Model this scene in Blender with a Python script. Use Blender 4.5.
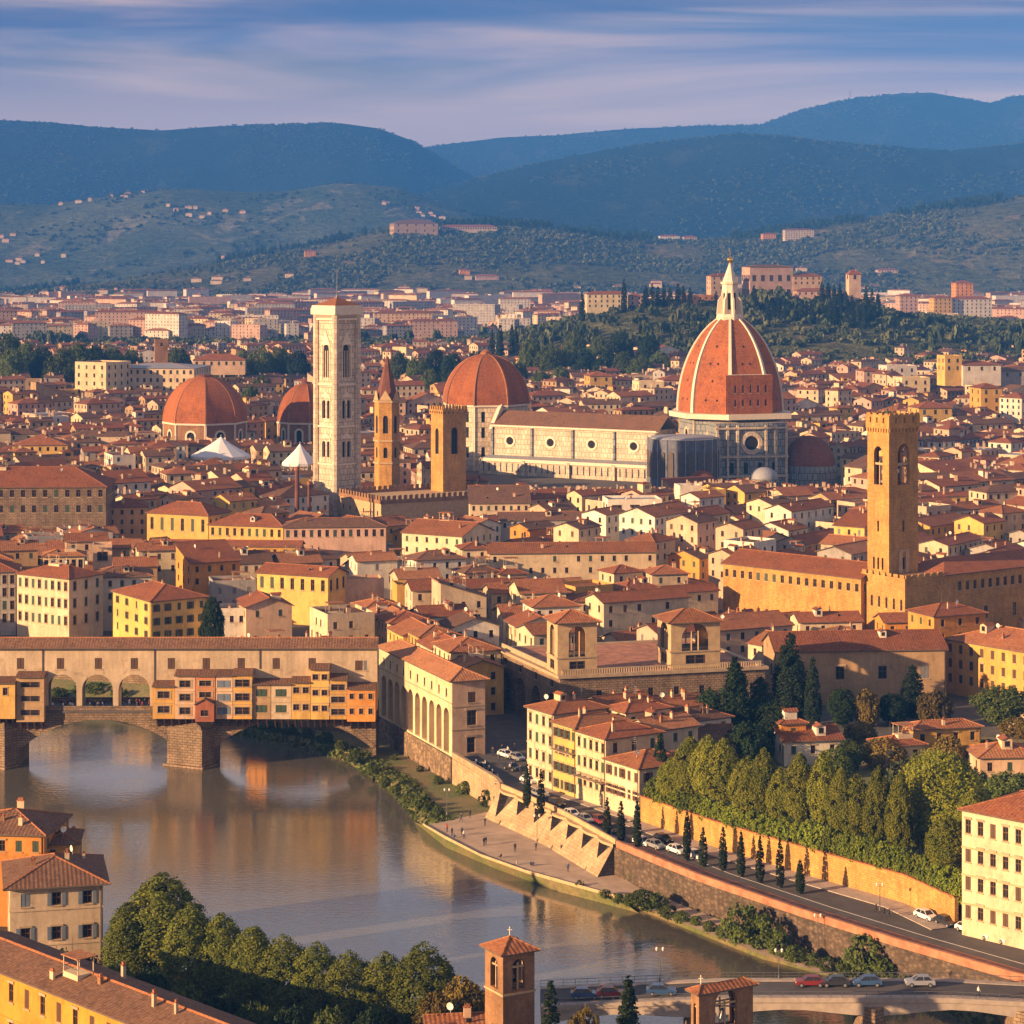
import bpy, math, random
import numpy as np
from mathutils import Vector, Matrix
R = math.radians
rnd = random.Random(7)
scene = bpy.context.scene
for o in list(bpy.data.objects): bpy.data.objects.remove(o)
COL = scene.collection

# ------------------------------------------------------------------ camera, sky, sun, exposure
F, HC, YH = 2400.0, 105.0, 250.0          # focal length in px, camera height, horizon row
cd = bpy.data.cameras.new("camera"); cam = bpy.data.objects.new("camera", cd); COL.objects.link(cam)
cam.location = (0, 0, HC); cam.rotation_euler = (R(90), 0, 0)
cd.sensor_width = 36; cd.lens = F / 1024 * 36; cd.shift_y = -(512 - YH) / 1024
cd.clip_start = 1; cd.clip_end = 60000
scene.camera = cam
SUN_AZ, SUN_EL = R(242), R(14)
W = bpy.data.worlds.new("World"); scene.world = W; W.use_nodes = True
nt = W.node_tree; nt.nodes.clear()
def N(t, tree=None, **kw):
    n = (tree or nt).nodes.new(t)
    for k, v in kw.items(): setattr(n, k, v)
    return n
wout = N('ShaderNodeOutputWorld'); bg = N('ShaderNodeBackground'); bg.inputs[1].default_value = 0.042
sky = N('ShaderNodeTexSky', sky_type='NISHITA', sun_disc=False)
sky.sun_elevation = SUN_EL; sky.sun_rotation = SUN_AZ; sky.air_density = 1.4; sky.dust_density = 1.2; sky.ozone_density = 3.0
tc = N('ShaderNodeTexCoord')
def cloud_mask(scale, loc, nscale, detail, lo, hi, dist=0.0):
    mp = N('ShaderNodeMapping'); mp.inputs['Scale'].default_value = scale; mp.inputs['Location'].default_value = loc
    nz = N('ShaderNodeTexNoise'); nz.inputs['Scale'].default_value = nscale; nz.inputs['Detail'].default_value = detail
    nz.inputs['Roughness'].default_value = 0.55; nz.inputs['Distortion'].default_value = dist
    mr = N('ShaderNodeMapRange', interpolation_type='SMOOTHSTEP'); mr.inputs[1].default_value = lo; mr.inputs[2].default_value = hi
    nt.links.new(tc.outputs['Generated'], mp.inputs[0]); nt.links.new(mp.outputs[0], nz.inputs[0]); nt.links.new(nz.outputs[0], mr.inputs[0])
    return mr.outputs[0]
def wmix(fac, a, b, blend='MIX'):
    m = N('ShaderNodeMix', data_type='RGBA', blend_type=blend)
    if isinstance(fac, float): m.inputs[0].default_value = fac
    else: nt.links.new(fac, m.inputs[0])
    for s, v in ((6, a), (7, b)):
        if isinstance(v, tuple): m.inputs[s].default_value = (*v, 1)
        else: nt.links.new(v, m.inputs[s])
    return m.outputs[2]
sp = N('ShaderNodeSeparateXYZ'); nt.links.new(tc.outputs['Generated'], sp.inputs[0])
def zramp(lo, hi, a, b):
    mr = N('ShaderNodeMapRange', interpolation_type='SMOOTHSTEP'); nt.links.new(sp.outputs[2], mr.inputs[0])
    for i, v in enumerate((lo, hi, a, b)): mr.inputs[i + 1].default_value = v
    return mr.outputs[0]
def wmath(op, a, b):
    m = N('ShaderNodeMath', operation=op)
    for i, v in enumerate((a, b)):
        if isinstance(v, float): m.inputs[i].default_value = v
        else: nt.links.new(v, m.inputs[i])
    return m.outputs[0]
c0 = wmix(1.0, sky.outputs[0], (0.46, 0.46, 0.60), 'MULTIPLY')
low = zramp(.11, .22, 1.0, 0.0)                                   # low stratus towards the horizon, bright unseen band above it added to silver the river
c0 = wmix(wmath('MULTIPLY', zramp(.10, .18, 0.0, .85), zramp(.36, .60, 1.0, .30)), c0, (10.0, 8.3, 7.8))
veil = cloud_mask((1, 1, 9), (0, 0, 3.1), 2.4, 3, 0.30, 0.62)
pink = cloud_mask((1, 1, 11), (2.0, 0.4, 0.75), 2.4, 5, 0.375, 0.60, 0.7)
dark = cloud_mask((1, 1, 17), (5.2, 1.1, 8.3), 2.6, 4, 0.50, 0.68, 0.4)
c1 = wmix(wmath('MULTIPLY', veil, low), c0, (1.4, 1.8, 3.3))
c2 = wmix(wmath('MULTIPLY', pink, low), c1, (10.8, 6.6, 4.6))
c2 = wmix(zramp(.052, .088, .62, 0.0), c2, (12.0, 7.4, 5.2))          # paler pink towards the hills
c3 = wmix(wmath('MULTIPLY', wmath('MULTIPLY', dark, .8), zramp(.066, .085, 0.0, 1.0)), c2, (.6, .9, 2.4))
nt.links.new(c3, bg.inputs[0]); nt.links.new(bg.outputs[0], wout.inputs[0])

sl = bpy.data.lights.new("sun", 'SUN'); sl.energy = 5.0; sl.angle = R(0.5); sl.color = (1.0, 0.61, 0.30)
so = bpy.data.objects.new("sun", sl); COL.objects.link(so)
SV = Vector((math.sin(SUN_AZ) * math.cos(SUN_EL), math.cos(SUN_AZ) * math.cos(SUN_EL), math.sin(SUN_EL)))
so.rotation_euler = (-SV).to_track_quat('-Z', 'Y').to_euler(); so.location = (-300, -150, 400)
scene.view_settings.view_transform = 'Standard'; scene.view_settings.look = 'None'
scene.view_settings.exposure = 1.35; scene.view_settings.gamma = 1.0; scene.view_settings.use_curve_mapping = False
cy = scene.cycles
scene.render.engine = 'CYCLES'
cy.use_denoising = True; cy.max_bounces = 6; cy.diffuse_bounces = 3; cy.glossy_bounces = 3; cy.transmission_bounces = 3
cy.volume_bounces = 1; cy.use_adaptive_sampling = True; cy.adaptive_threshold = 0.015
cy.sample_clamp_indirect = 6.0; cy.caustics_reflective = False; cy.caustics_refractive = False

# ------------------------------------------------------------------ photograph -> place
def X_(px, Y): return (px - 512.0) * Y / F
def Z_(py, Y): return HC - (py - YH) * Y / F
def G(px, py, z=0.0):
    Y = F * (HC - z) / (py - YH); return Vector((X_(px, Y), Y, z))
def PX(p): return 512 + p[0] * F / p[1], YH + (HC - p[2]) * F / p[1]

# ------------------------------------------------------------------ materials
MATS = {}
def _m(name):
    m = bpy.data.materials.new(name); m.use_nodes = True; MATS[name] = m
    t = m.node_tree; b = t.nodes['Principled BSDF']; return m, t, b
def _link(t, a, b): t.links.new(a, b)
def _noise(t, vec, scale, detail=3, rough=0.55, dist=0.0):
    n = N('ShaderNodeTexNoise', t); n.inputs['Scale'].default_value = scale; n.inputs['Detail'].default_value = detail
    n.inputs['Roughness'].default_value = rough; n.inputs['Distortion'].default_value = dist
    if vec is not None: _link(t, vec, n.inputs['Vector'])
    return n.outputs[0]
def _range(t, v, a, b, c, d):
    n = N('ShaderNodeMapRange', t); n.inputs[1].default_value = a; n.inputs[2].default_value = b
    n.inputs[3].default_value = c; n.inputs[4].default_value = d; _link(t, v, n.inputs[0]); return n.outputs[0]
def _math(t, op, a, b):
    n = N('ShaderNodeMath', t, operation=op)
    for i, v in enumerate((a, b)):
        if isinstance(v, (int, float)): n.inputs[i].default_value = v
        else: _link(t, v, n.inputs[i])
    return n.outputs[0]
def _mul(t, col, val):
    n = N('ShaderNodeVectorMath', t, operation='SCALE')
    if isinstance(col, tuple): n.inputs[0].default_value = col
    else: _link(t, col, n.inputs[0])
    _link(t, val, n.inputs['Scale']); return n.outputs[0]
def _mix(t, fac, a, b):
    m = N('ShaderNodeMix', t, data_type='RGBA')
    if isinstance(fac, (int, float)): m.inputs[0].default_value = fac
    else: _link(t, fac, m.inputs[0])
    for s, v in ((6, a), (7, b)):
        if isinstance(v, tuple): m.inputs[s].default_value = (*v[:3], 1)
        else: _link(t, v, m.inputs[s])
    return m.outputs[2]
def _bump(t, b, h, strength, dist):
    n = N('ShaderNodeBump', t); n.inputs['Strength'].default_value = strength; n.inputs['Distance'].default_value = dist
    _link(t, h, n.inputs['Height']); _link(t, n.outputs[0], b.inputs['Normal'])
def _map(t, vec, sc):
    n = N('ShaderNodeMapping', t); n.inputs['Scale'].default_value = sc; _link(t, vec, n.inputs[0]); return n.outputs[0]

def plaster(name, c, dirt=0.55, rough=0.85):
    m, t, b = _m(name); tcn = N('ShaderNodeTexCoord', t); oi = N('ShaderNodeObjectInfo', t); ge = N('ShaderNodeNewGeometry', t)
    pos = ge.outputs['Position']
    big = _range(t, _noise(t, pos, 0.16, 3), 0.3, 0.7, 0.80, 1.12)
    strk = _range(t, _noise(t, _map(t, pos, (1.4, 1.4, 0.18)), 1.0, 4, 0.7), 0.35, 0.65, 1.06, 0.86)
    fine = _range(t, _noise(t, pos, 1.7, 4, 0.7), 0.3, 0.7, 0.90, 1.08)
    ob = _range(t, oi.outputs['Random'], 0, 1, 0.88, 1.10)
    v = _math(t, 'MULTIPLY', _math(t, 'MULTIPLY', big, strk), _math(t, 'MULTIPLY', fine, ob))
    c2 = (c[0] * dirt, c[1] * dirt * 0.93, c[2] * dirt * 0.88)
    pat = _range(t, _noise(t, pos, 0.42, 5, 0.65, 0.6), 0.56, 0.72, 0.0, 0.65)
    col = _mul(t, _mix(t, pat, c, c2), v)
    _link(t, col, b.inputs['Base Color']); b.inputs['Roughness'].default_value = rough
    b.inputs['Specular IOR Level'].default_value = 0.2
    _bump(t, b, fine, 0.25, 0.05); return m
def tiles(name, c, c2, c3):
    m, t, b = _m(name); uv = N('ShaderNodeUVMap', t); oi = N('ShaderNodeObjectInfo', t)
    u = uv.outputs[0]; sp = N('ShaderNodeSeparateXYZ', t); _link(t, u, sp.inputs[0])
    col_w = _math(t, 'SINE', _math(t, 'MULTIPLY', sp.outputs[0], 2 * math.pi / 0.62), 0)
    row = _math(t, 'FRACT', _math(t, 'MULTIPLY', sp.outputs[1], 1 / 0.75), 0)
    hgt = _math(t, 'ADD', _math(t, 'MULTIPLY', col_w, 0.5), _math(t, 'MULTIPLY', row, -0.35))
    vv = N('ShaderNodeTexVoronoi', t); vv.inputs['Scale'].default_value = 1.0; _link(t, _map(t, u, (1.6, 1.35, 1)), vv.inputs['Vector'])
    sep = N('ShaderNodeSeparateColor', t); _link(t, vv.outputs['Color'], sep.inputs[0])
    a = _mix(t, _range(t, _noise(t, u, 0.16, 4, 0.65), 0.38, 0.64, 0, 1), c, c2)
    a = _mix(t, _math(t, 'MULTIPLY', sep.outputs[0], 0.55), a, c3)
    v = _math(t, 'MULTIPLY', _range(t, _noise(t, u, 2.0, 4, 0.75), 0.3, 0.7, 0.55, 1.35), _range(t, oi.outputs['Random'], 0, 1, 0.80, 1.15))
    v = _math(t, 'MULTIPLY', v, _range(t, col_w, -1, 1, 0.88, 1.05))
    _link(t, _mul(t, a, v), b.inputs['Base Color']); b.inputs['Roughness'].default_value = 0.9
    b.inputs['Specular IOR Level'].default_value = 0.15
    _bump(t, b, hgt, 0.45, 0.08); return m
def masonry(name, c, c2, bw=1.0, bh=0.45, mortar=(0.12, 0.1, 0.08), msize=0.03, contrast=1.0, bump=0.5):
    m, t, b = _m(name); uv = N('ShaderNodeUVMap', t); ge = N('ShaderNodeNewGeometry', t)
    br = N('ShaderNodeTexBrick', t); _link(t, uv.outputs[0], br.inputs['Vector'])
    br.inputs['Color1'].default_value = (*c, 1); br.inputs['Color2'].default_value = (*c2, 1); br.inputs['Mortar'].default_value = (*mortar, 1)
    br.inputs['Scale'].default_value = 1; br.inputs['Mortar Size'].default_value = msize
    br.inputs['Brick Width'].default_value = bw; br.inputs['Row Height'].default_value = bh
    pos = ge.outputs['Position']
    v = _math(t, 'MULTIPLY', _range(t, _noise(t, pos, 0.2, 4, 0.6), 0.3, 0.7, 1 - .25 * contrast, 1 + .15 * contrast), _range(t, _noise(t, pos, 1.4, 4, 0.7), 0.3, 0.7, 0.78, 1.15))
    v = _math(t, 'MULTIPLY', v, _range(t, _noise(t, _map(t, pos, (1, 1, .15)), 0.9, 4, 0.7), 0.35, 0.65, 1.08, 0.82))
    _link(t, _mul(t, br.outputs['Color'], v), b.inputs['Base Color']); b.inputs['Roughness'].default_value = 0.88
    b.inputs['Specular IOR Level'].default_value = 0.2
    _bump(t, b, _noise(t, pos, 2.2, 4, 0.7), bump, 0.12); return m
def rubble(name, c, c2, c3, size=.8):
    m, t, b = _m(name); uv = N('ShaderNodeUVMap', t); ge = N('ShaderNodeNewGeometry', t); pos = ge.outputs['Position']
    vo = N('ShaderNodeTexVoronoi', t); vo.inputs['Scale'].default_value = 1 / size; vo.inputs['Randomness'].default_value = 1; _link(t, _map(t, uv.outputs[0], (1, 1.5, 1)), vo.inputs['Vector'])
    sp = N('ShaderNodeSeparateColor', t); _link(t, vo.outputs['Color'], sp.inputs[0]); a = _mix(t, sp.outputs[0], c, c2); a = _mix(t, _range(t, _noise(t, pos, .25, 5, .7), .5, .66, 0, .8), a, c3)
    v = _math(t, 'MULTIPLY', _range(t, vo.outputs['Distance'], .1, .6, 1.1, .6), _range(t, _noise(t, _map(t, pos, (1, 1, .2)), .8, 4, .7), .35, .65, 1.15, .75)); _link(t, _mul(t, a, v), b.inputs['Base Color']); b.inputs['Roughness'].default_value = .9; b.inputs['Specular IOR Level'].default_value = .2
    _bump(t, b, _math(t, 'MULTIPLY', vo.outputs['Distance'], -1), .8, .2); return m
def plain(name, c, rough=0.6, metal=0.0, var=0.15, nscale=0.8, spec=0.3):
    m, t, b = _m(name); ge = N('ShaderNodeNewGeometry', t)
    v = _range(t, _noise(t, ge.outputs['Position'], nscale, 4, 0.65), 0.3, 0.7, 1 - var, 1 + var)
    _link(t, _mul(t, tuple(c), v), b.inputs['Base Color']); b.inputs['Roughness'].default_value = rough
    b.inputs['Metallic'].default_value = metal; b.inputs['Specular IOR Level'].default_value = spec; return m
def foliage(name, c, c2, trans=0.25, nscale=0.35, obvar=0.36):
    m, t, b = _m(name); oi = N('ShaderNodeObjectInfo', t); ge = N('ShaderNodeNewGeometry', t)
    n = _range(t, _noise(t, ge.outputs['Position'], nscale, 3, 0.6), 0.35, 0.65, 0, 1)
    isl = _range(t, ge.outputs['Random Per Island'], 0, 1, 0.65, 1.35)
    v = _math(t, 'MULTIPLY', isl, _range(t, oi.outputs['Random'], 0, 1, 1 - obvar, 1 + obvar))
    col = _mul(t, _mix(t, n, c, c2), v)
    _link(t, col, b.inputs['Base Color']); b.inputs['Roughness'].default_value = 0.75; b.inputs['Specular IOR Level'].default_value = 0.15
    tr = N('ShaderNodeBsdfTranslucent', t); _link(t, _mul(t, col, _range(t, isl, 0, 2, 1.2, 1.2)), tr.inputs[0])
    ms = N('ShaderNodeMixShader', t); ms.inputs[0].default_value = trans
    _link(t, b.outputs[0], ms.inputs[1]); _link(t, tr.outputs[0], ms.inputs[2]); _link(t, ms.outputs[0], t.nodes['Material Output'].inputs[0]); return m

for n_, c_ in dict(cream=(.60, .47, .31), ochre=(.56, .32, .08), yellow=(.60, .38, .11), peach=(.57, .39, .26), pink=(.52, .34, .26), white=(.66, .59, .49),
                   grey=(.36, .33, .30), orange=(.58, .25, .055), beige=(.50, .39, .27), tan=(.42, .28, .15), lemon=(.64, .52, .32), coral=(.50, .20, .09), rose=(.34, .12, .07), amber=(.52, .25, .035)).items():
    plaster(n_, c_)
tiles('terracotta', (.31, .115, .046), (.215, .080, .040), (.38, .175, .085))
tiles('rust', (.255, .085, .038), (.175, .064, .036), (.33, .135, .062))
tiles('clay', (.36, .155, .066), (.255, .105, .048), (.42, .21, .11))
tiles('umber', (.155, .082, .050), (.110, .060, .040), (.23, .13, .080))
tiles('dome_tile', (.35, .108, .034), (.20, .065, .028), (.42, .16, .06))
masonry('gold_stone', (.54, .30, .085), (.45, .24, .07), .9, .4, (.25, .15, .06), .03)
masonry('brown_stone', (.27, .19, .12), (.20, .145, .095), 1.3, .55, (.07, .05, .04), .05, 1.2, .8)
masonry('dark_shade_stone', (.10, .082, .068), (.075, .063, .055), 1.3, .6, (.04, .035, .03), .05)
masonry('wall_stone', (.30, .205, .13), (.22, .155, .10), 1.1, .5, (.10, .075, .05), .06, 1.2, .8)
masonry('brick', (.33, .17, .08), (.27, .13, .06), .5, .22, (.22, .15, .09), .03)
masonry('old_brick', (.22, .085, .055), (.17, .07, .05), .8, .35, (.10, .06, .05), .04)
masonry('marble', (.68, .58, .44), (.56, .45, .34), 1.9, 2.3, (.18, .20, .15), .10, .8, .1)
masonry('marble_fine', (.64, .54, .40), (.54, .42, .33), 1.5, 2.0, (.25, .25, .20), .08, .8, .1)
masonry('marble_grey_shade', (.30, .30, .30), (.22, .24, .25), 2.2, 3.0, (.06, .08, .075), .14, .7, .1)  # grey strips and panels; on drum and transept it colours in their shade
masonry('quay_block', (.47, .34, .20), (.38, .27, .16), 1.5, .62, (.24, .17, .10), .03, 1.2, .6)
rubble('rubble_stone', (.16, .115, .082), (.10, .076, .058), (.075, .075, .04), .9)
rubble('quay_stone', (.34, .235, .15), (.22, .155, .10), (.15, .12, .08), 1.1)
plain('white_stone', (.66, .57, .44), .7, var=.12); plain('trim_stone', (.36, .27, .17), .8, var=.2); plain('dark_trim', (.11, .085, .065), .8)
plain('sand_stone', (.44, .31, .17), .85, var=.18)
plain('glass', (.018, .018, .020), .12, 0, .3, 2, .5); plain('dark_open', (.015, .012, .010), .9)
plain('green_shutter', (.045, .070, .045), .6); plain('brown_shutter', (.085, .048, .028), .6); plain('grey_shutter', (.17, .17, .18), .6); plain('blue_shutter', (.13, .165, .22), .6)
plain('wood', (.12, .06, .03), .6); plain('canvas', (.74, .73, .72), .8, var=.06); plain('metal', (.16, .16, .17), .45, .6); plain('gold', (.85, .55, .12), .25, 1.0)
plain('lead', (.27, .28, .31), .6); plain('scaffold', (.115, .125, .16), .8, var=.3, nscale=.5); plain('concrete', (.36, .30, .25), .85, var=.2); plain('asphalt', (.085, .078, .074), .9, var=.25, nscale=.3)
plain('terra_path', (.36, .165, .095), .9, var=.38, nscale=.5); plain('sand', (.40, .30, .215), .95, var=.22, nscale=.25); plain('pot', (.34, .13, .06), .8); plain('aluminium', (.45, .46, .48), .4, .7)
plain('soil', (.075, .058, .04), .95, var=.3, nscale=.2); plain('line_white', (.62, .60, .56), .8)
plain('paint_white', (.70, .69, .67), .25, 0, .03, .2, .5); plain('paint_dark', (.025, .026, .03), .25, 0, .03, .2, .5); plain('paint_silver', (.38, .39, .41), .3, .5, .03, .2, .5)
plain('paint_blue', (.03, .075, .18), .25, 0, .03, .2, .5); plain('paint_red', (.17, .018, .015), .3, 0, .03, .2, .5); plain('rubber', (.018, .018, .018), .85)
plain('lamp_glass', (.7, .68, .6), .2); plain('skin', (.42, .25, .17), .6); plain('hair', (.03, .02, .015), .7); plain('cloth_dark', (.03, .032, .045), .9); plain('cloth_white', (.60, .58, .55), .9)
plain('cloth_red', (.30, .05, .04), .9); plain('cloth_blue', (.06, .10, .20), .9); plain('bark', (.055, .038, .026), .95, var=.3, nscale=2)
foliage('plane_leaf', (.185, .190, .020), (.110, .135, .017)); foliage('dark_leaf', (.026, .050, .016), (.016, .034, .013)); foliage('cypress_leaf', (.024, .040, .013), (.014, .027, .010), .15)
foliage('mid_leaf', (.100, .130, .026), (.065, .092, .020)); foliage('olive_leaf', (.085, .098, .040), (.055, .072, .030), .2); foliage('autumn_leaf', (.155, .115, .022), (.105, .080, .018))
foliage('hedge_leaf', (.17, .205, .020), (.11, .155, .018)); foliage('grass_leaf', (.085, .105, .022), (.055, .078, .018), .3); foliage('shade_leaf', (.155, .175, .028), (.100, .130, .024))  # the last green serves the riverside crowns
foliage('far_leaf', (.062, .080, .022), (.038, .056, .018), .1, .02, 0); foliage('far_olive', (.125, .130, .050), (.080, .098, .036), .1, .02, 0)
def _ground():
    m, t, b = _m('city_ground'); ge = N('ShaderNodeNewGeometry', t); pos = ge.outputs['Position']
    n = _range(t, _noise(t, pos, 0.01, 5, .6), .4, .6, 0, 1)
    _link(t, _mul(t, _mix(t, n, (.10, .085, .07), (.075, .07, .06)), _range(t, _noise(t, pos, .4, 3), .3, .7, .75, 1.2)), b.inputs['Base Color']); b.inputs['Roughness'].default_value = .95
    m, t, b = _m('grass_ground'); ge = N('ShaderNodeNewGeometry', t); pos = ge.outputs['Position']
    n = _range(t, _noise(t, pos, 0.09, 5, .6), .42, .62, 0, 1)
    _link(t, _mul(t, _mix(t, n, (.10, .125, .030), (.18, .14, .06)), _range(t, _noise(t, pos, 1.3, 4, .7), .3, .7, .7, 1.25)), b.inputs['Base Color']); b.inputs['Roughness'].default_value = .95
    _bump(t, b, _noise(t, pos, 2.5, 3), .6, .2)
    for nm, ca, cb, cc, s in (('hill_olive', (.085, .095, .034), (.135, .135, .058), (.21, .17, .085), .006), ('hill_field', (.060, .090, .050), (.12, .14, .075), (.25, .23, .13), .0030),
                              ('hill_wood', (.013, .026, .016), (.022, .036, .020), (.050, .060, .032), .0020)):
        m, t, b = _m(nm); ge = N('ShaderNodeNewGeometry', t); pos = _map(t, ge.outputs['Position'], (1, .45, 1))
        n1 = _range(t, _noise(t, pos, s, 4, .6, .8), .38, .6, 0, 1); n2 = _range(t, _noise(t, pos, s * 2.3, 5, .65, .5), .56, .64, 0, .8)
        col = _mix(t, n2, _mix(t, n1, ca, cb), cc)
        fine = _noise(t, ge.outputs['Position'], .045, 5, .75)
        _link(t, _mul(t, col, _range(t, fine, .32, .68, .45, 1.5)), b.inputs['Base Color']); b.inputs['Roughness'].default_value = 1; b.inputs['Specular IOR Level'].default_value = 0
        _bump(t, b, fine, .9, 22)
    m, t, b = _m('water'); ge = N('ShaderNodeNewGeometry', t); pos = ge.outputs['Position']
    mur = _range(t, _noise(t, pos, .03, 4), .35, .65, 0, 1)
    _link(t, _mix(t, mur, (.110, .102, .076), (.086, .082, .064)), b.inputs['Base Color'])
    b.inputs['Roughness'].default_value = .07; b.inputs['IOR'].default_value = 1.9; b.inputs['Specular IOR Level'].default_value = .6
    calm = _range(t, _noise(t, _map(t, pos, (.012, .03, 1)), 1, 3), .35, .6, .25, 1.0)
    w1 = _noise(t, _map(t, pos, (.55, 1.1, 1)), 1.0, 3, .55); w2 = _noise(t, _map(t, pos, (1.6, 2.6, 1)), 1.0, 2, .5)
    hgt = _math(t, 'MULTIPLY', _math(t, 'ADD', w1, _math(t, 'MULTIPLY', w2, .35)), calm)
    _bump(t, b, hgt, .20, .26)
_ground()
# ------------------------------------------------------------------ mesh building
Zu = Vector((0, 0, 1))
class MB:
    """collects polygons; build() links them as one mesh object"""
    def __init__(s): s.v = []; s.f = []; s.m = []; s.T = None
    def face(s, pts, m=0):
        i = len(s.v)
        if s.T is not None: pts = [s.T @ Vector(p) for p in pts]
        s.v += [tuple(p) for p in pts]; s.f.append(tuple(range(i, i + len(pts)))); s.m.append(m)
    def box(s, x0, x1, y0, y1, z0, z1, m=0, skip=''):
        a = [(x0, y0, z0), (x1, y0, z0), (x1, y1, z0), (x0, y1, z0), (x0, y0, z1), (x1, y0, z1), (x1, y1, z1), (x0, y1, z1)]
        for k, q in (('f', (0, 1, 5, 4)), ('r', (1, 2, 6, 5)), ('b', (2, 3, 7, 6)), ('l', (3, 0, 4, 7)), ('t', (4, 5, 6, 7)), ('d', (3, 2, 1, 0))):
            if k not in skip: s.face([a[i] for i in q], m)
    def prism(s, poly, z0, z1, m=0, top=True, bottom=False, mt=None):
        n = len(poly)
        for i in range(n):
            a, b = poly[i], poly[(i + 1) % n]
            s.face([(a[0], a[1], z0), (b[0], b[1], z0), (b[0], b[1], z1), (a[0], a[1], z1)], m)
        if top: s.face([(p[0], p[1], z1) for p in poly], m if mt is None else mt)
        if bottom: s.face([(p[0], p[1], z0) for p in reversed(poly)], m)
    def frustum(s, c, r0, r1, z0, z1, n=8, m=0, a0=0.0, top=True):
        A = [a0 + 2 * math.pi * i / n for i in range(n)]
        for i in range(n):
            a, b = A[i], A[i] + 2 * math.pi / n
            p = [(c[0] + r0 * math.cos(a), c[1] + r0 * math.sin(a), z0), (c[0] + r0 * math.cos(b), c[1] + r0 * math.sin(b), z0)]
            if r1 > 1e-4: p += [(c[0] + r1 * math.cos(b), c[1] + r1 * math.sin(b), z1), (c[0] + r1 * math.cos(a), c[1] + r1 * math.sin(a), z1)]
            else: p += [(c[0], c[1], z1)]
            s.face(p, m)
        if top and r1 > 1e-4: s.face([(c[0] + r1 * math.cos(a), c[1] + r1 * math.sin(a), z1) for a in A], m)
    def lathe(s, c, prof, n=16, m=0, a0=0.0):
        for (r0, z0), (r1, z1) in zip(prof, prof[1:]):
            if r0 < 1e-4: 
                for i in range(n):
                    a, b = a0 + 2 * math.pi * i / n, a0 + 2 * math.pi * (i + 1) / n
                    s.face([(c[0], c[1], z0), (c[0] + r1 * math.cos(b), c[1] + r1 * math.sin(b), z1), (c[0] + r1 * math.cos(a), c[1] + r1 * math.sin(a), z1)], m)
            else: s.frustum(c, r0, r1, z0, z1, n, m, a0, False)
    def bar(s, p, q, r0, r1=None, n=6, m=0):
        p, q = Vector(p), Vector(q); r1 = r0 if r1 is None else r1; d = (q - p).normalized()
        u = d.orthogonal().normalized(); w = d.cross(u)
        for i in range(n):
            a, b = 2 * math.pi * i / n, 2 * math.pi * (i + 1) / n
            ca, cb = u * math.cos(a) + w * math.sin(a), u * math.cos(b) + w * math.sin(b)
            s.face([p + ca * r0, p + cb * r0, q + cb * r1, q + ca * r1], m)
        s.face([q + (u * math.cos(2 * math.pi * i / n) + w * math.sin(2 * math.pi * i / n)) * r1 for i in range(n)], m)
    def mesh(s, name, mats, off=(0, 0, 0), smooth=False):
        return raw_mesh(name, np.array(s.v, dtype=np.float64).reshape(-1, 3) - np.array(tuple(off)), s.f, s.m, mats, smooth)
    def build(s, name, mats, parent=None, smooth=False):
        """vertices are in world space; a child keeps them relative to its thing's origin"""
        off = root_origin(parent) if parent is not None else (0, 0, 0)
        o = bpy.data.objects.new(name, s.mesh(name, mats, off, smooth)); COL.objects.link(o)
        if parent is not None: o.parent = parent
        return o
def raw_mesh(name, v, faces, mi, mats, smooth=False):
    me = bpy.data.meshes.new(name)
    cnt = np.array([len(f) for f in faces], dtype=np.int32); idx = np.fromiter((i for f in faces for i in f), dtype=np.int32, count=int(cnt.sum()))
    return np_mesh(me, v, cnt, idx, np.array(mi, dtype=np.int32), mats, smooth)
def np_mesh(me, v, cnt, idx, mi, mats, smooth=False, uv=True):
    st = np.concatenate(([0], np.cumsum(cnt)[:-1])).astype(np.int32)
    me.vertices.add(len(v)); me.vertices.foreach_set('co', v.astype(np.float32).ravel())
    me.loops.add(len(idx)); me.loops.foreach_set('vertex_index', idx)
    me.polygons.add(len(cnt)); me.polygons.foreach_set('loop_start', st)
    if mi is not None: me.polygons.foreach_set('material_index', mi)
    if smooth: me.polygons.foreach_set('use_smooth', np.ones(len(cnt), dtype=bool))
    if uv and len(cnt):
        p0, p1, p2 = v[idx[st]], v[idx[st + 1]], v[idx[st + 2]]
        n = np.cross(p1 - p0, p2 - p0); n /= np.maximum(np.linalg.norm(n, axis=1, keepdims=True), 1e-9)
        flat = np.abs(n[:, 2]) > .999
        u = np.stack([-n[:, 1], n[:, 0], np.zeros(len(n))], 1); u[flat] = (1, 0, 0)
        u /= np.maximum(np.linalg.norm(u, axis=1, keepdims=True), 1e-9); w = np.cross(n, u)
        rep = np.repeat(np.arange(len(cnt)), cnt); co = v[idx]
        uvs = np.stack([(co * u[rep]).sum(1), (co * w[rep]).sum(1)], 1)
        me.uv_layers.new(name='UVMap').data.foreach_set('uv', uvs.astype(np.float32).ravel())
    for m in mats: me.materials.append(MATS[m] if isinstance(m, str) else m)
    me.update(calc_edges=True); return me
def root_origin(o):
    while o.parent is not None: o = o.parent
    return o.location
def tag(o, label=None, cat=None, group=None, kind=None):
    for k, v in (('label', label), ('category', cat), ('group', group), ('kind', kind)):
        if v: o[k] = v
    return o
def build_panes(pn, root, name='window_opening'):
    for f, m in zip(pn.f, pn.m):
        q = MB(); q.face([pn.v[i] for i in f], 0); q.build(name, ['dark_open'], root)
def thing(name, loc, label=None, cat=None, group=None):
    o = bpy.data.objects.new(name, None); COL.objects.link(o); o.location = loc; o.empty_display_size = .5
    return tag(o, label, cat, group)
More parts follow.
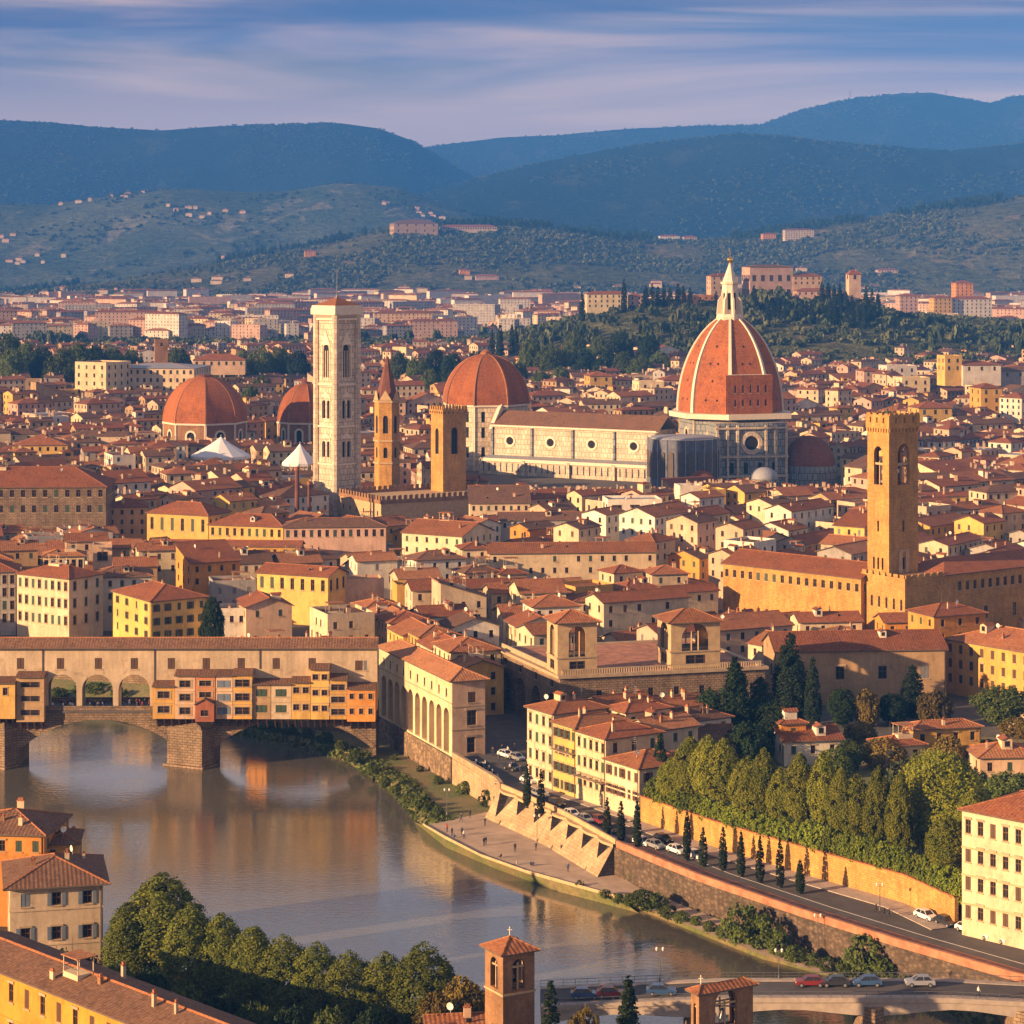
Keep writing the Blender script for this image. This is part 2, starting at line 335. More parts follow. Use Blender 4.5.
def struct(o, label, kind='structure'): o['kind'] = kind; o['label'] = label; return o
def frame(a, b, z=0.0):
    """wall frame: x runs a->b seen from outside, y goes into the wall, z up"""
    d = Vector((b[0] - a[0], b[1] - a[1], 0)); L = d.length; d.normalize()
    return Matrix(((d.x, -d.y, 0, a[0]), (d.y, d.x, 0, a[1]), (0, 0, 1, z), (0, 0, 0, 1))), L
def wall_panel(mb, T, x0, x1, z0, z1, wins, m=0, mr=0, depth=.25):
    """a wall with real openings (x0,x1,z0,z1) and their reveals"""
    old = mb.T; mb.T = T
    xs = sorted({x0, x1, *[w[0] for w in wins], *[w[1] for w in wins]}); zs = sorted({z0, z1, *[w[2] for w in wins], *[w[3] for w in wins]})
    for j in range(len(zs) - 1):
        run = None
        for i in range(len(xs) - 1):
            cx, cz = (xs[i] + xs[i + 1]) / 2, (zs[j] + zs[j + 1]) / 2
            hole = any(w[0] < cx < w[1] and w[2] < cz < w[3] for w in wins)
            if not hole: run = xs[i] if run is None else run
            if run is not None and (hole or i == len(xs) - 2):
                e = xs[i] if hole else xs[i + 1]
                mb.face([(run, 0, zs[j]), (e, 0, zs[j]), (e, 0, zs[j + 1]), (run, 0, zs[j + 1])], m); run = None
    for a, b, c, d in wins:
        mb.face([(a, 0, c), (a, depth, c), (a, depth, d), (a, 0, d)], mr); mb.face([(b, depth, c), (b, 0, c), (b, 0, d), (b, depth, d)], mr)
        mb.face([(a, 0, d), (a, depth, d), (b, depth, d), (b, 0, d)], mr); mb.face([(a, depth, c), (a, 0, c), (b, 0, c), (b, depth, c)], mr)
    mb.T = old
def seg_arc(c, h, sp, r, n, k=0.0):
    Rr = (h * h + r * r) / (2 * r); a = math.asin(min(1, h / Rr)); return [(c + (Rr + k) * math.sin(-a + 2 * a * i / n), sp + r - Rr + (Rr + k) * math.cos(-a + 2 * a * i / n)) for i in range(n + 1)]
def arch_wall(mb, T, x0, x1, z0, z1, arches, m=0, mr=0, depth=.4, n=10, rise=1.0, seg=False):
    """a wall with round or pointed arched openings: (centre, half width, sill z, spring z)"""
    old = mb.T; mb.T = T
    arches = sorted(arches); edges = [x0] + [(a[0] + a[1] + b[0] - b[1]) / 2 for a, b in zip(arches, arches[1:])] + [x1]
    if not arches: mb.face([(x0, 0, z0), (x1, 0, z0), (x1, 0, z1), (x0, 0, z1)], m)
    for k, (c, h, sz, sp) in enumerate(arches):
        a, b = edges[k], edges[k + 1]
        if c - h > a + 1e-4: mb.face([(a, 0, z0), (c - h, 0, z0), (c - h, 0, z1), (a, 0, z1)], m)
        if b > c + h + 1e-4: mb.face([(c + h, 0, z0), (b, 0, z0), (b, 0, z1), (c + h, 0, z1)], m)
        if sz > z0 + 1e-4: mb.face([(c - h, 0, z0), (c + h, 0, z0), (c + h, 0, sz), (c - h, 0, sz)], m); mb.face([(c - h, 0, sz), (c + h, 0, sz), (c + h, depth, sz), (c - h, depth, sz)], mr)
        pts = [(c - h * math.cos(math.pi * i / n), sp + rise * h * math.sin(math.pi * i / n)) for i in range(n + 1)]
        if seg: pts = seg_arc(c, h, sp, rise * h, n)
        for p, q in zip(pts, pts[1:]):
            mb.face([(p[0], 0, p[1]), (q[0], 0, q[1]), (q[0], 0, z1), (p[0], 0, z1)], m)
            mb.face([(p[0], 0, p[1]), (p[0], depth, p[1]), (q[0], depth, q[1]), (q[0], 0, q[1])], mr)
        mb.face([(c - h, 0, sz), (c - h, depth, sz), (c - h, depth, sp), (c - h, 0, sp)], mr); mb.face([(c + h, depth, sz), (c + h, 0, sz), (c + h, 0, sp), (c + h, depth, sp)], mr)
    mb.T = old
def arch_pane(mb, T, c, h, sz, sp, y, m=0, n=10, rise=1.0):
    old = mb.T; mb.T = T
    mb.face([(c - h, y, sz), (c + h, y, sz)] + [(c + h * math.cos(math.pi * i / n), y, sp + rise * h * math.sin(math.pi * i / n)) for i in range(n + 1)], m); mb.T = old

# ------------------------------------------------------------------ windows, chimneys and other repeated parts
WIN = {}
def window_proto(style, shutter='green_shutter', near=False):
    """unit window: x and z run -.5 .. .5 and are scaled to size; y in metres, 0 = wall face, + = inwards"""
    key = (style, shutter, near)
    if key in WIN: return WIN[key]
    mb = MB()
    if style == 'closed':
        for a, b in ((-.48, -.02), (.02, .48)):
            mb.box(a, b, .05, .12, -.5, .5, 1)
            for k in range(6): mb.box(a + .06, b - .06, .03, .06, -.45 + k * .155, -.45 + k * .155 + .09, 1)
        mb.face([(-.5, .16, -.5), (.5, .16, -.5), (.5, .16, .5), (-.5, .16, .5)], 0)
    else:
        mb.face([(-.5, .2, -.5), (.5, .2, -.5), (.5, .2, .5), (-.5, .2, .5)], 0)
        for a, b, c, d in ((-.5, -.42, -.5, .5), (.42, .5, -.5, .5), (-.04, .04, -.5, .5), (-.5, .5, .43, .5), (-.5, .5, -.5, -.43), (-.5, .5, .06, .11)): mb.box(a, b, .12, .195, c, d, 2, 'b')
        if style == 'open' and not near:
            for a, b in ((-1.0, -.53), (.53, 1.0)): mb.box(a, b, -.09, -.012, -.52, .5, 1)
    mb.box(-.62, .62, -.14, .0, -.60, -.515, 3)
    if style in ('framed', 'open') and not near:
        if style == 'framed':
            mb.box(-.64, -.505, -.06, 0, -.51, .5, 3, 'b'); mb.box(.505, .64, -.06, 0, -.51, .5, 3, 'b'); mb.box(-.68, .68, -.1, 0, .505, .63, 3, 'b')
    WIN[key] = mb.mesh('window', ['glass', shutter, 'brown_shutter' if style == 'plain' else 'wood', 'trim_stone']); return WIN[key]
def sub_mesh(kind, mat_):
    key = (kind, mat_)
    if key not in WIN:
        mb = MB()
        if kind == 'shutter':
            mb.box(-.235, .235, -.09, -.012, -.52, .5)
            for k in range(7): mb.box(-.18, .18, -.12, -.09, -.46 + k * .135, -.46 + k * .135 + .08)
        elif kind == 'lintel': mb.box(-.7, .7, -.16, 0, .52, .66)
        WIN[key] = mb.mesh(kind, [mat_])
    return WIN[key]
def add_window(parent, T, cx, cz, w, h, style='plain', shutter='green_shutter', near=False):
    o = bpy.data.objects.new('window', window_proto(style, shutter, near)); COL.objects.link(o); o.parent = parent
    M = Matrix.Translation(-Vector(root_origin(parent))) @ T @ Matrix.Translation((cx, 0, cz)) @ Matrix.Diagonal((w, 1, h, 1))
    o.matrix_local = M
    if near:
        if style == 'open':
            for sx in (-.765, .765):
                s = bpy.data.objects.new('shutter', sub_mesh('shutter', shutter)); COL.objects.link(s); s.parent = o; s.location = (sx, 0, 0)
        if style != 'closed':
            s = bpy.data.objects.new('lintel', sub_mesh('lintel', 'trim_stone')); COL.objects.link(s); s.parent = o
    return o
CH = []
def chimney_protos():
    for k in range(4):
        mb = MB(); w, d, h = ((.8, .6, 1.5), (1.3, .6, 1.7), (.6, .6, 2.1), (.9, .7, 1.2))[k]
        mb.box(-w / 2, w / 2, -d / 2, d / 2, -1.2, h, 0); mb.box(-w / 2 - .12, w / 2 + .12, -d / 2 - .12, d / 2 + .12, h, h + .12, 1)
        for x in ((-.25, .25) if k == 1 else (0,)): mb.box(x - .2, x + .2, -.2, .2, h + .12, h + .5, 2); mb.box(x - .28, x + .28, -.28, .28, h + .5, h + .6, 1)
        CH.append(mb.mesh('chimney', [('cream', 'peach', 'beige', 'brick')[k], 'terracotta', 'pot']))
chimney_protos()
def clutter_protos():
    mb = MB()
    for a in range(10):
        t0, t1 = a * math.pi / 5, (a + 1) * math.pi / 5
        mb.face([(0, .18, 0), (.45 * math.cos(t0), 0, .45 * math.sin(t0)), (.45 * math.cos(t1), 0, .45 * math.sin(t1))], 0)
        mb.face([(0, .20, 0), (.45 * math.cos(t1), .03, .45 * math.sin(t1)), (.45 * math.cos(t0), .03, .45 * math.sin(t0))], 0)
    mb.bar((0, .2, 0), (0, .2, -1.3), .03); mb.bar((0, .1, 0), (0, -.35, -.1), .02)
    WIN['dish'] = mb.mesh('satellite_dish', ['lamp_glass'])
    mb = MB(); mb.bar((0, 0, -1), (0, 0, 3.0), .03)
    for k, z in enumerate((1.6, 2.0, 2.4, 2.8)): mb.bar((-.5 + .07 * k, 0, z), (.5 - .07 * k, 0, z), .02)
    WIN['aerial'] = mb.mesh('aerial', ['metal'])
    mb = MB(); mb.box(-.6, .6, -.05, .02, -.8, .8, 1); mb.box(-.5, .5, -.1, -.04, -.7, .7, 0)
    WIN['skylight'] = mb.mesh('skylight', ['glass', 'aluminium'])
    mb_ = MB(); mb_.box(-.9, .9, -1.1, 1.4, -1.6, 1.3, 0, 'd'); mb_.box(-.45, .45, -1.14, -1.103, .1, 1.05, 1); mb_.box(-.55, .55, -1.2, -1.103, -.02, .09, 2)
    for sx in (-1, 1): mb_.face([(sx * 1.15, -1.4, 1.2), (sx * 1.15, 1.6, 1.2), (0, 1.6, 1.75), (0, -1.4, 1.75)], 3)
    mb_.face([(-.9, -1.1, 1.3), (.9, -1.1, 1.3), (0, -1.1, 1.68)], 0)
    for c_ in ('cream', 'peach', 'white'): WIN['dormer_' + c_] = mb_.mesh('dormer', [c_, 'glass', 'trim_stone', 'rust'])
    mb = MB(); mb.box(-1.7, 1.7, -1.3, 1.3, -1.5, .25, 0, 'd')
    for x in (-1.6, 1.6):
        for y in (-1.2, 1.2): mb.bar((x, y, .2), (x, y, 2.3), .07, .07, 4)
    mb.box(-1.9, 1.9, -1.5, 1.5, 2.3, 2.42, 1); mb.box(-1.7, 1.7, -1.3, -1.2, .9, 1.0, 2); mb.box(-1.7, -1.6, -1.2, 1.3, .9, 1.0, 2)
    WIN['terrace'] = mb.mesh('roof_terrace', ['cream', 'clay', 'metal'])
clutter_protos()
def put_part(mesh, name, parent, loc, rot=(0, 0, 0), scale=1.0):
    o = bpy.data.objects.new(name, mesh); COL.objects.link(o); o.parent = parent
    o.location = Vector(loc) - Vector(root_origin(parent)); o.rotation_euler = rot; o.scale = (scale,) * 3 if isinstance(scale, (int, float)) else scale; return o

# ------------------------------------------------------------------ houses
OCC = []      # plan footprints already taken: (x, y, radius)
POLYS = []    # authored footprints
CLEAR = []    # (px0, px1, py, Y): nothing nearer than Y may rise above row py there
HOUSES = []   # every house, for the labels
def inset(fp, d):
    n = len(fp); out = []
    for i in range(n):
        p, c, q = Vector(fp[i - 1][:2]), Vector(fp[i][:2]), Vector(fp[(i + 1) % n][:2])
        e0, e1 = (c - p).normalized(), (q - c).normalized(); n0, n1 = Vector((-e0.y, e0.x)), Vector((-e1.y, e1.x))
        b = (n0 + n1); b = b / max(b.dot(n0), .2); out.append((c.x + b.x * d, c.y + b.y * d))
    return out
def roof_parts(fp, h, roof, axis, over, slope):
    """surfaces of a roof over a CCW quad: (list of top polygons, list of gable triangles, ridge ends)"""
    P = [Vector((*p[:2], 0)) for p in fp]; E = [Vector((*p, 0)) for p in inset(fp, -over)]
    L01, L12 = (P[1] - P[0]).length, (P[2] - P[1]).length
    if axis is None: axis = 0 if L01 >= L12 else 1
    if axis == 1: P = P[1:] + P[:1]; E = E[1:] + E[:1]; L01, L12 = L12, L01
    half = L12 / 2; rh = half * slope; drop = over * slope
    z = lambda v, zz: Vector((v.x, v.y, zz)); ze = h - drop + .08
    m0, m1 = (E[0] + E[3]) / 2, (E[1] + E[2]) / 2
    tops, gab = [], []
    if roof == 'hip':
        k = min(.5, (half + over) / (L01 + 2 * over)); r0, r1 = m0.lerp(m1, k), m0.lerp(m1, 1 - k)
        A, B = z(r0, h + rh + .08), z(r1, h + rh + .08)
        tops = [[z(E[0], ze), z(E[1], ze), B, A], [z(E[1], ze), z(E[2], ze), B], [z(E[2], ze), z(E[3], ze), A, B], [z(E[3], ze), z(E[0], ze), A]]
    elif roof == 'gable':
        A, B = z(m0, h + rh + .08), z(m1, h + rh + .08)
        tops = [[z(E[0], ze), z(E[1], ze), B, A], [z(E[2], ze), z(E[3], ze), A, B]]
        g0, g1 = (P[0] + P[3]) / 2, (P[1] + P[2]) / 2
        gab = [[z(P[3], h), z(P[0], h), z(g0, h + rh)], [z(P[1], h), z(P[2], h), z(g1, h + rh)]]
    elif roof == 'shed':
        rh = L12 * slope; A, B = z(E[3], h + rh + drop + .08), z(E[2], h + rh + drop + .08)
        tops = [[z(E[0], ze), z(E[1], ze), B, A]]
        gab = [[z(P[3], h), z(P[0], h), z(P[3], h + rh)], [z(P[1], h), z(P[2], h), z(P[2], h + rh)], [z(P[2], h), z(P[3], h), z(P[3], h + rh), z(P[2], h + rh)]]
    else: A = B = z((P[0] + P[2]) / 2, h)
    return tops, gab, (A, B)
def facing(a, b):
    d = Vector((b[0] - a[0], b[1] - a[1])); n = Vector((d.y, -d.x)).normalized(); c = Vector((-(a[0] + b[0]) / 2, -(a[1] + b[1]) / 2)).normalized()
    return n.dot(c)
def add_roof(mb, tops, ridge=True, m=0, m_edge=1, th=.22):
    for t in tops:
        mb.face(t, m)
        lo = [Vector((p.x, p.y, p.z - th)) for p in t]; mb.face(list(reversed(lo)), m_edge)
        for i in range(len(t)):
            j = (i + 1) % len(t)
            if abs(t[i].z - t[j].z) < .01 and t[i].z < max(p.z for p in t) - .02 or len(tops) <= 2: mb.face([lo[i], lo[j], t[j], t[i]], m_edge)
def house(fp, h, roof='hip', axis=None, wall='cream', rf='terracotta', z0=0.0, over=.55, slope=.34, label=None, name='house', cat='house', group=None,
          cols=None, rows=None, ww=1.0, wh=1.7, style='plain', shutter='green_shutter', near=False, chim=1, sill=None, gapx=3.2, gapz=3.5, faces=None, base=None, skip=.0, top_margin=1.1, extra=True, depth=.25, seed=None, trim=None, low=1.6, clutter=.35):
    fp = [tuple(p[:2]) for p in fp]
    if sum(fp[i][0] * fp[(i + 1) % 4][1] - fp[(i + 1) % 4][0] * fp[i][1] for i in range(4)) < 0: fp = fp[::-1]
    i0 = min(range(4), key=lambda i: fp[i][1]); rr = random.Random(seed if seed is not None else int(fp[0][0] * 131 + fp[0][1] * 17))
    root = thing(name, (fp[i0][0], fp[i0][1], z0), label, cat, group); POLYS.append(fp)
    tops, gab, (RA, RB) = roof_parts(fp, h, roof, axis, over, slope)
    depth = .36 if near else depth; wl = MB(); wins = []
    for i in range(4):
        a, b = fp[i], fp[(i + 1) % 4]; T, L = frame(a, b); f = facing(a, b); ws = []
        if f > .04 and (faces is None or i in faces):
            nr = rows if isinstance(rows, int) else max(1, int((h - z0 - top_margin) / gapz)); nr = min(nr, 7)
            c = cols.get(i) if isinstance(cols, dict) else cols
            nc = c if isinstance(c, int) else max(0, int((L - .8) / gapx)) if L > 2.4 else 0
            nc = min(nc, max(0, int(L / (ww * 1.5))))
            for r in range(nr):
                zt = h - top_margin - r * gapz
                if zt - wh < z0 + .3: break
                for k in range(nc):
                    if rr.random() < skip: continue
                    cx = L * (k + .5) / nc; ws.append((cx - ww / 2, cx + ww / 2, zt - wh, zt))
        wall_panel(wl, T, 0, L, z0, h, ws, 0, 1, depth); wins += [(T, w) for w in ws]
        if trim and f > .0:
            old = wl.T; wl.T = T
            for zz in trim: wl.box(-.06, L + .06, -.12, .0, zz, zz + .25, 1, 'b')
            wl.T = old
    for g in gab: wl.face(g, 0)
    if roof == 'flat':
        ins = inset(fp, .3); wl.prism(fp, h, h + .01, 0, False)
        n = 4
        for i in range(n):
            a, b, c, d = fp[i], fp[(i + 1) % n], ins[(i + 1) % n], ins[i]
            wl.face([(*a, h), (*b, h), (*b, h + .9), (*a, h + .9)], 0); wl.face([(*a, h + .9), (*b, h + .9), (*c, h + .9), (*d, h + .9)], 0); wl.face([(*c, h), (*d, h), (*d, h + .9), (*c, h + .9)], 0)
    wl.build('wall', [wall, base or wall], root)
    rm = MB()
    if roof == 'flat': rm.face([(*p, h + .05) for p in inset(fp, .3)], 0)
    else:
        add_roof(rm, tops)
        d = RB - RA
        if d.length > .5:
            rm.bar(RA + Vector((0, 0, .02)), RB + Vector((0, 0, .02)), .17, .17, 6, 2)
        if roof == 'hip':
            for t, q in ((tops[0][0], RA), (tops[0][1], RB), (tops[2][0], RB), (tops[2][1], RA)): rm.bar(t, q, .14, .14, 5, 2)
    if near:
        for i in range(4):
            a, b = fp[i], fp[(i + 1) % 4]
            if facing(a, b) > .05 and math.dist(a, b) > 6:
                T, L = frame(a, b); dp = MB(); dp.T = T; dp.bar((L - .35, -.1, z0), (L - .35, -.1, h - .3), .07, .07, 5); dp.T = None; dp.build('drainpipe', ['dark_trim'], root)
    ro = rm.build('roof', [rf, 'dark_trim' if roof != 'flat' else rf, 'terracotta' if rf != 'terracotta' else 'clay'], root)
    for T, w in wins:
        q_ = rr.random(); st = 'closed' if ww < 1.7 and ((style in ('plain', 'framed') and q_ < .26) or (style == 'open' and q_ < .3)) else 'plain' if style == 'closed' and q_ < .25 else style
        add_window(root, T, (w[0] + w[1]) / 2, (w[2] + w[3]) / 2, w[1] - w[0], w[3] - w[2], st, shutter, near)
    nch = 0
    def on_roof(sx, sy):
        P = [Vector((*p, 0)) for p in fp]; p = P[0].lerp(P[1], sx).lerp(P[3].lerp(P[2], sx), sy)
        best = h
        for t in tops:
            n = (t[1] - t[0]).cross(t[2] - t[0])
            if abs(n.z) > 1e-6: best = min(best if best != h else 1e9, t[0].z - (n.x * (p.x - t[0].x) + n.y * (p.y - t[0].y)) / n.z)
        return Vector((p.x, p.y, best if best < 1e8 else h))
    if extra:
        for k in range(chim):
            q = on_roof(rr.uniform(.15, .85), rr.uniform(.15, .85)); put_part(CH[rr.randrange(4)], 'chimney', ro, q, (0, 0, math.atan2(fp[1][1] - fp[0][1], fp[1][0] - fp[0][0])), rr.uniform(.5, .85)); nch += 1
        an = math.atan2(fp[1][1] - fp[0][1], fp[1][0] - fp[0][0])
        if clutter > .01 and roof in ('gable', 'hip') and rr.random() < .30: put_part(WIN['dormer_' + rr.choice(['cream', 'peach', 'white'])], 'dormer', ro, on_roof(rr.uniform(.25, .75), rr.uniform(.22, .4)), (0, 0, an + (math.pi / 2 if tops[0][0].z and abs((RB - RA).normalized().dot(Vector((math.cos(an), math.sin(an), 0)))) < .5 and (RB - RA).length > .5 else 0)), rr.uniform(.85, 1.15))
        if clutter > .01 and rr.random() < .13: put_part(WIN['terrace'], 'roof_terrace', ro, on_roof(rr.uniform(.3, .7), rr.uniform(.4, .6)) + Vector((0, 0, .1)), (0, 0, an), rr.uniform(.85, 1.2))
        if rr.random() < clutter * .7: put_part(WIN['skylight'], 'skylight', ro, on_roof(rr.uniform(.25, .75), .25) + Vector((0, 0, .12)), (.32, 0, an), rr.uniform(.6, .9))
        if rr.random() < clutter: put_part(WIN['dish'], 'satellite_dish', ro, on_roof(rr.uniform(.2, .8), rr.uniform(.2, .8)) + Vector((0, 0, 1)), (0, 0, rr.uniform(-1, 1)), 1.1)
        if rr.random() < clutter: put_part(WIN['aerial'], 'aerial', ro, on_roof(rr.uniform(.2, .8), rr.uniform(.2, .8)), (0, 0, rr.uniform(0, 3)), 1.0)
    HOUSES.append(dict(o=root, wall=wall, roof=roof, rf=rf, h=h - z0, chim=nch, fp=fp, z=h))
    root['_top'] = h
    return root
def rect(pxl, pxr, eave, h, th=0.0, pxs=None, d=None, Y=None):
    """plan of a house from its eave row and the columns of its front (and far side) edges; h is its eave height"""
    Y = F * (HC - h) / (eave - YH) if Y is None else Y
    c, s = math.cos(R(th)), math.sin(R(th)); k = (pxr - 512) / F; x0 = X_(pxl, Y)
    w = (k * Y - x0) / (c - k * s); A = Vector((x0, Y)); B = A + Vector((c, s)) * w
    v = Vector((-s, c)); C = A if th > 0 else B
    if pxs is not None:
        k2 = (pxs - 512) / F; d = abs((k2 * C.y - C.x) / (v.x - k2 * v.y)) if abs(v.x - k2 * v.y) > 1e-3 else 10
        d = min(d, 60)
    d = d or 11
    return [tuple(A), tuple(B), tuple(B + v * d), tuple(A + v * d)]
def HS(pxl, pxr, eave, h, th=0.0, pxs=None, d=None, bottom=None, **kw):
    fp = rect(pxl, pxr, eave, h, th, pxs, d); o = house(fp, h, **kw)
    if bottom: 
        px = [PX((*p, h))[0] for p in fp]; CLEAR.append((min(px), max(px), bottom, min(p[1] for p in fp)))
    return o
# ------------------------------------------------------------------ trees
def leaf_quads(centres, normals, size, rng, aspect=.7):
    n = len(centres); t = rng.normal(size=(n, 3)); u = np.cross(normals, t); u /= np.maximum(np.linalg.norm(u, axis=1, keepdims=True), 1e-6); w = np.cross(normals, u)
    s = size * rng.uniform(.6, 1.35, (n, 1)); u = u * s; w = w * s * aspect; bend = normals * s * .25
    v = np.stack([centres - u - w * .6, centres + u * .2 - w, centres + u + w * .5 - bend, centres - u * .3 + w], 1); return v.reshape(-1, 3)
def crown_points(shape, H, r, nclump, nleaf, seed, z_low=.12, clump_r=.2, rough=.25):
    """leaf clumps spread over the outside of a crown and through its volume"""
    rng = np.random.default_rng(seed); C, Nn = [], []
    ph = rng.uniform(0, 6.28, 6)
    def rad(t, a):
        if shape == 'oval': b = np.sin(np.pi * np.clip(t, 0, 1) ** .72) ** .62
        elif shape == 'round': b = np.sqrt(np.clip(1 - (2 * t - 1) ** 2, 0, 1))
        elif shape == 'column': b = np.clip(np.sin(np.pi * np.clip(t * .93 + .07, 0, 1) ** .62), 0, 1) ** .7
        elif shape == 'cone': b = np.clip(1.02 - t, 0, 1) ** .8 * np.clip(t * 9, 0, 1) ** .5
        elif shape == 'tier': b = np.clip(1.02 - t, 0, 1) ** .75 * (0.72 + .28 * (1 - (t * 9) % 1)) * np.clip(t * 6, .2, 1)
        elif shape == 'umbrella': b = np.where(t > .45, np.sqrt(np.clip(1 - ((t - .6) / .4) ** 2, 0, 1)), .0)
        else: b = np.sqrt(np.clip(1 - (2 * t - 1) ** 2, 0, 1))
        return b * (1 + rough * (np.sin(a * 2 + ph[0] + t * 5) * .45 + np.sin(a * 3 + ph[1] - t * 9) * .35 + np.sin(a * 5 + ph[2] + t * 14) * .3))
    g = 0
    while g < nclump:
        t, a = rng.uniform(0, 1), rng.uniform(0, 2 * np.pi); b = float(rad(np.array(t), np.array(a)))
        if rng.uniform() > (max(b, .06) if shape in ('oval', 'round', 'umbrella') else b) or b < .03: continue
        q = 1.0 if rng.uniform() < .8 else rng.uniform(.3, .9)
        c = np.array([b * r * q * math.cos(a), b * r * q * math.sin(a), H * (z_low + (1 - z_low) * t)])
        cr = clump_r * r * rng.uniform(.5, 1.6) * (.6 + .4 * b); m = max(4, int(nleaf * rng.uniform(.6, 1.4)))
        d = rng.normal(size=(m, 3)); out = np.array([math.cos(a), math.sin(a), .5 + .8 * (t - .3)]); d = d / np.linalg.norm(d, axis=1, keepdims=True)
        flip = (d @ out) < -.25; d[flip] *= -1
        p = c + d * cr * rng.uniform(.25, 1.15, (m, 1)) - out / np.linalg.norm(out) * cr * .8
        nn = d * .45 + out / np.linalg.norm(out) * .6 + rng.normal(size=(m, 3)) * .5 + np.array([0, 0, .1]); nn /= np.linalg.norm(nn, axis=1, keepdims=True)
        C.append(p); Nn.append(nn); g += 1
    return np.concatenate(C), np.concatenate(Nn), rng
def crown_mesh(shape, H, r, nclump, nleaf, leaf, mat_, seed, **kw):
    c, n, rng = crown_points(shape, H, r, nclump, nleaf, seed, **kw)
    v = leaf_quads(c, n, leaf, rng); k = len(v) // 4
    return np_mesh(bpy.data.meshes.new('crown'), v, np.full(k, 4, np.int32), np.arange(4 * k, dtype=np.int32), None, [mat_], uv=False)
def trunk_mesh(H, r, seed, limbs=6, split=.25):
    mb = MB(); rr = random.Random(seed); p = Vector((0, 0, -.6)); q = Vector((rr.uniform(-.2, .2), rr.uniform(-.2, .2), H * split)); mb.bar(p, q, r * 1.25, r * .8, 8)
    top = Vector((rr.uniform(-.3, .3), rr.uniform(-.3, .3), H * .85)); mb.bar(q, top, r * .8, r * .15, 7)
    for k in range(limbs):
        a = 6.283 * k / max(limbs, 1) + rr.uniform(-.4, .4); s = q.lerp(top, rr.uniform(0, .5)); e = s + Vector((math.cos(a) * H * .22, math.sin(a) * H * .22, H * rr.uniform(.15, .3))); mb.bar(s, e, r * .4, r * .08, 5)
    return mb.mesh('trunk', ['bark'])
TP = {}
def tree_kinds():
    K = dict(plane=('oval', 16, 3.5, 420, 66, .16, 'plane_leaf', .27, 5), big_plane=('round', 17, 7.5, 620, 64, .19, 'plane_leaf', .10, 8), river=('oval', 15, 4.2, 420, 70, .16, 'shade_leaf', .05, 6),
             round=('round', 9, 4.2, 260, 46, .20, 'mid_leaf', .12, 6), dark=('round', 10, 4.2, 260, 46, .20, 'dark_leaf', .1, 5), autumn=('round', 8, 3.8, 230, 34, .24, 'autumn_leaf', .1, 5),
             cypress=('column', 14, 1.0, 330, 30, .13, 'cypress_leaf', .02, 0), big_cypress=('column', 20, 3.0, 380, 34, .24, 'cypress_leaf', .02, 0), cedar=('tier', 20, 5.8, 420, 34, .28, 'dark_leaf', .06, 5),
             shrub=('round', 3, 1.9, 90, 30, .15, 'mid_leaf', .0, 0), hedge=('round', 4, 2.3, 130, 32, .17, 'hedge_leaf', .0, 0), pine=('umbrella', 14, 4.5, 110, 24, .40, 'dark_leaf', .05, 5), olive=('round', 6, 3.2, 90, 16, .36, 'olive_leaf', .12, 4))
    for k, (sh, H, r, nc, nl, lf, m, zl, limbs) in K.items():
        nv = 3 if k in ('plane', 'river', 'round', 'shrub', 'hedge', 'cypress') else 2
        TP[k] = [(crown_mesh(sh, H, r, int(nc * (1, .72, .86)[i]), nl, lf, m, 11 * i + len(k), z_low=zl, clump_r=.24 if 'cypress' not in k else .28, rough=.05 if 'cypress' in k else .14 if k in ('plane', 'river', 'hedge') else .24), trunk_mesh(H, .02 * H + .06, i, limbs) if k not in ('shrub', 'hedge') else None, H, r) for i in range(nv)]
tree_kinds()
TREES = []
def tree(kind, loc, H, wid=1.0, label=None, group=None, desc=None, short=None, name=None, cat='tree'):
    """wid: crown radius in metres (or None: in proportion)"""
    v = TP[kind][rnd.randrange(len(TP[kind]))]; nm = name or {'cypress': 'cypress_tree', 'big_cypress': 'cypress_tree', 'cedar': 'cedar_tree', 'pine': 'pine_tree', 'shrub': 'bush', 'hedge': 'hedge_bush', 'olive': 'olive_tree'}.get(kind, 'tree')
    o = thing(nm, loc, label, 'bush' if kind in ('shrub', 'hedge') else cat, group)
    s = H / v[2]; w = (wid / v[3]) if wid else s
    for m, n_ in ((v[0], 'crown'), (v[1], 'trunk')):
        if m is None: continue
        c = bpy.data.objects.new('foliage' if kind in ('shrub', 'hedge') else n_, m); COL.objects.link(c); c.parent = o
    o.scale = (w * rnd.uniform(.93, 1.07), w * rnd.uniform(.93, 1.07), s); o.rotation_euler = (0, 0, rnd.uniform(0, 6.28))
    if label is None: TREES.append((o, desc, short, H)); 
    OCC.append((loc[0], loc[1], (wid or v[3] * s) * .6)); return o
def T_(kind, px, top, Y, base=0.0, wpx=None, **kw):
    """a tree from the column it stands in, its top row, its distance and the level it stands on"""
    zt = Z_(top, Y); wid = wpx / 2 * Y / F if wpx else None
    return tree(kind, (X_(px, Y), Y, base), zt - base, wid, **kw)

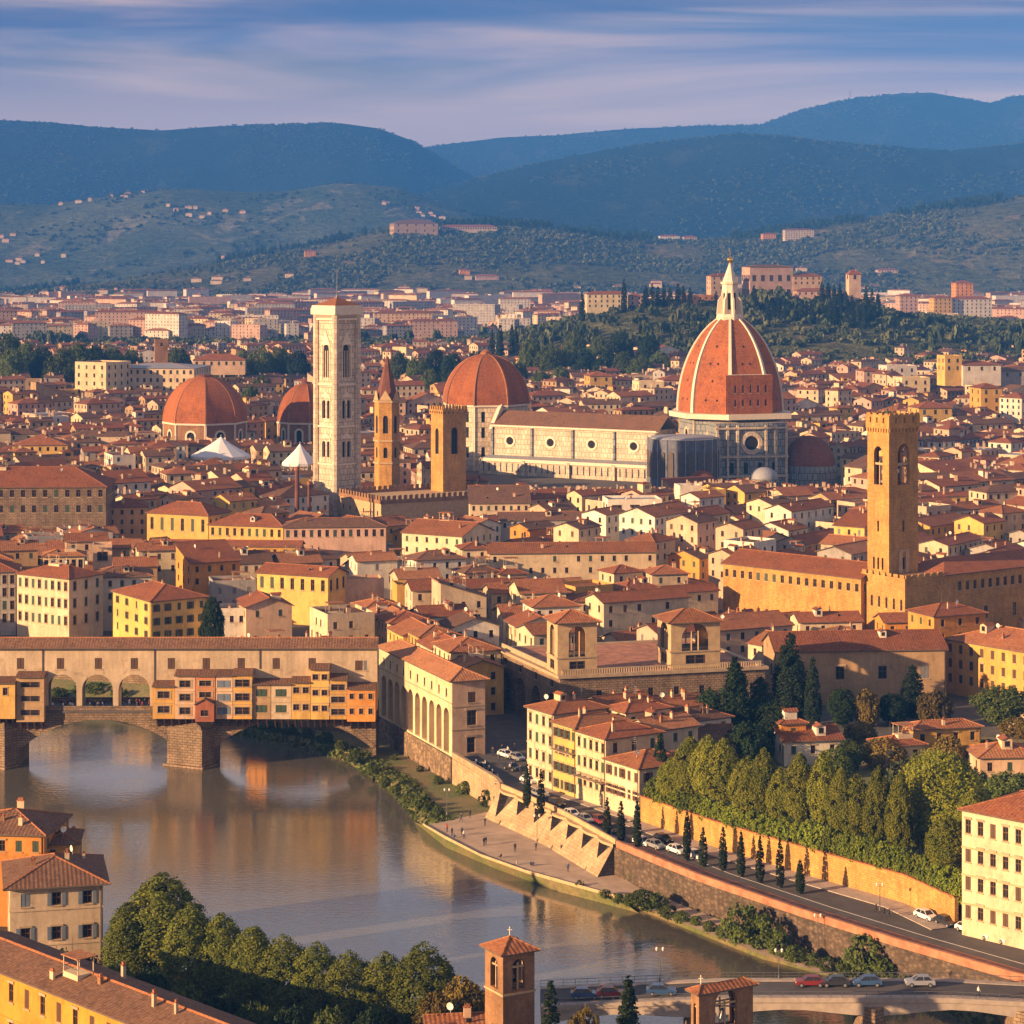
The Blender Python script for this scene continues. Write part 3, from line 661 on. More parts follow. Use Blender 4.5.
# ------------------------------------------------------------------ people and vehicles
def person_mesh(pose, mats, seed):
    J = {'stand': [((0, 0, .95), .15), ((0, 0, 1.18), .155), ((0, 0, 1.42), .13), ((0, 0, 1.52), .06), ((0, -.02, 1.66), .10), ((0, -.01, 1.74), .07),
                   ((.20, 0, 1.40), .06), ((.25, .02, 1.12), .045), ((.25, -.06, .88), .035), ((.25, -.09, .80), .03), ((-.20, 0, 1.40), .06), ((-.25, .02, 1.12), .045), ((-.25, -.06, .88), .035), ((-.25, -.09, .80), .03),
                   ((.10, 0, .86), .10), ((.11, -.01, .48), .065), ((.11, .02, .08), .045), ((.12, -.14, .03), .035), ((-.10, 0, .86), .10), ((-.11, -.01, .48), .065), ((-.11, .02, .08), .045), ((-.12, -.14, .03), .035)],
         'walk': [((0, 0, .93), .15), ((0, -.01, 1.17), .155), ((0, -.03, 1.41), .13), ((0, -.04, 1.51), .06), ((0, -.07, 1.65), .10), ((0, -.06, 1.73), .07),
                  ((.20, -.03, 1.39), .06), ((.25, .10, 1.14), .045), ((.24, .12, .90), .035), ((.24, .10, .82), .03), ((-.20, -.03, 1.39), .06), ((-.25, -.14, 1.13), .045), ((-.23, -.30, .95), .035), ((-.22, -.36, .90), .03),
                  ((.10, 0, .84), .10), ((.11, -.18, .48), .065), ((.11, -.26, .08), .045), ((.11, -.40, .04), .035), ((-.10, 0, .84), .10), ((-.11, .05, .48), .065), ((-.11, .32, .14), .045), ((-.11, .24, .03), .035)],
         'sit': [((0, 0, .16), .16), ((0, .05, .40), .155), ((0, .04, .64), .13), ((0, .02, .74), .06), ((0, -.02, .88), .10), ((0, -.01, .96), .07),
                 ((.20, .03, .62), .06), ((.26, -.08, .40), .045), ((.20, -.30, .36), .035), ((.17, -.38, .36), .03), ((-.20, .03, .62), .06), ((-.26, -.08, .40), .045), ((-.20, -.30, .36), .035), ((-.17, -.38, .36), .03),
                 ((.11, -.06, .15), .10), ((.15, -.42, .42), .065), ((.14, -.66, .08), .045), ((.14, -.80, .04), .035), ((-.11, -.06, .15), .10), ((-.15, -.42, .42), .065), ((-.14, -.66, .08), .045), ((-.14, -.80, .04), .035)]}[pose]
    ed = [(0, 1), (1, 2), (2, 3), (3, 4), (4, 5), (2, 6), (6, 7), (7, 8), (8, 9), (2, 10), (10, 11), (11, 12), (12, 13), (0, 14), (14, 15), (15, 16), (16, 17), (0, 18), (18, 19), (19, 20), (20, 21)]
    me = bpy.data.meshes.new('person'); me.from_pydata([j[0] for j in J], ed, []); o = bpy.data.objects.new('person', me); COL.objects.link(o)
    md = o.modifiers.new('skin', 'SKIN'); sv = me.skin_vertices[0].data
    for i, j in enumerate(J): sv[i].radius = (j[1], j[1] * .85); sv[i].use_root = i == 0
    o.modifiers.new('sub', 'SUBSURF').levels = 1
    dg = bpy.context.evaluated_depsgraph_get(); out = bpy.data.meshes.new_from_object(o.evaluated_get(dg)); bpy.data.objects.remove(o); out.materials.clear()
    for m in mats: out.materials.append(MATS[m])   # top, trousers, skin, hair
    hip = J[0][0][2]
    for p in out.polygons:
        c = p.center; k = 0
        if c.z > J[3][0][2] - .02: k = 3 if (c.z > J[4][0][2] + .05 or c.y > J[4][0][1] + .05) else 2
        elif abs(c.x) > .21 and c.z < J[8][0][2] + .05 and c.z > (J[9][0][2] - .1): k = 2
        elif c.z < hip + .02 or (pose == 'sit' and c.y < -.1 and abs(c.x) < .2 and c.z < .5): k = 1
        p.material_index = k; p.use_smooth = True
    return out
PEO = {}
def person(loc, rz, pose, top, bottom, label=None, group=None):
    k = (pose, top, bottom)
    if k not in PEO: PEO[k] = person_mesh(pose, [top, bottom, 'skin', 'hair'], 0)
    o = bpy.data.objects.new('person', PEO[k]); COL.objects.link(o); o.location = loc; o.rotation_euler = (0, 0, rz); tag(o, label, 'person', group); return o
def car_meshes(paint):
    """a hatchback nosing towards -y, wheels on z = 0"""
    out = {}; mb = MB()
    prof = [(-2.05, .34), (-2.08, .62), (-1.95, .80), (-1.05, .93), (1.85, .98), (2.02, .82), (2.02, .36)]
    def shell(pr, w0, w1, m):
        n = len(pr)
        zs = [p[1] for p in pr]; lo, hi = min(zs), max(zs); wd = lambda z: w0 + (w1 - w0) * max(0, (z - lo) / (hi - lo + 1e-6)) ** 2
        for i in range(n):
            a, b = pr[i], pr[(i + 1) % n]; mb.face([(-wd(a[1]), a[0], a[1]), (wd(a[1]), a[0], a[1]), (wd(b[1]), b[0], b[1]), (-wd(b[1]), b[0], b[1])][::-1], m)
        mb.face([(wd(p[1]), p[0], p[1]) for p in pr], m); mb.face([(-wd(p[1]), p[0], p[1]) for p in reversed(pr)], m)
    shell(prof, .88, .80, 0)
    mb.box(-.60, .60, -.38, 1.22, 1.425, 1.47, 0)
    for sx in (-1, 1):
        for (y0, z0), (y1, z1) in (((-1.02, .95), (-.38, 1.44)), ((.42, .96), (.42, 1.44)), ((1.72, .97), (1.22, 1.44))): mb.bar((sx * .79, y0, z0), (sx * .60, y1, z1), .05, .05, 4)
    out['body'] = mb.mesh('body', [paint])
    mb = MB(); lo = [(-.76, -1.0, .95), (.76, -1.0, .95), (.77, 1.7, .975), (-.77, 1.7, .975)]; hi = [(-.57, -.38, 1.43), (.57, -.38, 1.43), (.57, 1.2, 1.43), (-.57, 1.2, 1.43)]
    for i in range(4): mb.face([lo[i], lo[(i + 1) % 4], hi[(i + 1) % 4], hi[i]])
    out['window'] = mb.mesh('window', ['glass'])
    mb = MB()
    for x0, x1, r, m in ((-.11, .11, .32, 0), (-.125, .125, .19, 1)):
        pts = [(math.cos(a * math.pi / 7) * r, math.sin(a * math.pi / 7) * r) for a in range(14)]
        for i in range(14):
            p, q = pts[i], pts[(i + 1) % 14]; mb.face([(x0, *p), (x1, *p), (x1, *q), (x0, *q)], m)
        mb.face([(x1, *p) for p in pts], m); mb.face([(x0, *p) for p in reversed(pts)], m)
    out['wheel'] = mb.mesh('wheel', ['rubber', 'aluminium'])
    mb = MB(); mb.box(-.2, .2, -.05, .05, -.07, .07); out['headlight'] = mb.mesh('headlight', ['lamp_glass']); return out
CARM = {}
def car(loc, rz, paint, label=None, group='cars on the riverside road', long=1.0):
    if paint not in CARM: CARM[paint] = car_meshes(paint)
    M = CARM[paint]; o = thing('car', loc, label, 'car', group); o.rotation_euler = (0, 0, rz); o.scale = (1, long, 1)
    for k, ps in (('body', [(0, 0, 0)]), ('window', [(0, 0, 0)]), ('wheel', [(-.8, -1.3, .32), (.8, -1.3, .32), (-.8, 1.3, .32), (.8, 1.3, .32)]), ('headlight', [(-.6, -2.03, .66), (.6, -2.03, .66)])):
        for p in ps:
            c = bpy.data.objects.new(k, M[k]); COL.objects.link(c); c.parent = o; c.location = p
    return o
SCO = {}
def scooter(loc, rz, paint, label, group):
    if paint not in SCO:
        mb = MB(); mb.box(-.16, .16, -.25, .75, .35, .62, 0); mb.box(-.2, .2, -.62, -.5, .3, .95, 0); mb.box(-.17, .17, -.5, -.2, .25, .36, 0); mb.bar((0, -.6, .4), (0, -.45, 1.05), .06, .05); mb.bar((-.33, -.45, 1.03), (.33, -.45, 1.03), .03)
        b = mb.mesh('body', [paint]); mb = MB(); mb.box(-.15, .15, -.2, .7, .62, .76); s = mb.mesh('seat', ['rubber']); mb = MB(); mb.bar((-.06, 0, 0), (.06, 0, 0), .25, .25, 12); w = mb.mesh('wheel', ['rubber']); SCO[paint] = (b, s, w)
    b, s, w = SCO[paint]; o = thing('scooter', loc, label, 'scooter', group); o.rotation_euler = (0, 0, rz)
    for m, n_, p in ((b, 'body', (0, 0, 0)), (s, 'seat', (0, 0, 0)), (w, 'wheel', (0, -.68, .25)), (w, 'wheel', (0, .6, .25))):
        c = bpy.data.objects.new(n_, m); COL.objects.link(c); c.parent = o; c.location = p
    return o
# ------------------------------------------------------------------ ground, river, banks, hills
BANK = [(-420, 690), (-140, 606), (-85, 590), (-62, 560), (-40, 549), (-30.4, 541.6), (-12.7, 496.4), (-3.2, 472), (-2.3, 467), (8.9, 446), (18, 423), (31, 400), (45.5, 379), (58.5, 362), (71, 347), (82, 334), (110, 300), (150, 240)]
SOUTH = [(-700, 470), (-120, 396), (-72, 378), (-56, 352), (-20, 338), (0, 322), (12, 300), (16, 280), (20, 150)]
def sheet(name, pts, z, m, label, kind='structure'):
    mb = MB(); mb.face([(p[0], p[1], z) for p in pts], 0); o = mb.build(name, [m]); struct(o, label, kind); return o
def ccw(p): return p if sum(p[i][0] * p[(i + 1) % len(p)][1] - p[(i + 1) % len(p)][0] * p[i][1] for i in range(len(p))) > 0 else p[::-1]
sheet('ground', ccw(BANK + [(9000, 240), (9000, 13900), (-9000, 13900), (-9000, 690)]), 0, 'city_ground', 'city plain between the river and the hills')
sheet('near_bank_ground', ccw(SOUTH + [(-700, 150)]), 0, 'soil', 'near bank under the trees')
sheet('water', [(-800, 120), (400, 120), (400, 760), (-800, 760)], -7, 'water', 'calm river reflecting the evening sky')
def wallline(pts, z0, z1, name, m, label, cat='wall', th=.6, cap=None, group=None):
    root = thing(name, (pts[0][0], pts[0][1], max(z0, -7)), label, cat, group); mb = MB(); P = [Vector(p) for p in pts]; nrm = []
    for i in range(len(P)):
        d = (P[min(i + 1, len(P) - 1)] - P[max(i - 1, 0)]).normalized(); nrm.append(Vector((-d.y, d.x)))
    Q = [p + n * th for p, n in zip(P, nrm)]
    for i in range(len(P) - 1):
        a, b, c, d = P[i], P[i + 1], Q[i + 1], Q[i]
        mb.face([(*a, z0), (*b, z0), (*b, z1), (*a, z1)], 0); mb.face([(*c, z0), (*d, z0), (*d, z1), (*c, z1)], 0); mb.face([(*a, z1), (*b, z1), (*c, z1), (*d, z1)], 0)
    mb.face([(*Q[0], z0), (*P[0], z0), (*P[0], z1), (*Q[0], z1)], 0); mb.face([(*P[-1], z0), (*Q[-1], z0), (*Q[-1], z1), (*P[-1], z1)], 0)
    mb.build('masonry', [m], root)
    if cap:
        cb = MB(); h = cap[1]; p0 = [p - n * .15 for p, n in zip(P, nrm)]; q0 = [q + n * .15 for q, n in zip(Q, nrm)]
        for i in range(len(P) - 1):
            a, b, c, d = p0[i], p0[i + 1], q0[i + 1], q0[i]
            cb.face([(*a, z1 + h), (*b, z1 + h), (*c, z1 + h), (*d, z1 + h)]); cb.face([(*a, z1 + .003), (*b, z1 + .003), (*b, z1 + h), (*a, z1 + h)]); cb.face([(*c, z1 + .003), (*d, z1 + .003), (*d, z1 + h), (*c, z1 + h)])
        cb.build('coping', [cap[0]], root)
    return root
wallline([(p[0], p[1]) for p in BANK[0:5]], -7.6, .9, 'embankment_wall', 'wall_stone', 'old stone quay wall upstream, seen beyond the arched bridge', th=.8, cap=('trim_stone', .18))
wallline(BANK[4:7], -7.6, -.02, 'embankment_wall', 'quay_stone', 'rough stone quay wall carrying the arcaded corridor building', th=.8)
wallline([(-12.4, 496), (-7.6, 483.5), (-3.2, 472), (-2.35, 467.3)], -7.6, 1.15, 'embankment_wall', 'quay_block', 'sandy quay wall and parapet between arcade and scalloped wall', th=.5, cap=('trim_stone', .15))
wallline([(18.05, 422.9), (24.5, 411.5), (31, 400), (45.5, 379), (58.5, 362), (71, 347), (82, 334), (110, 300)], -7.6, -.25, 'embankment_wall', 'rubble_stone', 'long dark rubble quay wall below the red pavement', th=.8)
wallline([(18.3, 422.6), (24.5, 411.3), (31, 399.8), (45.5, 378.8), (58.5, 361.8), (71, 346.9), (79, 338.2)], -.2, .95, 'parapet', 'terra_path', 'low terracotta coloured parapet along the riverside road', th=.35, cap=('terra_path', .12))
# scalloped retaining wall with its triangular niches
def scallop():
    A, B = Vector((-2.3, 467)), Vector((18, 423)); C = Vector((8.9, 446)); root = thing('scalloped_wall', (-2.3, 467, -5), 'sloping retaining wall with a scalloped top and seven dark triangular niches', 'wall')
    mb = MB(); n = 7; ptsT = [A.lerp(C, t) if t <= 1 else C.lerp(B, t - 1) for t in [2 * i / n for i in range(n + 1)]]
    out = [];  d = (B - A).normalized(); nr = Vector((d.y, -d.x))
    P3 = lambda v, z: Vector((v.x, v.y, z))
    zt, zb = -.2, -5.3; slope = 3.2
    def S(i, t, z): # on the battered face: station i..i+1 at parameter t
        p = ptsT[i].lerp(ptsT[i + 1], t); return P3(p + nr * (slope * (zt - z) / (zt - zb) + .2), z)
    for i in range(n):
        k = .36 if i else .44; z_n = zb + (.9 if i == 0 else 2.5)
        m_ = S(i, .5, z_n); l, r = S(i, .5 - k, zt), S(i, .5 + k, zt); L0, R0 = S(i, 0, zt), S(i, 1, zt)
        lb, rb, bm = S(i, 0, zb), S(i, 1, zb), S(i, .5, zb)
        mb.face([L0, lb, m_, l], 0); mb.face([lb, bm, m_], 0); mb.face([bm, rb, m_], 0); mb.face([m_, rb, R0, r], 0)
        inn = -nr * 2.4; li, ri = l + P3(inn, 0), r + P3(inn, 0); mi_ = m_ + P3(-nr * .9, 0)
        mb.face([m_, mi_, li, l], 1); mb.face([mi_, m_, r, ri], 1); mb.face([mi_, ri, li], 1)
        # scalloped deck edge above the niche
        q = [P3((ptsT[i].lerp(ptsT[i + 1], t / 8)) + nr * (.25 + .75 * math.sin(math.pi * t / 8)), zt) for t in range(9)]
        for a, b in zip(q, q[1:]): mb.face([a, b, b + Zu * .45, a + Zu * .45], 2)
        mb.face([v + Zu * .45 for v in q] + [P3(ptsT[i + 1] - nr * 1.2, zt + .45), P3(ptsT[i] - nr * 1.2, zt + .45)], 2); mb.face(list(reversed(q)) + [P3(ptsT[i] - nr * 2.4, zt), P3(ptsT[i + 1] - nr * 2.4, zt)], 1)
    e = B + nr * .3; mb.face([P3(B, zb), P3(B, zt), S(n - 1, 1, zt), S(n - 1, 1, zb)], 1)
    mb.build('masonry', ['quay_block', 'dark_shade_stone', 'sand_stone'], root)  # niche faces and soffits get a dark colour to deepen their shade
    pw = MB(); 
    for i in range(n):
        a, b = ptsT[i] - nr * .2, ptsT[i + 1] - nr * .2; c, e = b - nr * .4, a - nr * .4; pw.prism([a, b, c, e][::1], zt + .45, 1.1, 0)
    pw.build('parapet', ['sand_stone'], root)
scallop()
WATER = [(200, 728), (240, 737), (300, 748), (345, 762), (390, 792), (415, 822), (450, 848), (500, 868), (560, 890), (640, 912), (700, 936), (760, 960), (830, 978), (900, 1000), (1010, 1040)]
def bank():
    w = [G(x, y, -7) for x, y in WATER]; w = [Vector((-140, 598, -7)), Vector((-90, 580, -7))] + w
    inn = []
    for i, p in enumerate(w):
        d = (w[min(i + 1, len(w) - 1)] - w[max(i - 1, 0)]).normalized(); n = Vector((-d.y, d.x, 0)); inn.append(p + n * 2.2 + Zu * 1.7)
    mb = MB()
    for i in range(len(w) - 1): mb.face([w[i] - Zu * .6, w[i + 1] - Zu * .6, inn[i + 1], inn[i]], 0)
    back = [(p[0] + .4, p[1] + .3) for p in BANK if 250 < p[1] < 606]
    mb.face([tuple(p) for p in inn] + [(p[0], p[1], -5.3) for p in reversed(back)], 0)
    for a, b in (((-150, 606), (-90, 588)), ((-90, 588), (-64, 560))):   # steeper green slope under the upstream quay wall
        a, b = Vector(a), Vector(b); d = (b - a).normalized(); n = Vector((d.y, -d.x)); mb.face([(*(a + n * 14), -6.6), (*(b + n * 14), -6.6), (*(b + n * .5), -1.2), (*(a + n * .5), -1.2)], 0)
    struct(mb.build('riverbank', ['grass_ground']), 'grassy bank below the quay walls'); return w, inn
WL, INN = bank()
plaza = [G(x, y, -5.2) for x, y in [(424, 826), (445, 838), (480, 856), (525, 872), (575, 886), (615, 897), (700, 930), (760, 954), (826, 975), (848, 968), (760, 935), (700, 912), (640, 888), (612, 872), (560, 845), (500, 815), (488, 812)]]
sheet('promenade', ccw([tuple(p[:2]) for p in plaza]), -5.17, 'sand', 'sandy river promenade where people sit')
PLAZA = [tuple(p[:2]) for p in plaza]
mb = MB(); kp = [G(x, y, -5.17) for x, y in [(424, 826), (445, 838), (480, 856), (525, 872), (575, 886), (615, 897)]]; kq = [G(x, y, -7.1) for x, y in [(414, 822), (446, 848), (498, 870), (558, 892), (600, 903), (640, 914)]]
for i in range(len(kp) - 1):
    a, b, c, d = kp[i], kp[i + 1], kq[i + 1], kq[i]; u = (a - d) * .15; w = (b - c) * .15
    mb.face([d, c, b - w + Zu * .12, a - u + Zu * .12], 1); mb.face([a - u + Zu * .12, b - w + Zu * .12, b - w + Zu * .4, a - u + Zu * .4], 0); mb.face([a - u + Zu * .4, b - w + Zu * .4, b + Zu * .4, a + Zu * .4], 0); mb.face([a + Zu * .4, b + Zu * .4, b, a], 0)
struct(mb.build('promenade_kerb', ['sand_stone', 'grass_ground']), 'stone kerb round the promenade')
FAC = [(3, 474), (23.4, 442)]; GW = [(23.6, 441), (36, 421), (50, 402), (63, 385.5), (68.6, 372)]
road = [(-11.2, 495.8), (-2.2, 471.8), (-1.4, 467.4), (9.8, 446.6), (18.9, 423.6), (32.4, 400.8), (46.9, 380), (59.9, 363), (72.4, 348), (84, 334.5), (112, 301), (135, 301), (78, 360), (69.4, 367.5), (63.2, 385), (50, 401.8), (23.5, 441.8), (2.6, 474), (.2, 500), (-4, 520), (-13, 556), (-34, 612), (-43, 640), (-52, 640), (-40, 600), (-26, 556), (-20, 540), (-5, 499)]
sheet('road', ccw(road), .02, 'asphalt', 'asphalt riverside road')
def strip(name, pts, o0, o1, z, m, label):
    mb = MB(); P = [Vector(p) for p in pts]; N_ = []
    for i in range(len(P)): d = (P[min(i + 1, len(P) - 1)] - P[max(i - 1, 0)]).normalized(); N_.append(Vector((-d.y, d.x)))
    for i in range(len(P) - 1):
        a, b = P[i] + N_[i] * o0, P[i + 1] + N_[i + 1] * o0; c, d = P[i + 1] + N_[i + 1] * o1, P[i] + N_[i] * o1
        mb.face([(*a, z), (*b, z), (*c, z), (*d, z)]); mb.face([(*d, z - .14), (*d, z), (*c, z), (*c, z - .14)]); mb.face([(*a, z - .14), (*b, z - .14), (*b, z), (*a, z)])
    struct(mb.build(name, [m]), label)
QW = [(18.3, 422.6), (24.5, 411.3), (31, 399.8), (45.5, 378.8), (58.5, 361.8), (71, 346.9), (79, 338.2)]
strip('pavement', QW, .9, 4.4, .14, 'terra_path', 'wide terracotta coloured riverside pavement')
strip('pavement', [(-2.1, 466.6), (8.9, 446), (18.2, 423)], .5, 2.6, .14, 'concrete', 'pavement over the scalloped wall')
strip('pavement', FAC[::1], -2.0, -.02, .14, 'concrete', 'pavement below the yellow house row')
strip('pavement', GW, -4.2, -.02, .14, 'concrete', 'narrow pavement below the garden wall')
strip('road_marking', QW, 7.0, 7.15, .03, 'line_white', 'white line along the riverside road')
GARDEN = [(24.4, 441.5), (36.6, 421.6), (50.6, 402.5), (63.6, 386), (72, 376), (108, 384), (112, 500), (62, 500), (44, 478), (34, 455)]
sheet('garden_ground', ccw(GARDEN), 3.6, 'grass_ground', 'raised garden behind the wall')
wallline(GW, 0, 4.6, 'garden_wall', 'gold_stone', 'tall golden garden wall along the riverside road, hedges on top', th=.7, cap=('terracotta', .2))
for k_, (a_, b_) in enumerate(((1, 2), (2, 3), (3, 4))):
    pass
# --- hills
def vnoise(x, y, seed):
    rng = np.random.default_rng(seed); T = rng.uniform(-1, 1, (64, 64)); xi, yi = np.floor(x).astype(int), np.floor(y).astype(int); fx, fy = x - xi, y - yi; fx, fy = fx * fx * (3 - 2 * fx), fy * fy * (3 - 2 * fy)
    g = lambda a, b: T[a % 64, b % 64]
    return (g(xi, yi) * (1 - fx) + g(xi + 1, yi) * fx) * (1 - fy) + (g(xi, yi + 1) * (1 - fx) + g(xi + 1, yi + 1) * fx) * fy
class Hill:
    def __init__(s, prof, Yr, Yt, Yb, amp, lam, seed, p=1.0):
        s.px = np.array([q[0] for q in prof]); s.zz = np.array([Z_(q[1], Yr) for q in prof]); s.X = (s.px - 512) * Yr / F; s.Yr, s.Yt, s.Yb, s.amp, s.lam, s.seed, s.p = Yr, Yt, Yb, amp, lam, seed, p
    def z(s, X, Y):
        X, Y = np.asarray(X, float), np.asarray(Y, float); k = X * s.Yr / np.maximum(Y, 1)
        zr = np.interp(k * .5 + X * .5, s.X, s.zz); t = np.clip((Y - s.Yt) / (s.Yr - s.Yt), 0, 1); tb = np.clip((s.Yb - Y) / (s.Yb - s.Yr), 0, 1); q = np.minimum(t, tb)
        sm = (q * q * (3 - 2 * q)) ** s.p; n = sum(vnoise(X / (s.lam / 2 ** i) + 9.1 * i, Y / (s.lam / 2 ** i) + 4.7 * i, s.seed + i) * .5 ** i for i in range(4))
        r = vnoise(X / 37.0, Y / 37.0, s.seed + 9) * .04
        return zr * sm + (n * s.amp + r * s.amp) * np.sqrt(sm) * np.where(t < 1, (1 - .75 * t), .25) - 2.0 * (sm < 1e-3)
    def build(s, name, m, label, nx=220, ny=110, mm=1.35):
        xs = np.linspace(s.X[0], s.X[-1], nx); ys = np.concatenate([np.linspace(s.Yt, s.Yr, int(ny * .75)), np.linspace(s.Yr, s.Yb, ny - int(ny * .75) + 1)[1:]]); XX, YY = np.meshgrid(xs, ys); ZZ = s.z(XX, YY)
        v = np.stack([XX.ravel(), YY.ravel(), ZZ.ravel()], 1); i, j = np.meshgrid(np.arange(nx - 1), np.arange(len(ys) - 1)); a = (j * nx + i).ravel(); idx = np.stack([a, a + 1, a + nx + 1, a + nx], 1).ravel().astype(np.int32)
        me = np_mesh(bpy.data.meshes.new(name), v, np.full(len(a), 4, np.int32), idx, None, [m], True, uv=False); o = bpy.data.objects.new(name, me); COL.objects.link(o); struct(o, label); return o
HV = Hill([(330, 352.2), (420, 351), (480, 347), (560, 324), (620, 309), (700, 303), (760, 300), (830, 304), (900, 315), (960, 321), (1060, 326), (1200, 338), (1300, 352)], 2350, 1760, 3000, 5, 260, 3)
HB = Hill([(-250, 306), (-100, 302), (0, 294), (100, 284), (200, 268), (300, 250), (370, 232), (400, 225), (500, 223), (560, 228), (620, 236), (700, 238), (760, 234), (820, 226), (900, 214), (960, 205), (1024, 196), (1150, 186), (1300, 180)], 5600, 4350, 7000, 34, 800, 21)
HF = Hill([(-300, 198), (-100, 200), (0, 204), (60, 206), (120, 198), (180, 192), (240, 197), (290, 196), (340, 188), (400, 192), (470, 215), (560, 248), (640, 266)], 7600, 5700, 9000, 70, 1200, 33)
HCc = Hill([(200, 268), (300, 238), (370, 214), (420, 200), (470, 187), (520, 174), (600, 156), (680, 141), (730, 134), (780, 135), (830, 139), (900, 146), (950, 149), (1024, 143), (1150, 138), (1350, 150)], 9000, 6500, 9900, 80, 1500, 45)
HD = Hill([(-400, 118), (-100, 116), (0, 119), (40, 121), (90, 125), (160, 128), (230, 122), (290, 119.5), (340, 120), (380, 126), (410, 138), (440, 156), (480, 182), (560, 222), (640, 250)], 10500, 8200, 11600, 90, 1900, 57)
HE = Hill([(250, 190), (350, 162), (430, 148), (500, 139), (560, 135), (640, 128), (700, 127), (760, 128), (800, 115), (850, 104), (900, 98), (930, 97), (970, 104), (990, 108), (1010, 101), (1040, 99), (1200, 97), (1400, 110)], 13000, 10500, 13850, 100, 2200, 71)
HV.build('villa_hill', 'hill_olive', 'low wooded hill with the villas, behind the great dome')
HB.build('hill', 'hill_olive', 'olive covered hillside beyond the far suburbs', 300, 150)
HF.build('hill', 'hill_field', 'hazy lower hills with fields under the blue mountain')
HCc.build('hill', 'hill_wood', 'broad wooded ridge behind the villa hill', 300, 120)
HD.build('mountain', 'hill_wood', 'long blue flat topped mountain')
HE.build('mountain', 'hill_wood', 'distant blue peak with masts')
def ground_z(X, Y):
    z = 0.0
    for h in (HV, HB): 
        if h.Yt < Y < h.Yb: z = max(z, float(h.z(X, Y)))
    return z
hz = MB(); hz.box(-6500, 6500, -300, 14000, -60, 1120)
ho = hz.build('haze', []); struct(ho, 'blue evening haze', 'stuff'); 
hm = bpy.data.materials.new('haze'); hm.use_nodes = True; t = hm.node_tree; t.nodes.clear(); pv = N('ShaderNodeVolumePrincipled', t); ou = N('ShaderNodeOutputMaterial', t); t.links.new(pv.outputs[0], ou.inputs['Volume'])
pv.inputs['Color'].default_value = (.07, .31, 1.0, 1); pv.inputs['Density'].default_value = 7.4e-5; pv.inputs['Anisotropy'].default_value = -0.25
ho.data.materials.append(hm)
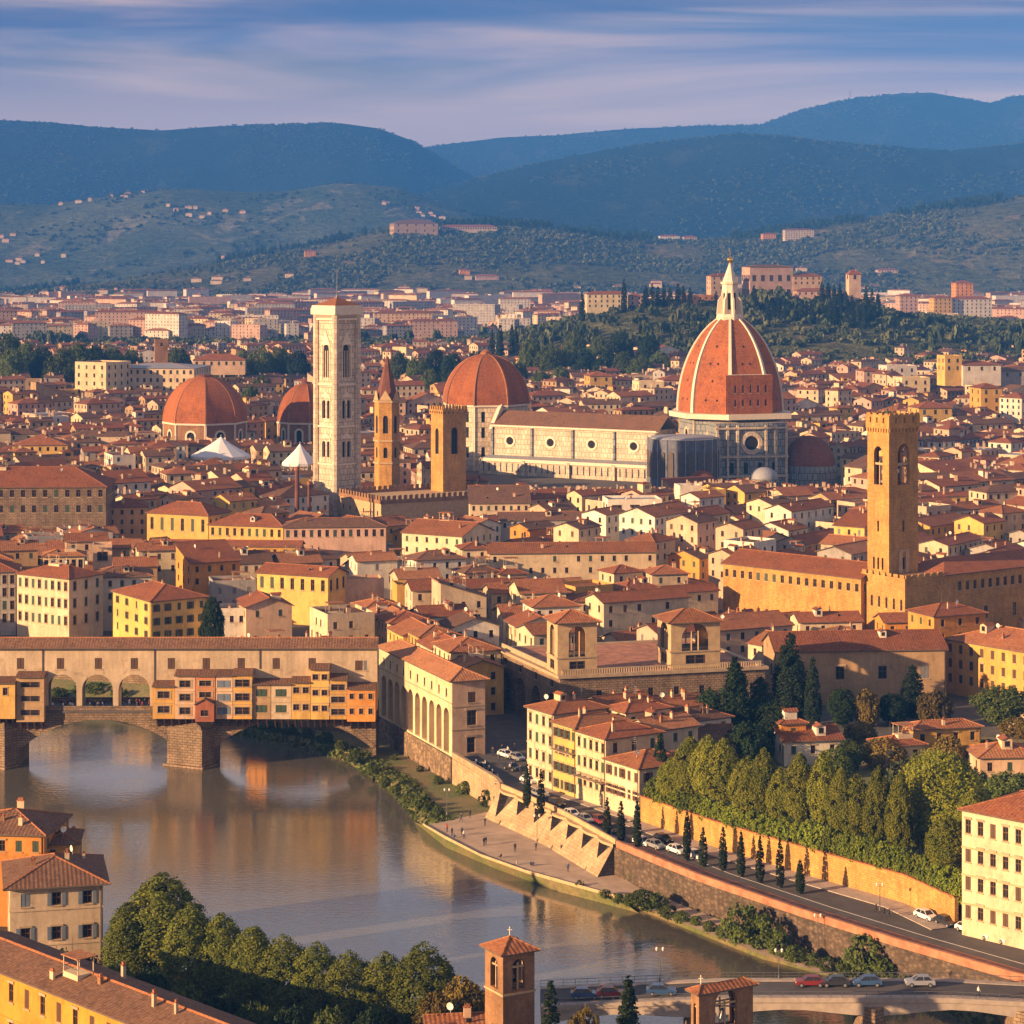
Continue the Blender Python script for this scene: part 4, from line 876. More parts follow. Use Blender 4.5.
# ------------------------------------------------------------------ the old bridge and its shops
BY = 521.0
def bx(px): return X_(px, BY)
def bz(py): return Z_(py, BY)
def old_bridge():
    root = thing('arch_bridge', (bx(190), BY, -7), 'old stone bridge of wide arches with a roofed corridor above', 'bridge'); D = 11
    T = Matrix.Translation((0, BY, 0)); TB = Matrix(((-1, 0, 0, 0), (0, -1, 0, BY + D), (0, 0, 1, 0), (0, 0, 0, 1)))
    A1 = (bx(99.5), (bx(180) - bx(19)) / 2, -7.6, -3.5); A2 = (bx(293), (bx(372) - bx(214)) / 2, -7.6, -3.2); A0 = (bx(-105), (bx(-20) - bx(-190)) / 2, -7.6, -3.4)
    mb = MB(); ar = [(a[0], a[1], a[2], a[3]) for a in (A0, A1, A2)]
    arch_wall(mb, T, bx(-200), bx(376), -7.6, 4.7, ar, 0, 0, D, 24, .375, True); 
    for c, h, s, sp in ar: pass
    tb = MB(); arch_wall(tb, TB, -bx(376), -bx(-200), -7.6, 4.7, [(-c, h, s, sp) for c, h, s, sp in ar], 0, 0, .02, 24, .375, True); mb.v += []; 
    o = mb.build('arch_span', ['brown_stone'], root); tb.build('arch_span', ['brown_stone'], root)
    for c, h, s, sp in ar:   # arch rings, proud of the spandrels
        rg = MB(); rg.T = T
        i0, i1 = seg_arc(c, h, sp, .375 * h, 24, .03), seg_arc(c, h, sp, .375 * h, 24, 1.0)
        for p, q, r_, s_ in zip(i0, i0[1:], i1[1:], i1):
            rg.face([(p[0], -.12, p[1]), (q[0], -.12, q[1]), (r_[0], -.12, r_[1]), (s_[0], -.12, s_[1])]); rg.face([(s_[0], -.12, s_[1]), (r_[0], -.12, r_[1]), (r_[0], 0, r_[1]), (s_[0], 0, s_[1])]); rg.face([(q[0], -.12, q[1]), (p[0], -.12, p[1]), (p[0], .02, p[1]), (q[0], .02, q[1])])
        rg.build('arch_ring', ['wall_stone'], root)
    for x0, xa, x1 in ((bx(-20), bx(8), bx(17)), (bx(167), bx(204), bx(214))):
        pm = MB(); tri = [(xa, BY - 3.6), (x1, BY - .01), (x0, BY - .01)]; pm.prism(tri, -8, 1.2, 0, False)
        top = (x0 * .35 + x1 * .65, BY - .01, 3.6)
        for a, b in zip(tri, tri[1:] + tri[:1]): pm.face([(*a, 1.2), (*b, 1.2), top])
        pm.build('pier', ['brown_stone'], root)
        pm = MB(); b2 = [(p[0], p[1] - .0) for p in inset(tri, -.45)]; pm.prism(b2, -8, -6.5, 0); pm.build('pier_footing', ['wall_stone'], root)
    dk = MB(); dk.box(bx(-200), bx(376), BY, BY + D, 4.7, 4.9); dk.box(bx(-200), bx(376), BY - .25, BY, 4.55, 5.0); dk.build('deck', ['asphalt'], root)
    for ya, yb, za in ((BY - .2, BY + .25, 5.003), (BY + D - .4, BY + D - .01, 4.903)): pp = MB(); pp.box(bx(40), bx(156), ya, yb, za, za + 1.0); pp.build('parapet', ['brown_stone'], root)
    # corridor wall with the three open arches
    cw = MB(); op = [(47, 76), (81.5, 112.5), (118, 149.5)]; arcs = [((bx(a) + bx(b)) / 2, (bx(b) - bx(a)) / 2, 4.9, bz(675) - (bx(b) - bx(a)) / 2) for a, b in op]
    TW = Matrix.Translation((0, BY + .6, 0)); z1, ze = 13.4, 18.7
    arch_wall(cw, TW, bx(40), bx(155), 4.9, z1, arcs, 0, 0, .9, 14)
    cw.T = TW; cw.face([(bx(-200), 0, 4.9), (bx(40), 0, 4.9), (bx(40), 0, z1), (bx(-200), 0, z1)]); cw.face([(bx(155), 0, 4.9), (bx(377), 0, 4.9), (bx(377), 0, z1), (bx(155), 0, z1)]); cw.T = None
    wp = [20, 60, 98, 134, 171, 206, 241, 276, 312, -20, -58, -96]; ws = [(bx(p) - .8, bx(p) + .8, bz(669.5), bz(658.5)) for p in wp] + [(bx(355), bx(362.5), bz(671), bz(661)), (bx(363.5), bx(367), bz(671), bz(661))]
    wall_panel(cw, TW, bx(-200), bx(377), z1, ze, ws, 0, 0, .3)
    cw.box(bx(377) - .01, bx(377), BY + .62, BY + 4.8, 4.9, ze, 0)
    # back wall of the corridor (upper storey only over the arches)
    TWb = Matrix(((-1, 0, 0, 0), (0, -1, 0, BY + 4.8), (0, 0, 1, 0), (0, 0, 0, 1)))
    arch_wall(cw, TWb, -bx(155), -bx(40), 4.9, ze, [(-c, h, s, sp) for c, h, s, sp in arcs], 0, 0, .6, 14)
    cw.T = TWb; cw.face([(-bx(40), 0, 4.9), (-bx(-200), 0, 4.9), (-bx(-200), 0, ze), (-bx(40), 0, ze)]); cw.face([(-bx(377), 0, 4.9), (-bx(155), 0, 4.9), (-bx(155), 0, ze), (-bx(377), 0, ze)]); cw.T = None
    cw.face([(bx(40), BY + 1.5, z1), (bx(155), BY + 1.5, z1), (bx(155), BY + 4.8, z1), (bx(40), BY + 4.8, z1)], 0)
    c_ = cw.build('corridor_wall', ['beige'], root)
    for w in ws: add_window(root, TW, (w[0] + w[1]) / 2, (w[2] + w[3]) / 2, w[1] - w[0], w[3] - w[2], 'closed', 'brown_shutter' if w[1] - w[0] > 1 else 'grey_shutter')
    for p in (42, 154, 259.5): pi = MB(); pi.box(bx(p) - .1, bx(p) + .1, BY + .42, BY + .6, 6.5 if p < 200 else 14, 18.5); pi.build('drainpipe', ['dark_trim'], root)
    rm = MB(); r0, r1, x0, x1 = BY - .35, BY + 5.8, bx(-200), bx(378); zr = ze + 1.75; ym = BY + 2.7
    add_roof(rm, [[Vector((x0, r0, ze - .1)), Vector((x1, r0, ze - .1)), Vector((x1, ym, zr)), Vector((x0, ym, zr))], [Vector((x1, r1, ze - .1)), Vector((x0, r1, ze - .1)), Vector((x0, ym, zr)), Vector((x1, ym, zr))]])
    rm.bar((x0, ym, zr), (x1, ym, zr), .16, .16, 6, 2)
    rm.build('roof', ['umber', 'dark_trim', 'clay'], root)
    POLYS.append([(bx(-200), BY - 5), (bx(378), BY - 5), (bx(378), BY + D), (bx(-200), BY + D)]); CLEAR.append((-40, 380, 645, BY))
    return root
old_bridge()
def shop(a, b, top, bot, wall, rows, label, cols=1, ww=1.5, wh=1.35, front=2.4, sh='green_shutter', gap=None, rf='umber', roof='slab', margin=.9, style='framed'):
    x0, x1, z0, z1 = bx(a), bx(b), bz(bot), bz(top); y0 = BY - front; root = thing('shop_house', (x0, y0, z0), label, 'shop', 'shops on the old bridge')
    wl = MB(); ws = []; T, L = frame((x0, y0), (x1, y0)); gap = gap or (z1 - z0 - .5) / rows
    for r in range(rows):
        for c in range(cols):
            cx = L * (c + .5) / cols; zt = z1 - margin - r * gap; ws.append((cx - ww / 2, cx + ww / 2, zt - wh, zt))
    wall_panel(wl, T, 0, L, z0, z1, ws, 0, 0, .25)
    for p, q in (((x1, y0), (x1, BY + .58)), ((x0, BY + .58), (x0, y0))):
        Ts, Ls = frame(p, q); wall_panel(wl, Ts, 0, Ls, z0, z1, [], 0, 0)
    wl.face([(x0, y0, z0), (x0, BY, z0), (x1, BY, z0), (x1, y0, z0)], 0); wl.build('wall', [wall], root)
    for w in ws: add_window(root, T, (w[0] + w[1]) / 2, (w[2] + w[3]) / 2, w[1] - w[0], w[3] - w[2], style, sh)
    rm = MB(); rm.box(x0 - .15, x1 + .15, y0 - .55, BY + .57, z1 + .003, z1 + .2, 1); rm.face([(x0 - .15, y0 - .55, z1 + .23), (x1 + .15, y0 - .55, z1 + .23), (x1 + .15, BY + .55, z1 + 1.0), (x0 - .15, BY + .55, z1 + 1.0)], 0)
    rm.face([(x0 - .15, BY + .55, z1 + 1.0), (x0 - .15, BY + .55, z1 + .2), (x0 - .15, y0 - .55, z1 + .23)], 1); rm.face([(x1 + .15, BY + .55, z1 + .2), (x1 + .15, BY + .55, z1 + 1.0), (x1 + .15, y0 - .55, z1 + .23)], 1)
    rm.build('roof', [rf, 'dark_trim'], root)
    sl = MB()
    for r in range(1, rows): zz = z1 - margin - r * gap + .5; sl.box(x0 + .01, x1 - .01, y0 - .12, y0 - .003, zz, zz + .12)
    if rows > 1: sl.build('string_course', ['trim_stone'], root)
    n = max(2, int(L / 1.3))
    for k in range(n):
        cb = MB(); x = x0 + L * (k + .5) / n; cb.face([(x - .15, y0 + .1, z0 - .003), (x - .15, BY, z0 - 2.2), (x + .15, BY, z0 - 2.2), (x + .15, y0 + .1, z0 - .003)]); cb.face([(x - .15, y0 + .1, z0 - .003), (x - .15, BY, z0 - .003), (x - .15, BY, z0 - 2.2)]); cb.face([(x + .15, BY, z0 - .003), (x + .15, y0 + .1, z0 - .003), (x + .15, BY, z0 - 2.2)]); cb.build('bracket', ['wood'], root)
    return root
shop(-40, 18, 681, 716, 'yellow', 1, 'yellow shop house with one small window, leftmost on the old bridge', 3, 1.0, 1.6, 3.2)
shop(18.4, 46, 676, 720, 'rose' if 0 else 'tan', 3, 'brownish shop house with dark open balconies beside the open arches', 1, 4.2, 1.2, 2.2, style='plain')
shop(154.5, 176.3, 685, 716.5, 'ochre', 2, 'amber shop house right of the open arches, two large dark windows', 1, 2.6, 1.5, 2.6)
shop(176.8, 196.8, 674, 716.5, 'peach', 3, 'apricot three-storey shop house with a window on each floor', 1, 2.4, 1.5, 2.8)
shop(197.3, 216.7, 674, 699, 'coral', 2, 'brick red shop house above a small pedimented oriel', 1, 2.6, 1.2, 2.9, 'blue_shutter')
shop(217.2, 234, 674, 716.5, 'peach', 3, 'apricot shop house with three rows of pale blue curtained windows', 1, 3.0, 1.5, 2.8, 'blue_shutter', style='closed')
shop(234.5, 253.5, 673, 716.5, 'ochre', 3, 'amber shop house with wide dark green windows over three floors', 1, 3.2, 1.6, 2.9, 'green_shutter')
shop(254, 271.8, 683, 717, 'tan', 2, 'grey-beige shop house, left of the plain pair, two green windows', 1, 2.4, 1.6, 2.4, 'green_shutter', style='closed')
shop(272.3, 292, 683, 717, 'beige', 2, 'grey-beige shop house, right of the plain pair, beside the yellow ones', 1, 2.4, 1.6, 2.4, 'green_shutter', style='closed')
shop(292.5, 311.5, 681, 717, 'yellow', 2, 'low yellow shop house with paired small windows', 2, 1.3, 1.3, 2.5)
shop(312, 330, 668, 717, 'yellow', 3, 'tallest yellow shop house with a raised top storey', 2, 1.2, 1.2, 2.7)
shop(330.5, 347.5, 678, 717, 'ochre', 3, 'amber shop house with a blue-grey glazed top floor', 1, 3.0, 1.3, 2.6, 'blue_shutter')
shop(348, 376, 687, 719, 'orange', 2, 'orange end shop house next to the arcaded corridor building', 3, .9, 1.2, 2.9)
def oriel():
    a, b = bx(197.6), bx(216.4); y0 = BY - 4.2; z0, z1 = bz(718), bz(700.5); root = thing('oriel_shop', (a, y0, z0), 'dark red projecting oriel with a little pediment over the pier', 'shop')
    wl = MB(); T, L = frame((a, y0), (b, y0)); ws = [(L * .3, L * .7, z0 + 1.2, z0 + 2.5)]; wall_panel(wl, T, 0, L, z0, z1, ws, 0, 0)
    for p, q in (((b, y0), (b, BY)), ((a, BY), (a, y0))): Ts, Ls = frame(p, q); wall_panel(wl, Ts, 0, Ls, z0, z1, [], 0)
    wl.face([(a, y0, z0), (a, BY, z0), (b, BY, z0), (b, y0, z0)], 1); m = (a + b) / 2; wl.face([(a, y0, z1), (b, y0, z1), (m, y0, z1 + 1.1)], 0); wl.build('wall', ['rose', 'white_stone'], root)
    rm = MB(); add_roof(rm, [[Vector((a - .2, y0 - .3, z1)), Vector((m, y0 - .3, z1 + 1.25)), Vector((m, BY - 2.5, z1 + 1.25)), Vector((a - .2, BY - 2.5, z1))], [Vector((m, y0 - .3, z1 + 1.25)), Vector((b + .2, y0 - .3, z1)), Vector((b + .2, BY - 2.5, z1)), Vector((m, BY - 2.5, z1 + 1.25))]], th=.15); rm.build('roof', ['umber', 'dark_trim'], root)
    add_window(root, T, L * .5, z0 + 1.85, L * .4, 1.3, 'plain'); cb = MB(); c = ((a + b) / 2, BY - 1.8); 
    cb.face([(a, y0, z0 - .004), (b, y0, z0 - .004), (m, BY - .3, z0 - 3.2)][::-1]); cb.face([(a, BY - .3, z0 - .004), (a, y0, z0 - .004), (m, BY - .3, z0 - 3.2)][::-1]); cb.face([(b, y0, z0 - .004), (b, BY - .3, z0 - .004), (m, BY - .3, z0 - 3.2)][::-1]); cb.build('bracket', ['dark_shade_stone'], root)
oriel()
# crowd on the open part of the bridge
tops = ['cloth_dark', 'cloth_dark', 'cloth_white', 'cloth_dark', 'cloth_blue', 'cloth_red']
CN = {'cloth_dark': 'dark', 'cloth_white': 'white', 'cloth_blue': 'blue', 'cloth_red': 'red'}
for i in range(34):
    px = [rnd.uniform(49, 74), rnd.uniform(83.5, 110.5), rnd.uniform(120, 148)][i % 3]; t_ = tops[rnd.randrange(6)]
    person((bx(px), BY + rnd.uniform(.7, 5.5), 4.9), rnd.uniform(-.8, .8), rnd.choice(['stand', 'walk']), t_, 'cloth_dark', f'person in {CN[t_]} clothes in the crowd on the old bridge', f'people in {CN[t_]} clothes in the open arches of the bridge')

# ------------------------------------------------------------------ the arcaded corridor building at the bridge end
def arcade_building():
    A, B, C_, D_ = (-30, 541), (-12.4, 497), (-5.6, 499.7), (-23.2, 543.7); zt = 16.0; root = thing('arcade_building', (B[0], B[1], 0), 'long pale yellow building with ten tall arches and a terracotta roof beside the river', 'building')
    wl = MB(); T, L = frame(A, B); n = 10; bay = (L - 2.4) / n; arcs = [(1.2 + bay * (k + .5), bay * .36, .4, 8.0) for k in range(n)]
    arch_wall(wl, T, 0, L, -.4, 10.4, arcs, 0, 1, 3.2, 10); ws = [(1.2 + bay * (k + .5) - .45, 1.2 + bay * (k + .5) + .45, 12.0, 13.7) for k in range(n)]; wall_panel(wl, T, 0, L, 10.4, zt, ws, 0, 0)
    wl.T = T; wl.face([(.5, 3.2, -.4), (L - .5, 3.2, -.4), (L - .5, 3.2, 10.4), (.5, 3.2, 10.4)], 1); wl.face([(0, 0, -.4), (L, 0, -.4), (L, 3.2, -.4), (0, 3.2, -.4)], 1); wl.T = None
    T2, L2 = frame(B, C_); w2 = [(L2 * .48, L2 * .48 + 1.7, 11.0, 13.2), (L2 * .45, L2 * .45 + 2.1, 6.3, 9.4), (L2 * .45, L2 * .45 + 1.8, .6, 3.8)]; wall_panel(wl, T2, 0, L2, -.4, zt, w2, 2, 2)
    for a, b in ((C_, D_), (D_, A)): Tb, Lb = frame(a, b); wall_panel(wl, Tb, 0, Lb, 0, zt, [], 0)
    wl.T = T2; [wl.box(-.08, L2 + .08, -.12, -.003, z, z + .22, 3, 'b') for z in (5.4, 10.2)]; wl.T = T; [wl.box(0, L, -.12, -.003, z, z + .2, 3, 'b') for z in (10.9,)]; wl.T = None
    wl.build('wall', ['lemon', 'cream', 'peach', 'trim_stone'], root)
    for w in ws: add_window(root, T, (w[0] + w[1]) / 2, (w[2] + w[3]) / 2, .9, 1.7, 'plain')
    for i, w in enumerate(w2): add_window(root, T2, (w[0] + w[1]) / 2, (w[2] + w[3]) / 2, w[1] - w[0], w[3] - w[2], 'plain' if i else 'closed', 'brown_shutter', True)
    tops, g, (ra, rb) = roof_parts([A, B, C_, D_], zt, 'hip', 0, .8, .42); rm = MB(); add_roof(rm, tops); rm.bar(ra, rb, .18, .18, 6, 2); rm.bar(tops[0][1], rb, .16, .16, 5, 2); rm.bar(tops[2][0], rb, .16, .16, 5, 2); rm.build('roof', ['clay', 'dark_trim', 'clay'], root)
    POLYS.append([A, B, C_, D_]); CLEAR.append((375, 487, 755, 497))
arcade_building()
# ------------------------------------------------------------------ the loggia palace with its two pavilion towers
def loggia_palace():
    A, B, C_, D_ = (-3.2, 556), (10.4, 519), (56, 531), (43, 569); zt = 12.6; root = thing('loggia_palace', (B[0], B[1], 0), 'flat roofed brown palace with a balustrade and deep arches on its street side', 'building')
    wl = MB(); T, L = frame(A, B); n = 4; arcs = [(L * (k + .5) / n, 2.7, .3, 5.6) for k in range(n)]; arch_wall(wl, T, 0, L, 0, 9.2, arcs, 0, 1, 2.5, 10)
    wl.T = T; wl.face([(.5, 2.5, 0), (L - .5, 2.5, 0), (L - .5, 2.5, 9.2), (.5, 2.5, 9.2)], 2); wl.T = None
    ws = [(L * (k + .5) / n - .7, L * (k + .5) / n + .7, 9.7, 11.3) for k in range(n)]; wall_panel(wl, T, 0, L, 9.2, zt, ws, 0, 1)
    for a, b in ((B, C_), (C_, D_), (D_, A)):
        Tb, Lb = frame(a, b); wb = [(Lb * (k + .5) / 8 - .6, Lb * (k + .5) / 8 + .6, z, z + 1.8) for k in range(8) for z in (3.2, 7.6)] if a == B else []; wall_panel(wl, Tb, 0, Lb, 0, zt, wb, 0, 1)
        for w in wb: ws_ = add_window(root, Tb, (w[0] + w[1]) / 2, (w[2] + w[3]) / 2, 1.2, 1.8, 'plain')
    wl.face([(*p, zt) for p in (A, B, C_, D_)], 3); wl.build('wall', ['wall_stone', 'brown_stone', 'dark_shade_stone', 'terra_path'], root)  # brown walls and darker arch recesses carry the shade in their colour
    for w in ws: add_window(root, T, (w[0] + w[1]) / 2, (w[2] + w[3]) / 2, 1.4, 1.6, 'plain')
    ins = inset([A, B, C_, D_], -.6); co = MB(); i2 = inset([A, B, C_, D_], .6)
    for i in range(4):
        a, b, c, d = ins[i], ins[(i + 1) % 4], i2[(i + 1) % 4], i2[i]; co.face([(*a, zt - .3), (*b, zt - .3), (*b, zt + .35), (*a, zt + .35)]); co.face([(*a, zt + .35), (*b, zt + .35), (*c, zt + .35), (*d, zt + .35)]); co.face([(*d, zt - .3), (*c, zt - .3), (*b, zt - .3), (*a, zt - .3)]); co.face([(*c, zt + .003), (*d, zt + .003), (*d, zt + .35), (*c, zt + .35)])
    co.build('cornice', ['trim_stone'], root)
    ba = MB(); p0, p1 = Vector((*i2[1], 0)), Vector((*i2[2], 0)); d = (p1 - p0); L_ = d.length; d.normalize(); n = int(L_ / .55)
    for k in range(n): c = p0 + d * (k + .5) * L_ / n; ba.box(c.x - .13, c.x + .13, c.y - .13, c.y + .13, zt + .35, zt + 1.3)
    ba.bar(p0 + Zu * (zt + 1.4), p1 + Zu * (zt + 1.4), .16, .16, 4); p2 = Vector((*i2[0], 0)); ba.prism([i2[0], i2[1], (i2[1][0] + .35, i2[1][1] + .1), (i2[0][0] + .35, i2[0][1] + .1)], zt + .35, zt + 1.4); ba.build('balustrade', ['trim_stone'], root)
    POLYS.append([A, B, C_, D_]); CLEAR.append((497, 765, 692, 519))
    def pavilion(px0, px1, pxs, label, Y0):
        fp = rect(px0, px1, 620, 20.0, 15, pxs, Y=Y0); z0, z1 = zt + .36, Z_(621.5, Y0); r = thing('pavilion_tower', (*fp[0], z0), label, 'tower', 'pavilion towers on the loggia palace'); w = MB()
        for i in range(4):
            a, b = fp[i], fp[(i + 1) % 4]; Tq, Lq = frame(a, b); zm = z0 + 3.6
            wall_panel(w, Tq, 0, Lq, z0, zm, [(Lq * .3, Lq * .7, z0 + .8, z0 + 2.8)] if i in (0, 3) else [], 0, 1)
            if i in (0, 3): add_window(r, Tq, Lq * .5, z0 + 1.8, Lq * .4, 2.0, 'plain')
            arch_wall(w, Tq, 0, Lq, zm, z1, [(Lq * .5, Lq * (.22 if px0 < 600 else .28), zm + .15, z1 - .9 - Lq * .26)], 0, 1, .7, 12)
            w.T = Tq; w.box(-.2, Lq + .2, -.2, -.003, zm - .15, zm + .15, 2, 'b'); w.box(-.25, Lq + .25, -.3, -.003, z1 - .5, z1 - .1, 2, 'b')
            w.T = None
        w.face([(*p, z0 + 3.65) for p in inset(fp, .7)], 1); w.build('wall', ['sand_stone', 'brown_stone', 'trim_stone'], r)
        col = MB()
        for i in range(4):
            a, b = Vector(fp[i]), Vector(fp[(i + 1) % 4]); d_ = (b - a).normalized(); nn = Vector((-d_.y, d_.x)); L_ = (b - a).length
            for q in (.43, .57): c = a + d_ * L_ * q + nn * .45; col.bar((c.x, c.y, z0 + 3.65), (c.x, c.y, z1 - 2.4), .16, .16, 6)
        col.build('column', ['sand_stone'], r)
        tp, g, (ra, rb) = roof_parts(fp, z1, 'hip', 0, .9, .42); rm = MB(); add_roof(rm, tp)
        for t_, q in ((tp[0][0], ra), (tp[0][1], rb), (tp[2][0], rb), (tp[2][1], ra)): rm.bar(t_, q, .15, .15, 5, 2)
        rm.build('roof', ['terracotta', 'dark_trim', 'clay'], r)
    pavilion(557.5, 597, 547, 'pavilion tower with slim arch, over the corner of the loggia palace', 519.6)
    pavilion(671, 720, 657.5, 'wider pavilion tower with broad arch, on the right half of the loggia palace', 527.5)
loggia_palace()
# ------------------------------------------------------------------ landmarks
def rot_fp(c, w, d, th):
    c = Vector(c); u = Vector((math.cos(R(th)), math.sin(R(th)))); v = Vector((-u.y, u.x)); return [tuple(c + u * a * w / 2 + v * b * d / 2) for a, b in ((-1, -1), (1, -1), (1, 1), (-1, 1))]
def campanile():
    Yc = 955; cx = X_(337, Yc); w = 11.4; q_ = 955 / 1030; zz = lambda v: 105 - (105 - v) * q_; fp = rot_fp((cx, Yc), w, w, 45); root = thing('bell_tower', (cx, Yc - 10, 0), 'tall slender marble bell tower with paired windows and a low pointed roof', 'tower'); zt = zz(78.5)
    wl = MB(); pn = MB()
    lv = [(0, zz(13.5)), (zz(13.5), zz(29.5)), (zz(29.5), zz(47.5)), (zz(47.5), zt)]
    for i in range(4):
        T, L = frame(fp[i], fp[(i + 1) % 4])
        arch_wall(wl, T, 0, L, 0, zz(13.5), [], 0)
        for (z0, z1), (zs, zp) in ((lv[1], (zz(16.5), zz(22.3))), (lv[2], (zz(33), zz(39.8)))):
            a = [(L * .5 - 1.35, .95, zs, zp), (L * .5 + 1.35, .95, zs, zp)]; arch_wall(wl, T, 0, L, z0, z1, a, 0, 1, .9, 8)
            wl.T = T
            for c, h, s, p in a: arch_pane(pn, T, c, h, s, p, .85)
            for q in (L * .5 - 2.7, L * .5 + 2.4): wl.box(q, q + .3, -.25, -.003, zs - .6, zp + 2.4, 1, 'b')
            wl.face([(L * .5 - 2.9, -.25, zp + 2.2), (L * .5 + 2.9, -.25, zp + 2.2), (L * .5, -.25, zp + 4.4)], 1); wl.T = None
        arch_wall(wl, T, 0, L, lv[3][0], zt, [(L * .5, 1.7, zz(50.5), zz(62.5))], 0, 1, 1.0, 10, 1.25); arch_pane(pn, T, L * .5, 1.7, zz(50.5), zz(62.5), .95, 0, 10, 1.25)
        wl.T = T; 
        for x in (-.6, .6): wl.box(L * .5 + x - .12, L * .5 + x + .12, .2, .5, zz(50.5), zz(62), 1)
        for q in (L * .5 - 2.5, L * .5 + 2.2): wl.box(q, q + .3, -.3, -.003, zz(50), zz(64.5), 1, 'b')
        wl.face([(L * .5 - 2.7, -.3, zz(64.5)), (L * .5 + 2.7, -.3, zz(64.5)), (L * .5, -.3, zz(70.5))], 1); wl.face([(L * .5 - 2.7, -.3, zz(64.5)), (L * .5, -.3, zz(70.5)), (L * .5, 0, zz(70.5)), (L * .5 - 2.7, 0, zz(64.5))], 1)
        for z in (zz(13.2), zz(29.2), zz(47.2)): wl.box(-.3, L + .3, -.55, -.003, z, z + .7, 1, 'b')
        wl.box(-.8, L + .8, -1.0, -.003, zt - 3.2, zt - 2.4, 1, 'b'); wl.T = None
    wl.build('wall', ['marble', 'white_stone'], root); build_panes(pn, root)
    for p in fp:
        b = MB(); b.frustum(p, 1.45, 1.45, 0, zt, 8, 0, R(22.5)); b.build('corner_buttress', ['marble_fine'], root)
    c = MB(); e = inset(fp, -1.7); e2 = inset(fp, -.7); c.prism(e, zt - 1, zt + 1.6, 0, True, True); c.prism(inset(fp, -1.4), zt + 1.6, zt + 2.6, 0)
    for i in range(4):
        T, L = frame(e2[i], e2[(i + 1) % 4]); c.T = T
        for k in range(12): x = L * (k + .5) / 12; c.face([(x - .3, .1, zt - 2.3), (x + .3, .1, zt - 2.3), (x + .3, -1, zt - 1.003), (x - .3, -1, zt - 1.003)]); c.face([(x - .3, .1, zt - 2.3), (x - .3, -1, zt - 1.003), (x - .3, .1, zt - 1.003)]); c.face([(x + .3, .1, zt - 2.3), (x + .3, .1, zt - 1.003), (x + .3, -1, zt - 1.003)])
        c.T = None
    c.build('cornice', ['white_stone'], root)
    rm = MB(); r = inset(fp, -1.0); q = Vector((cx, Yc, zt + 5.8))
    for i in range(4): rm.face([(*r[i], zt + 2.63), (*r[(i + 1) % 4], zt + 2.63), q])
    ro = rm.build('roof', ['terracotta'], root); m = MB(); m.bar(q, q + Zu * 11, .22, .12); m.frustum((q.x, q.y), .5, .5, q.z, q.z + .8, 8); m.build('mast', ['metal'], ro)
    POLYS.append(fp); CLEAR.append((310, 364, 485, Yc))
campanile()
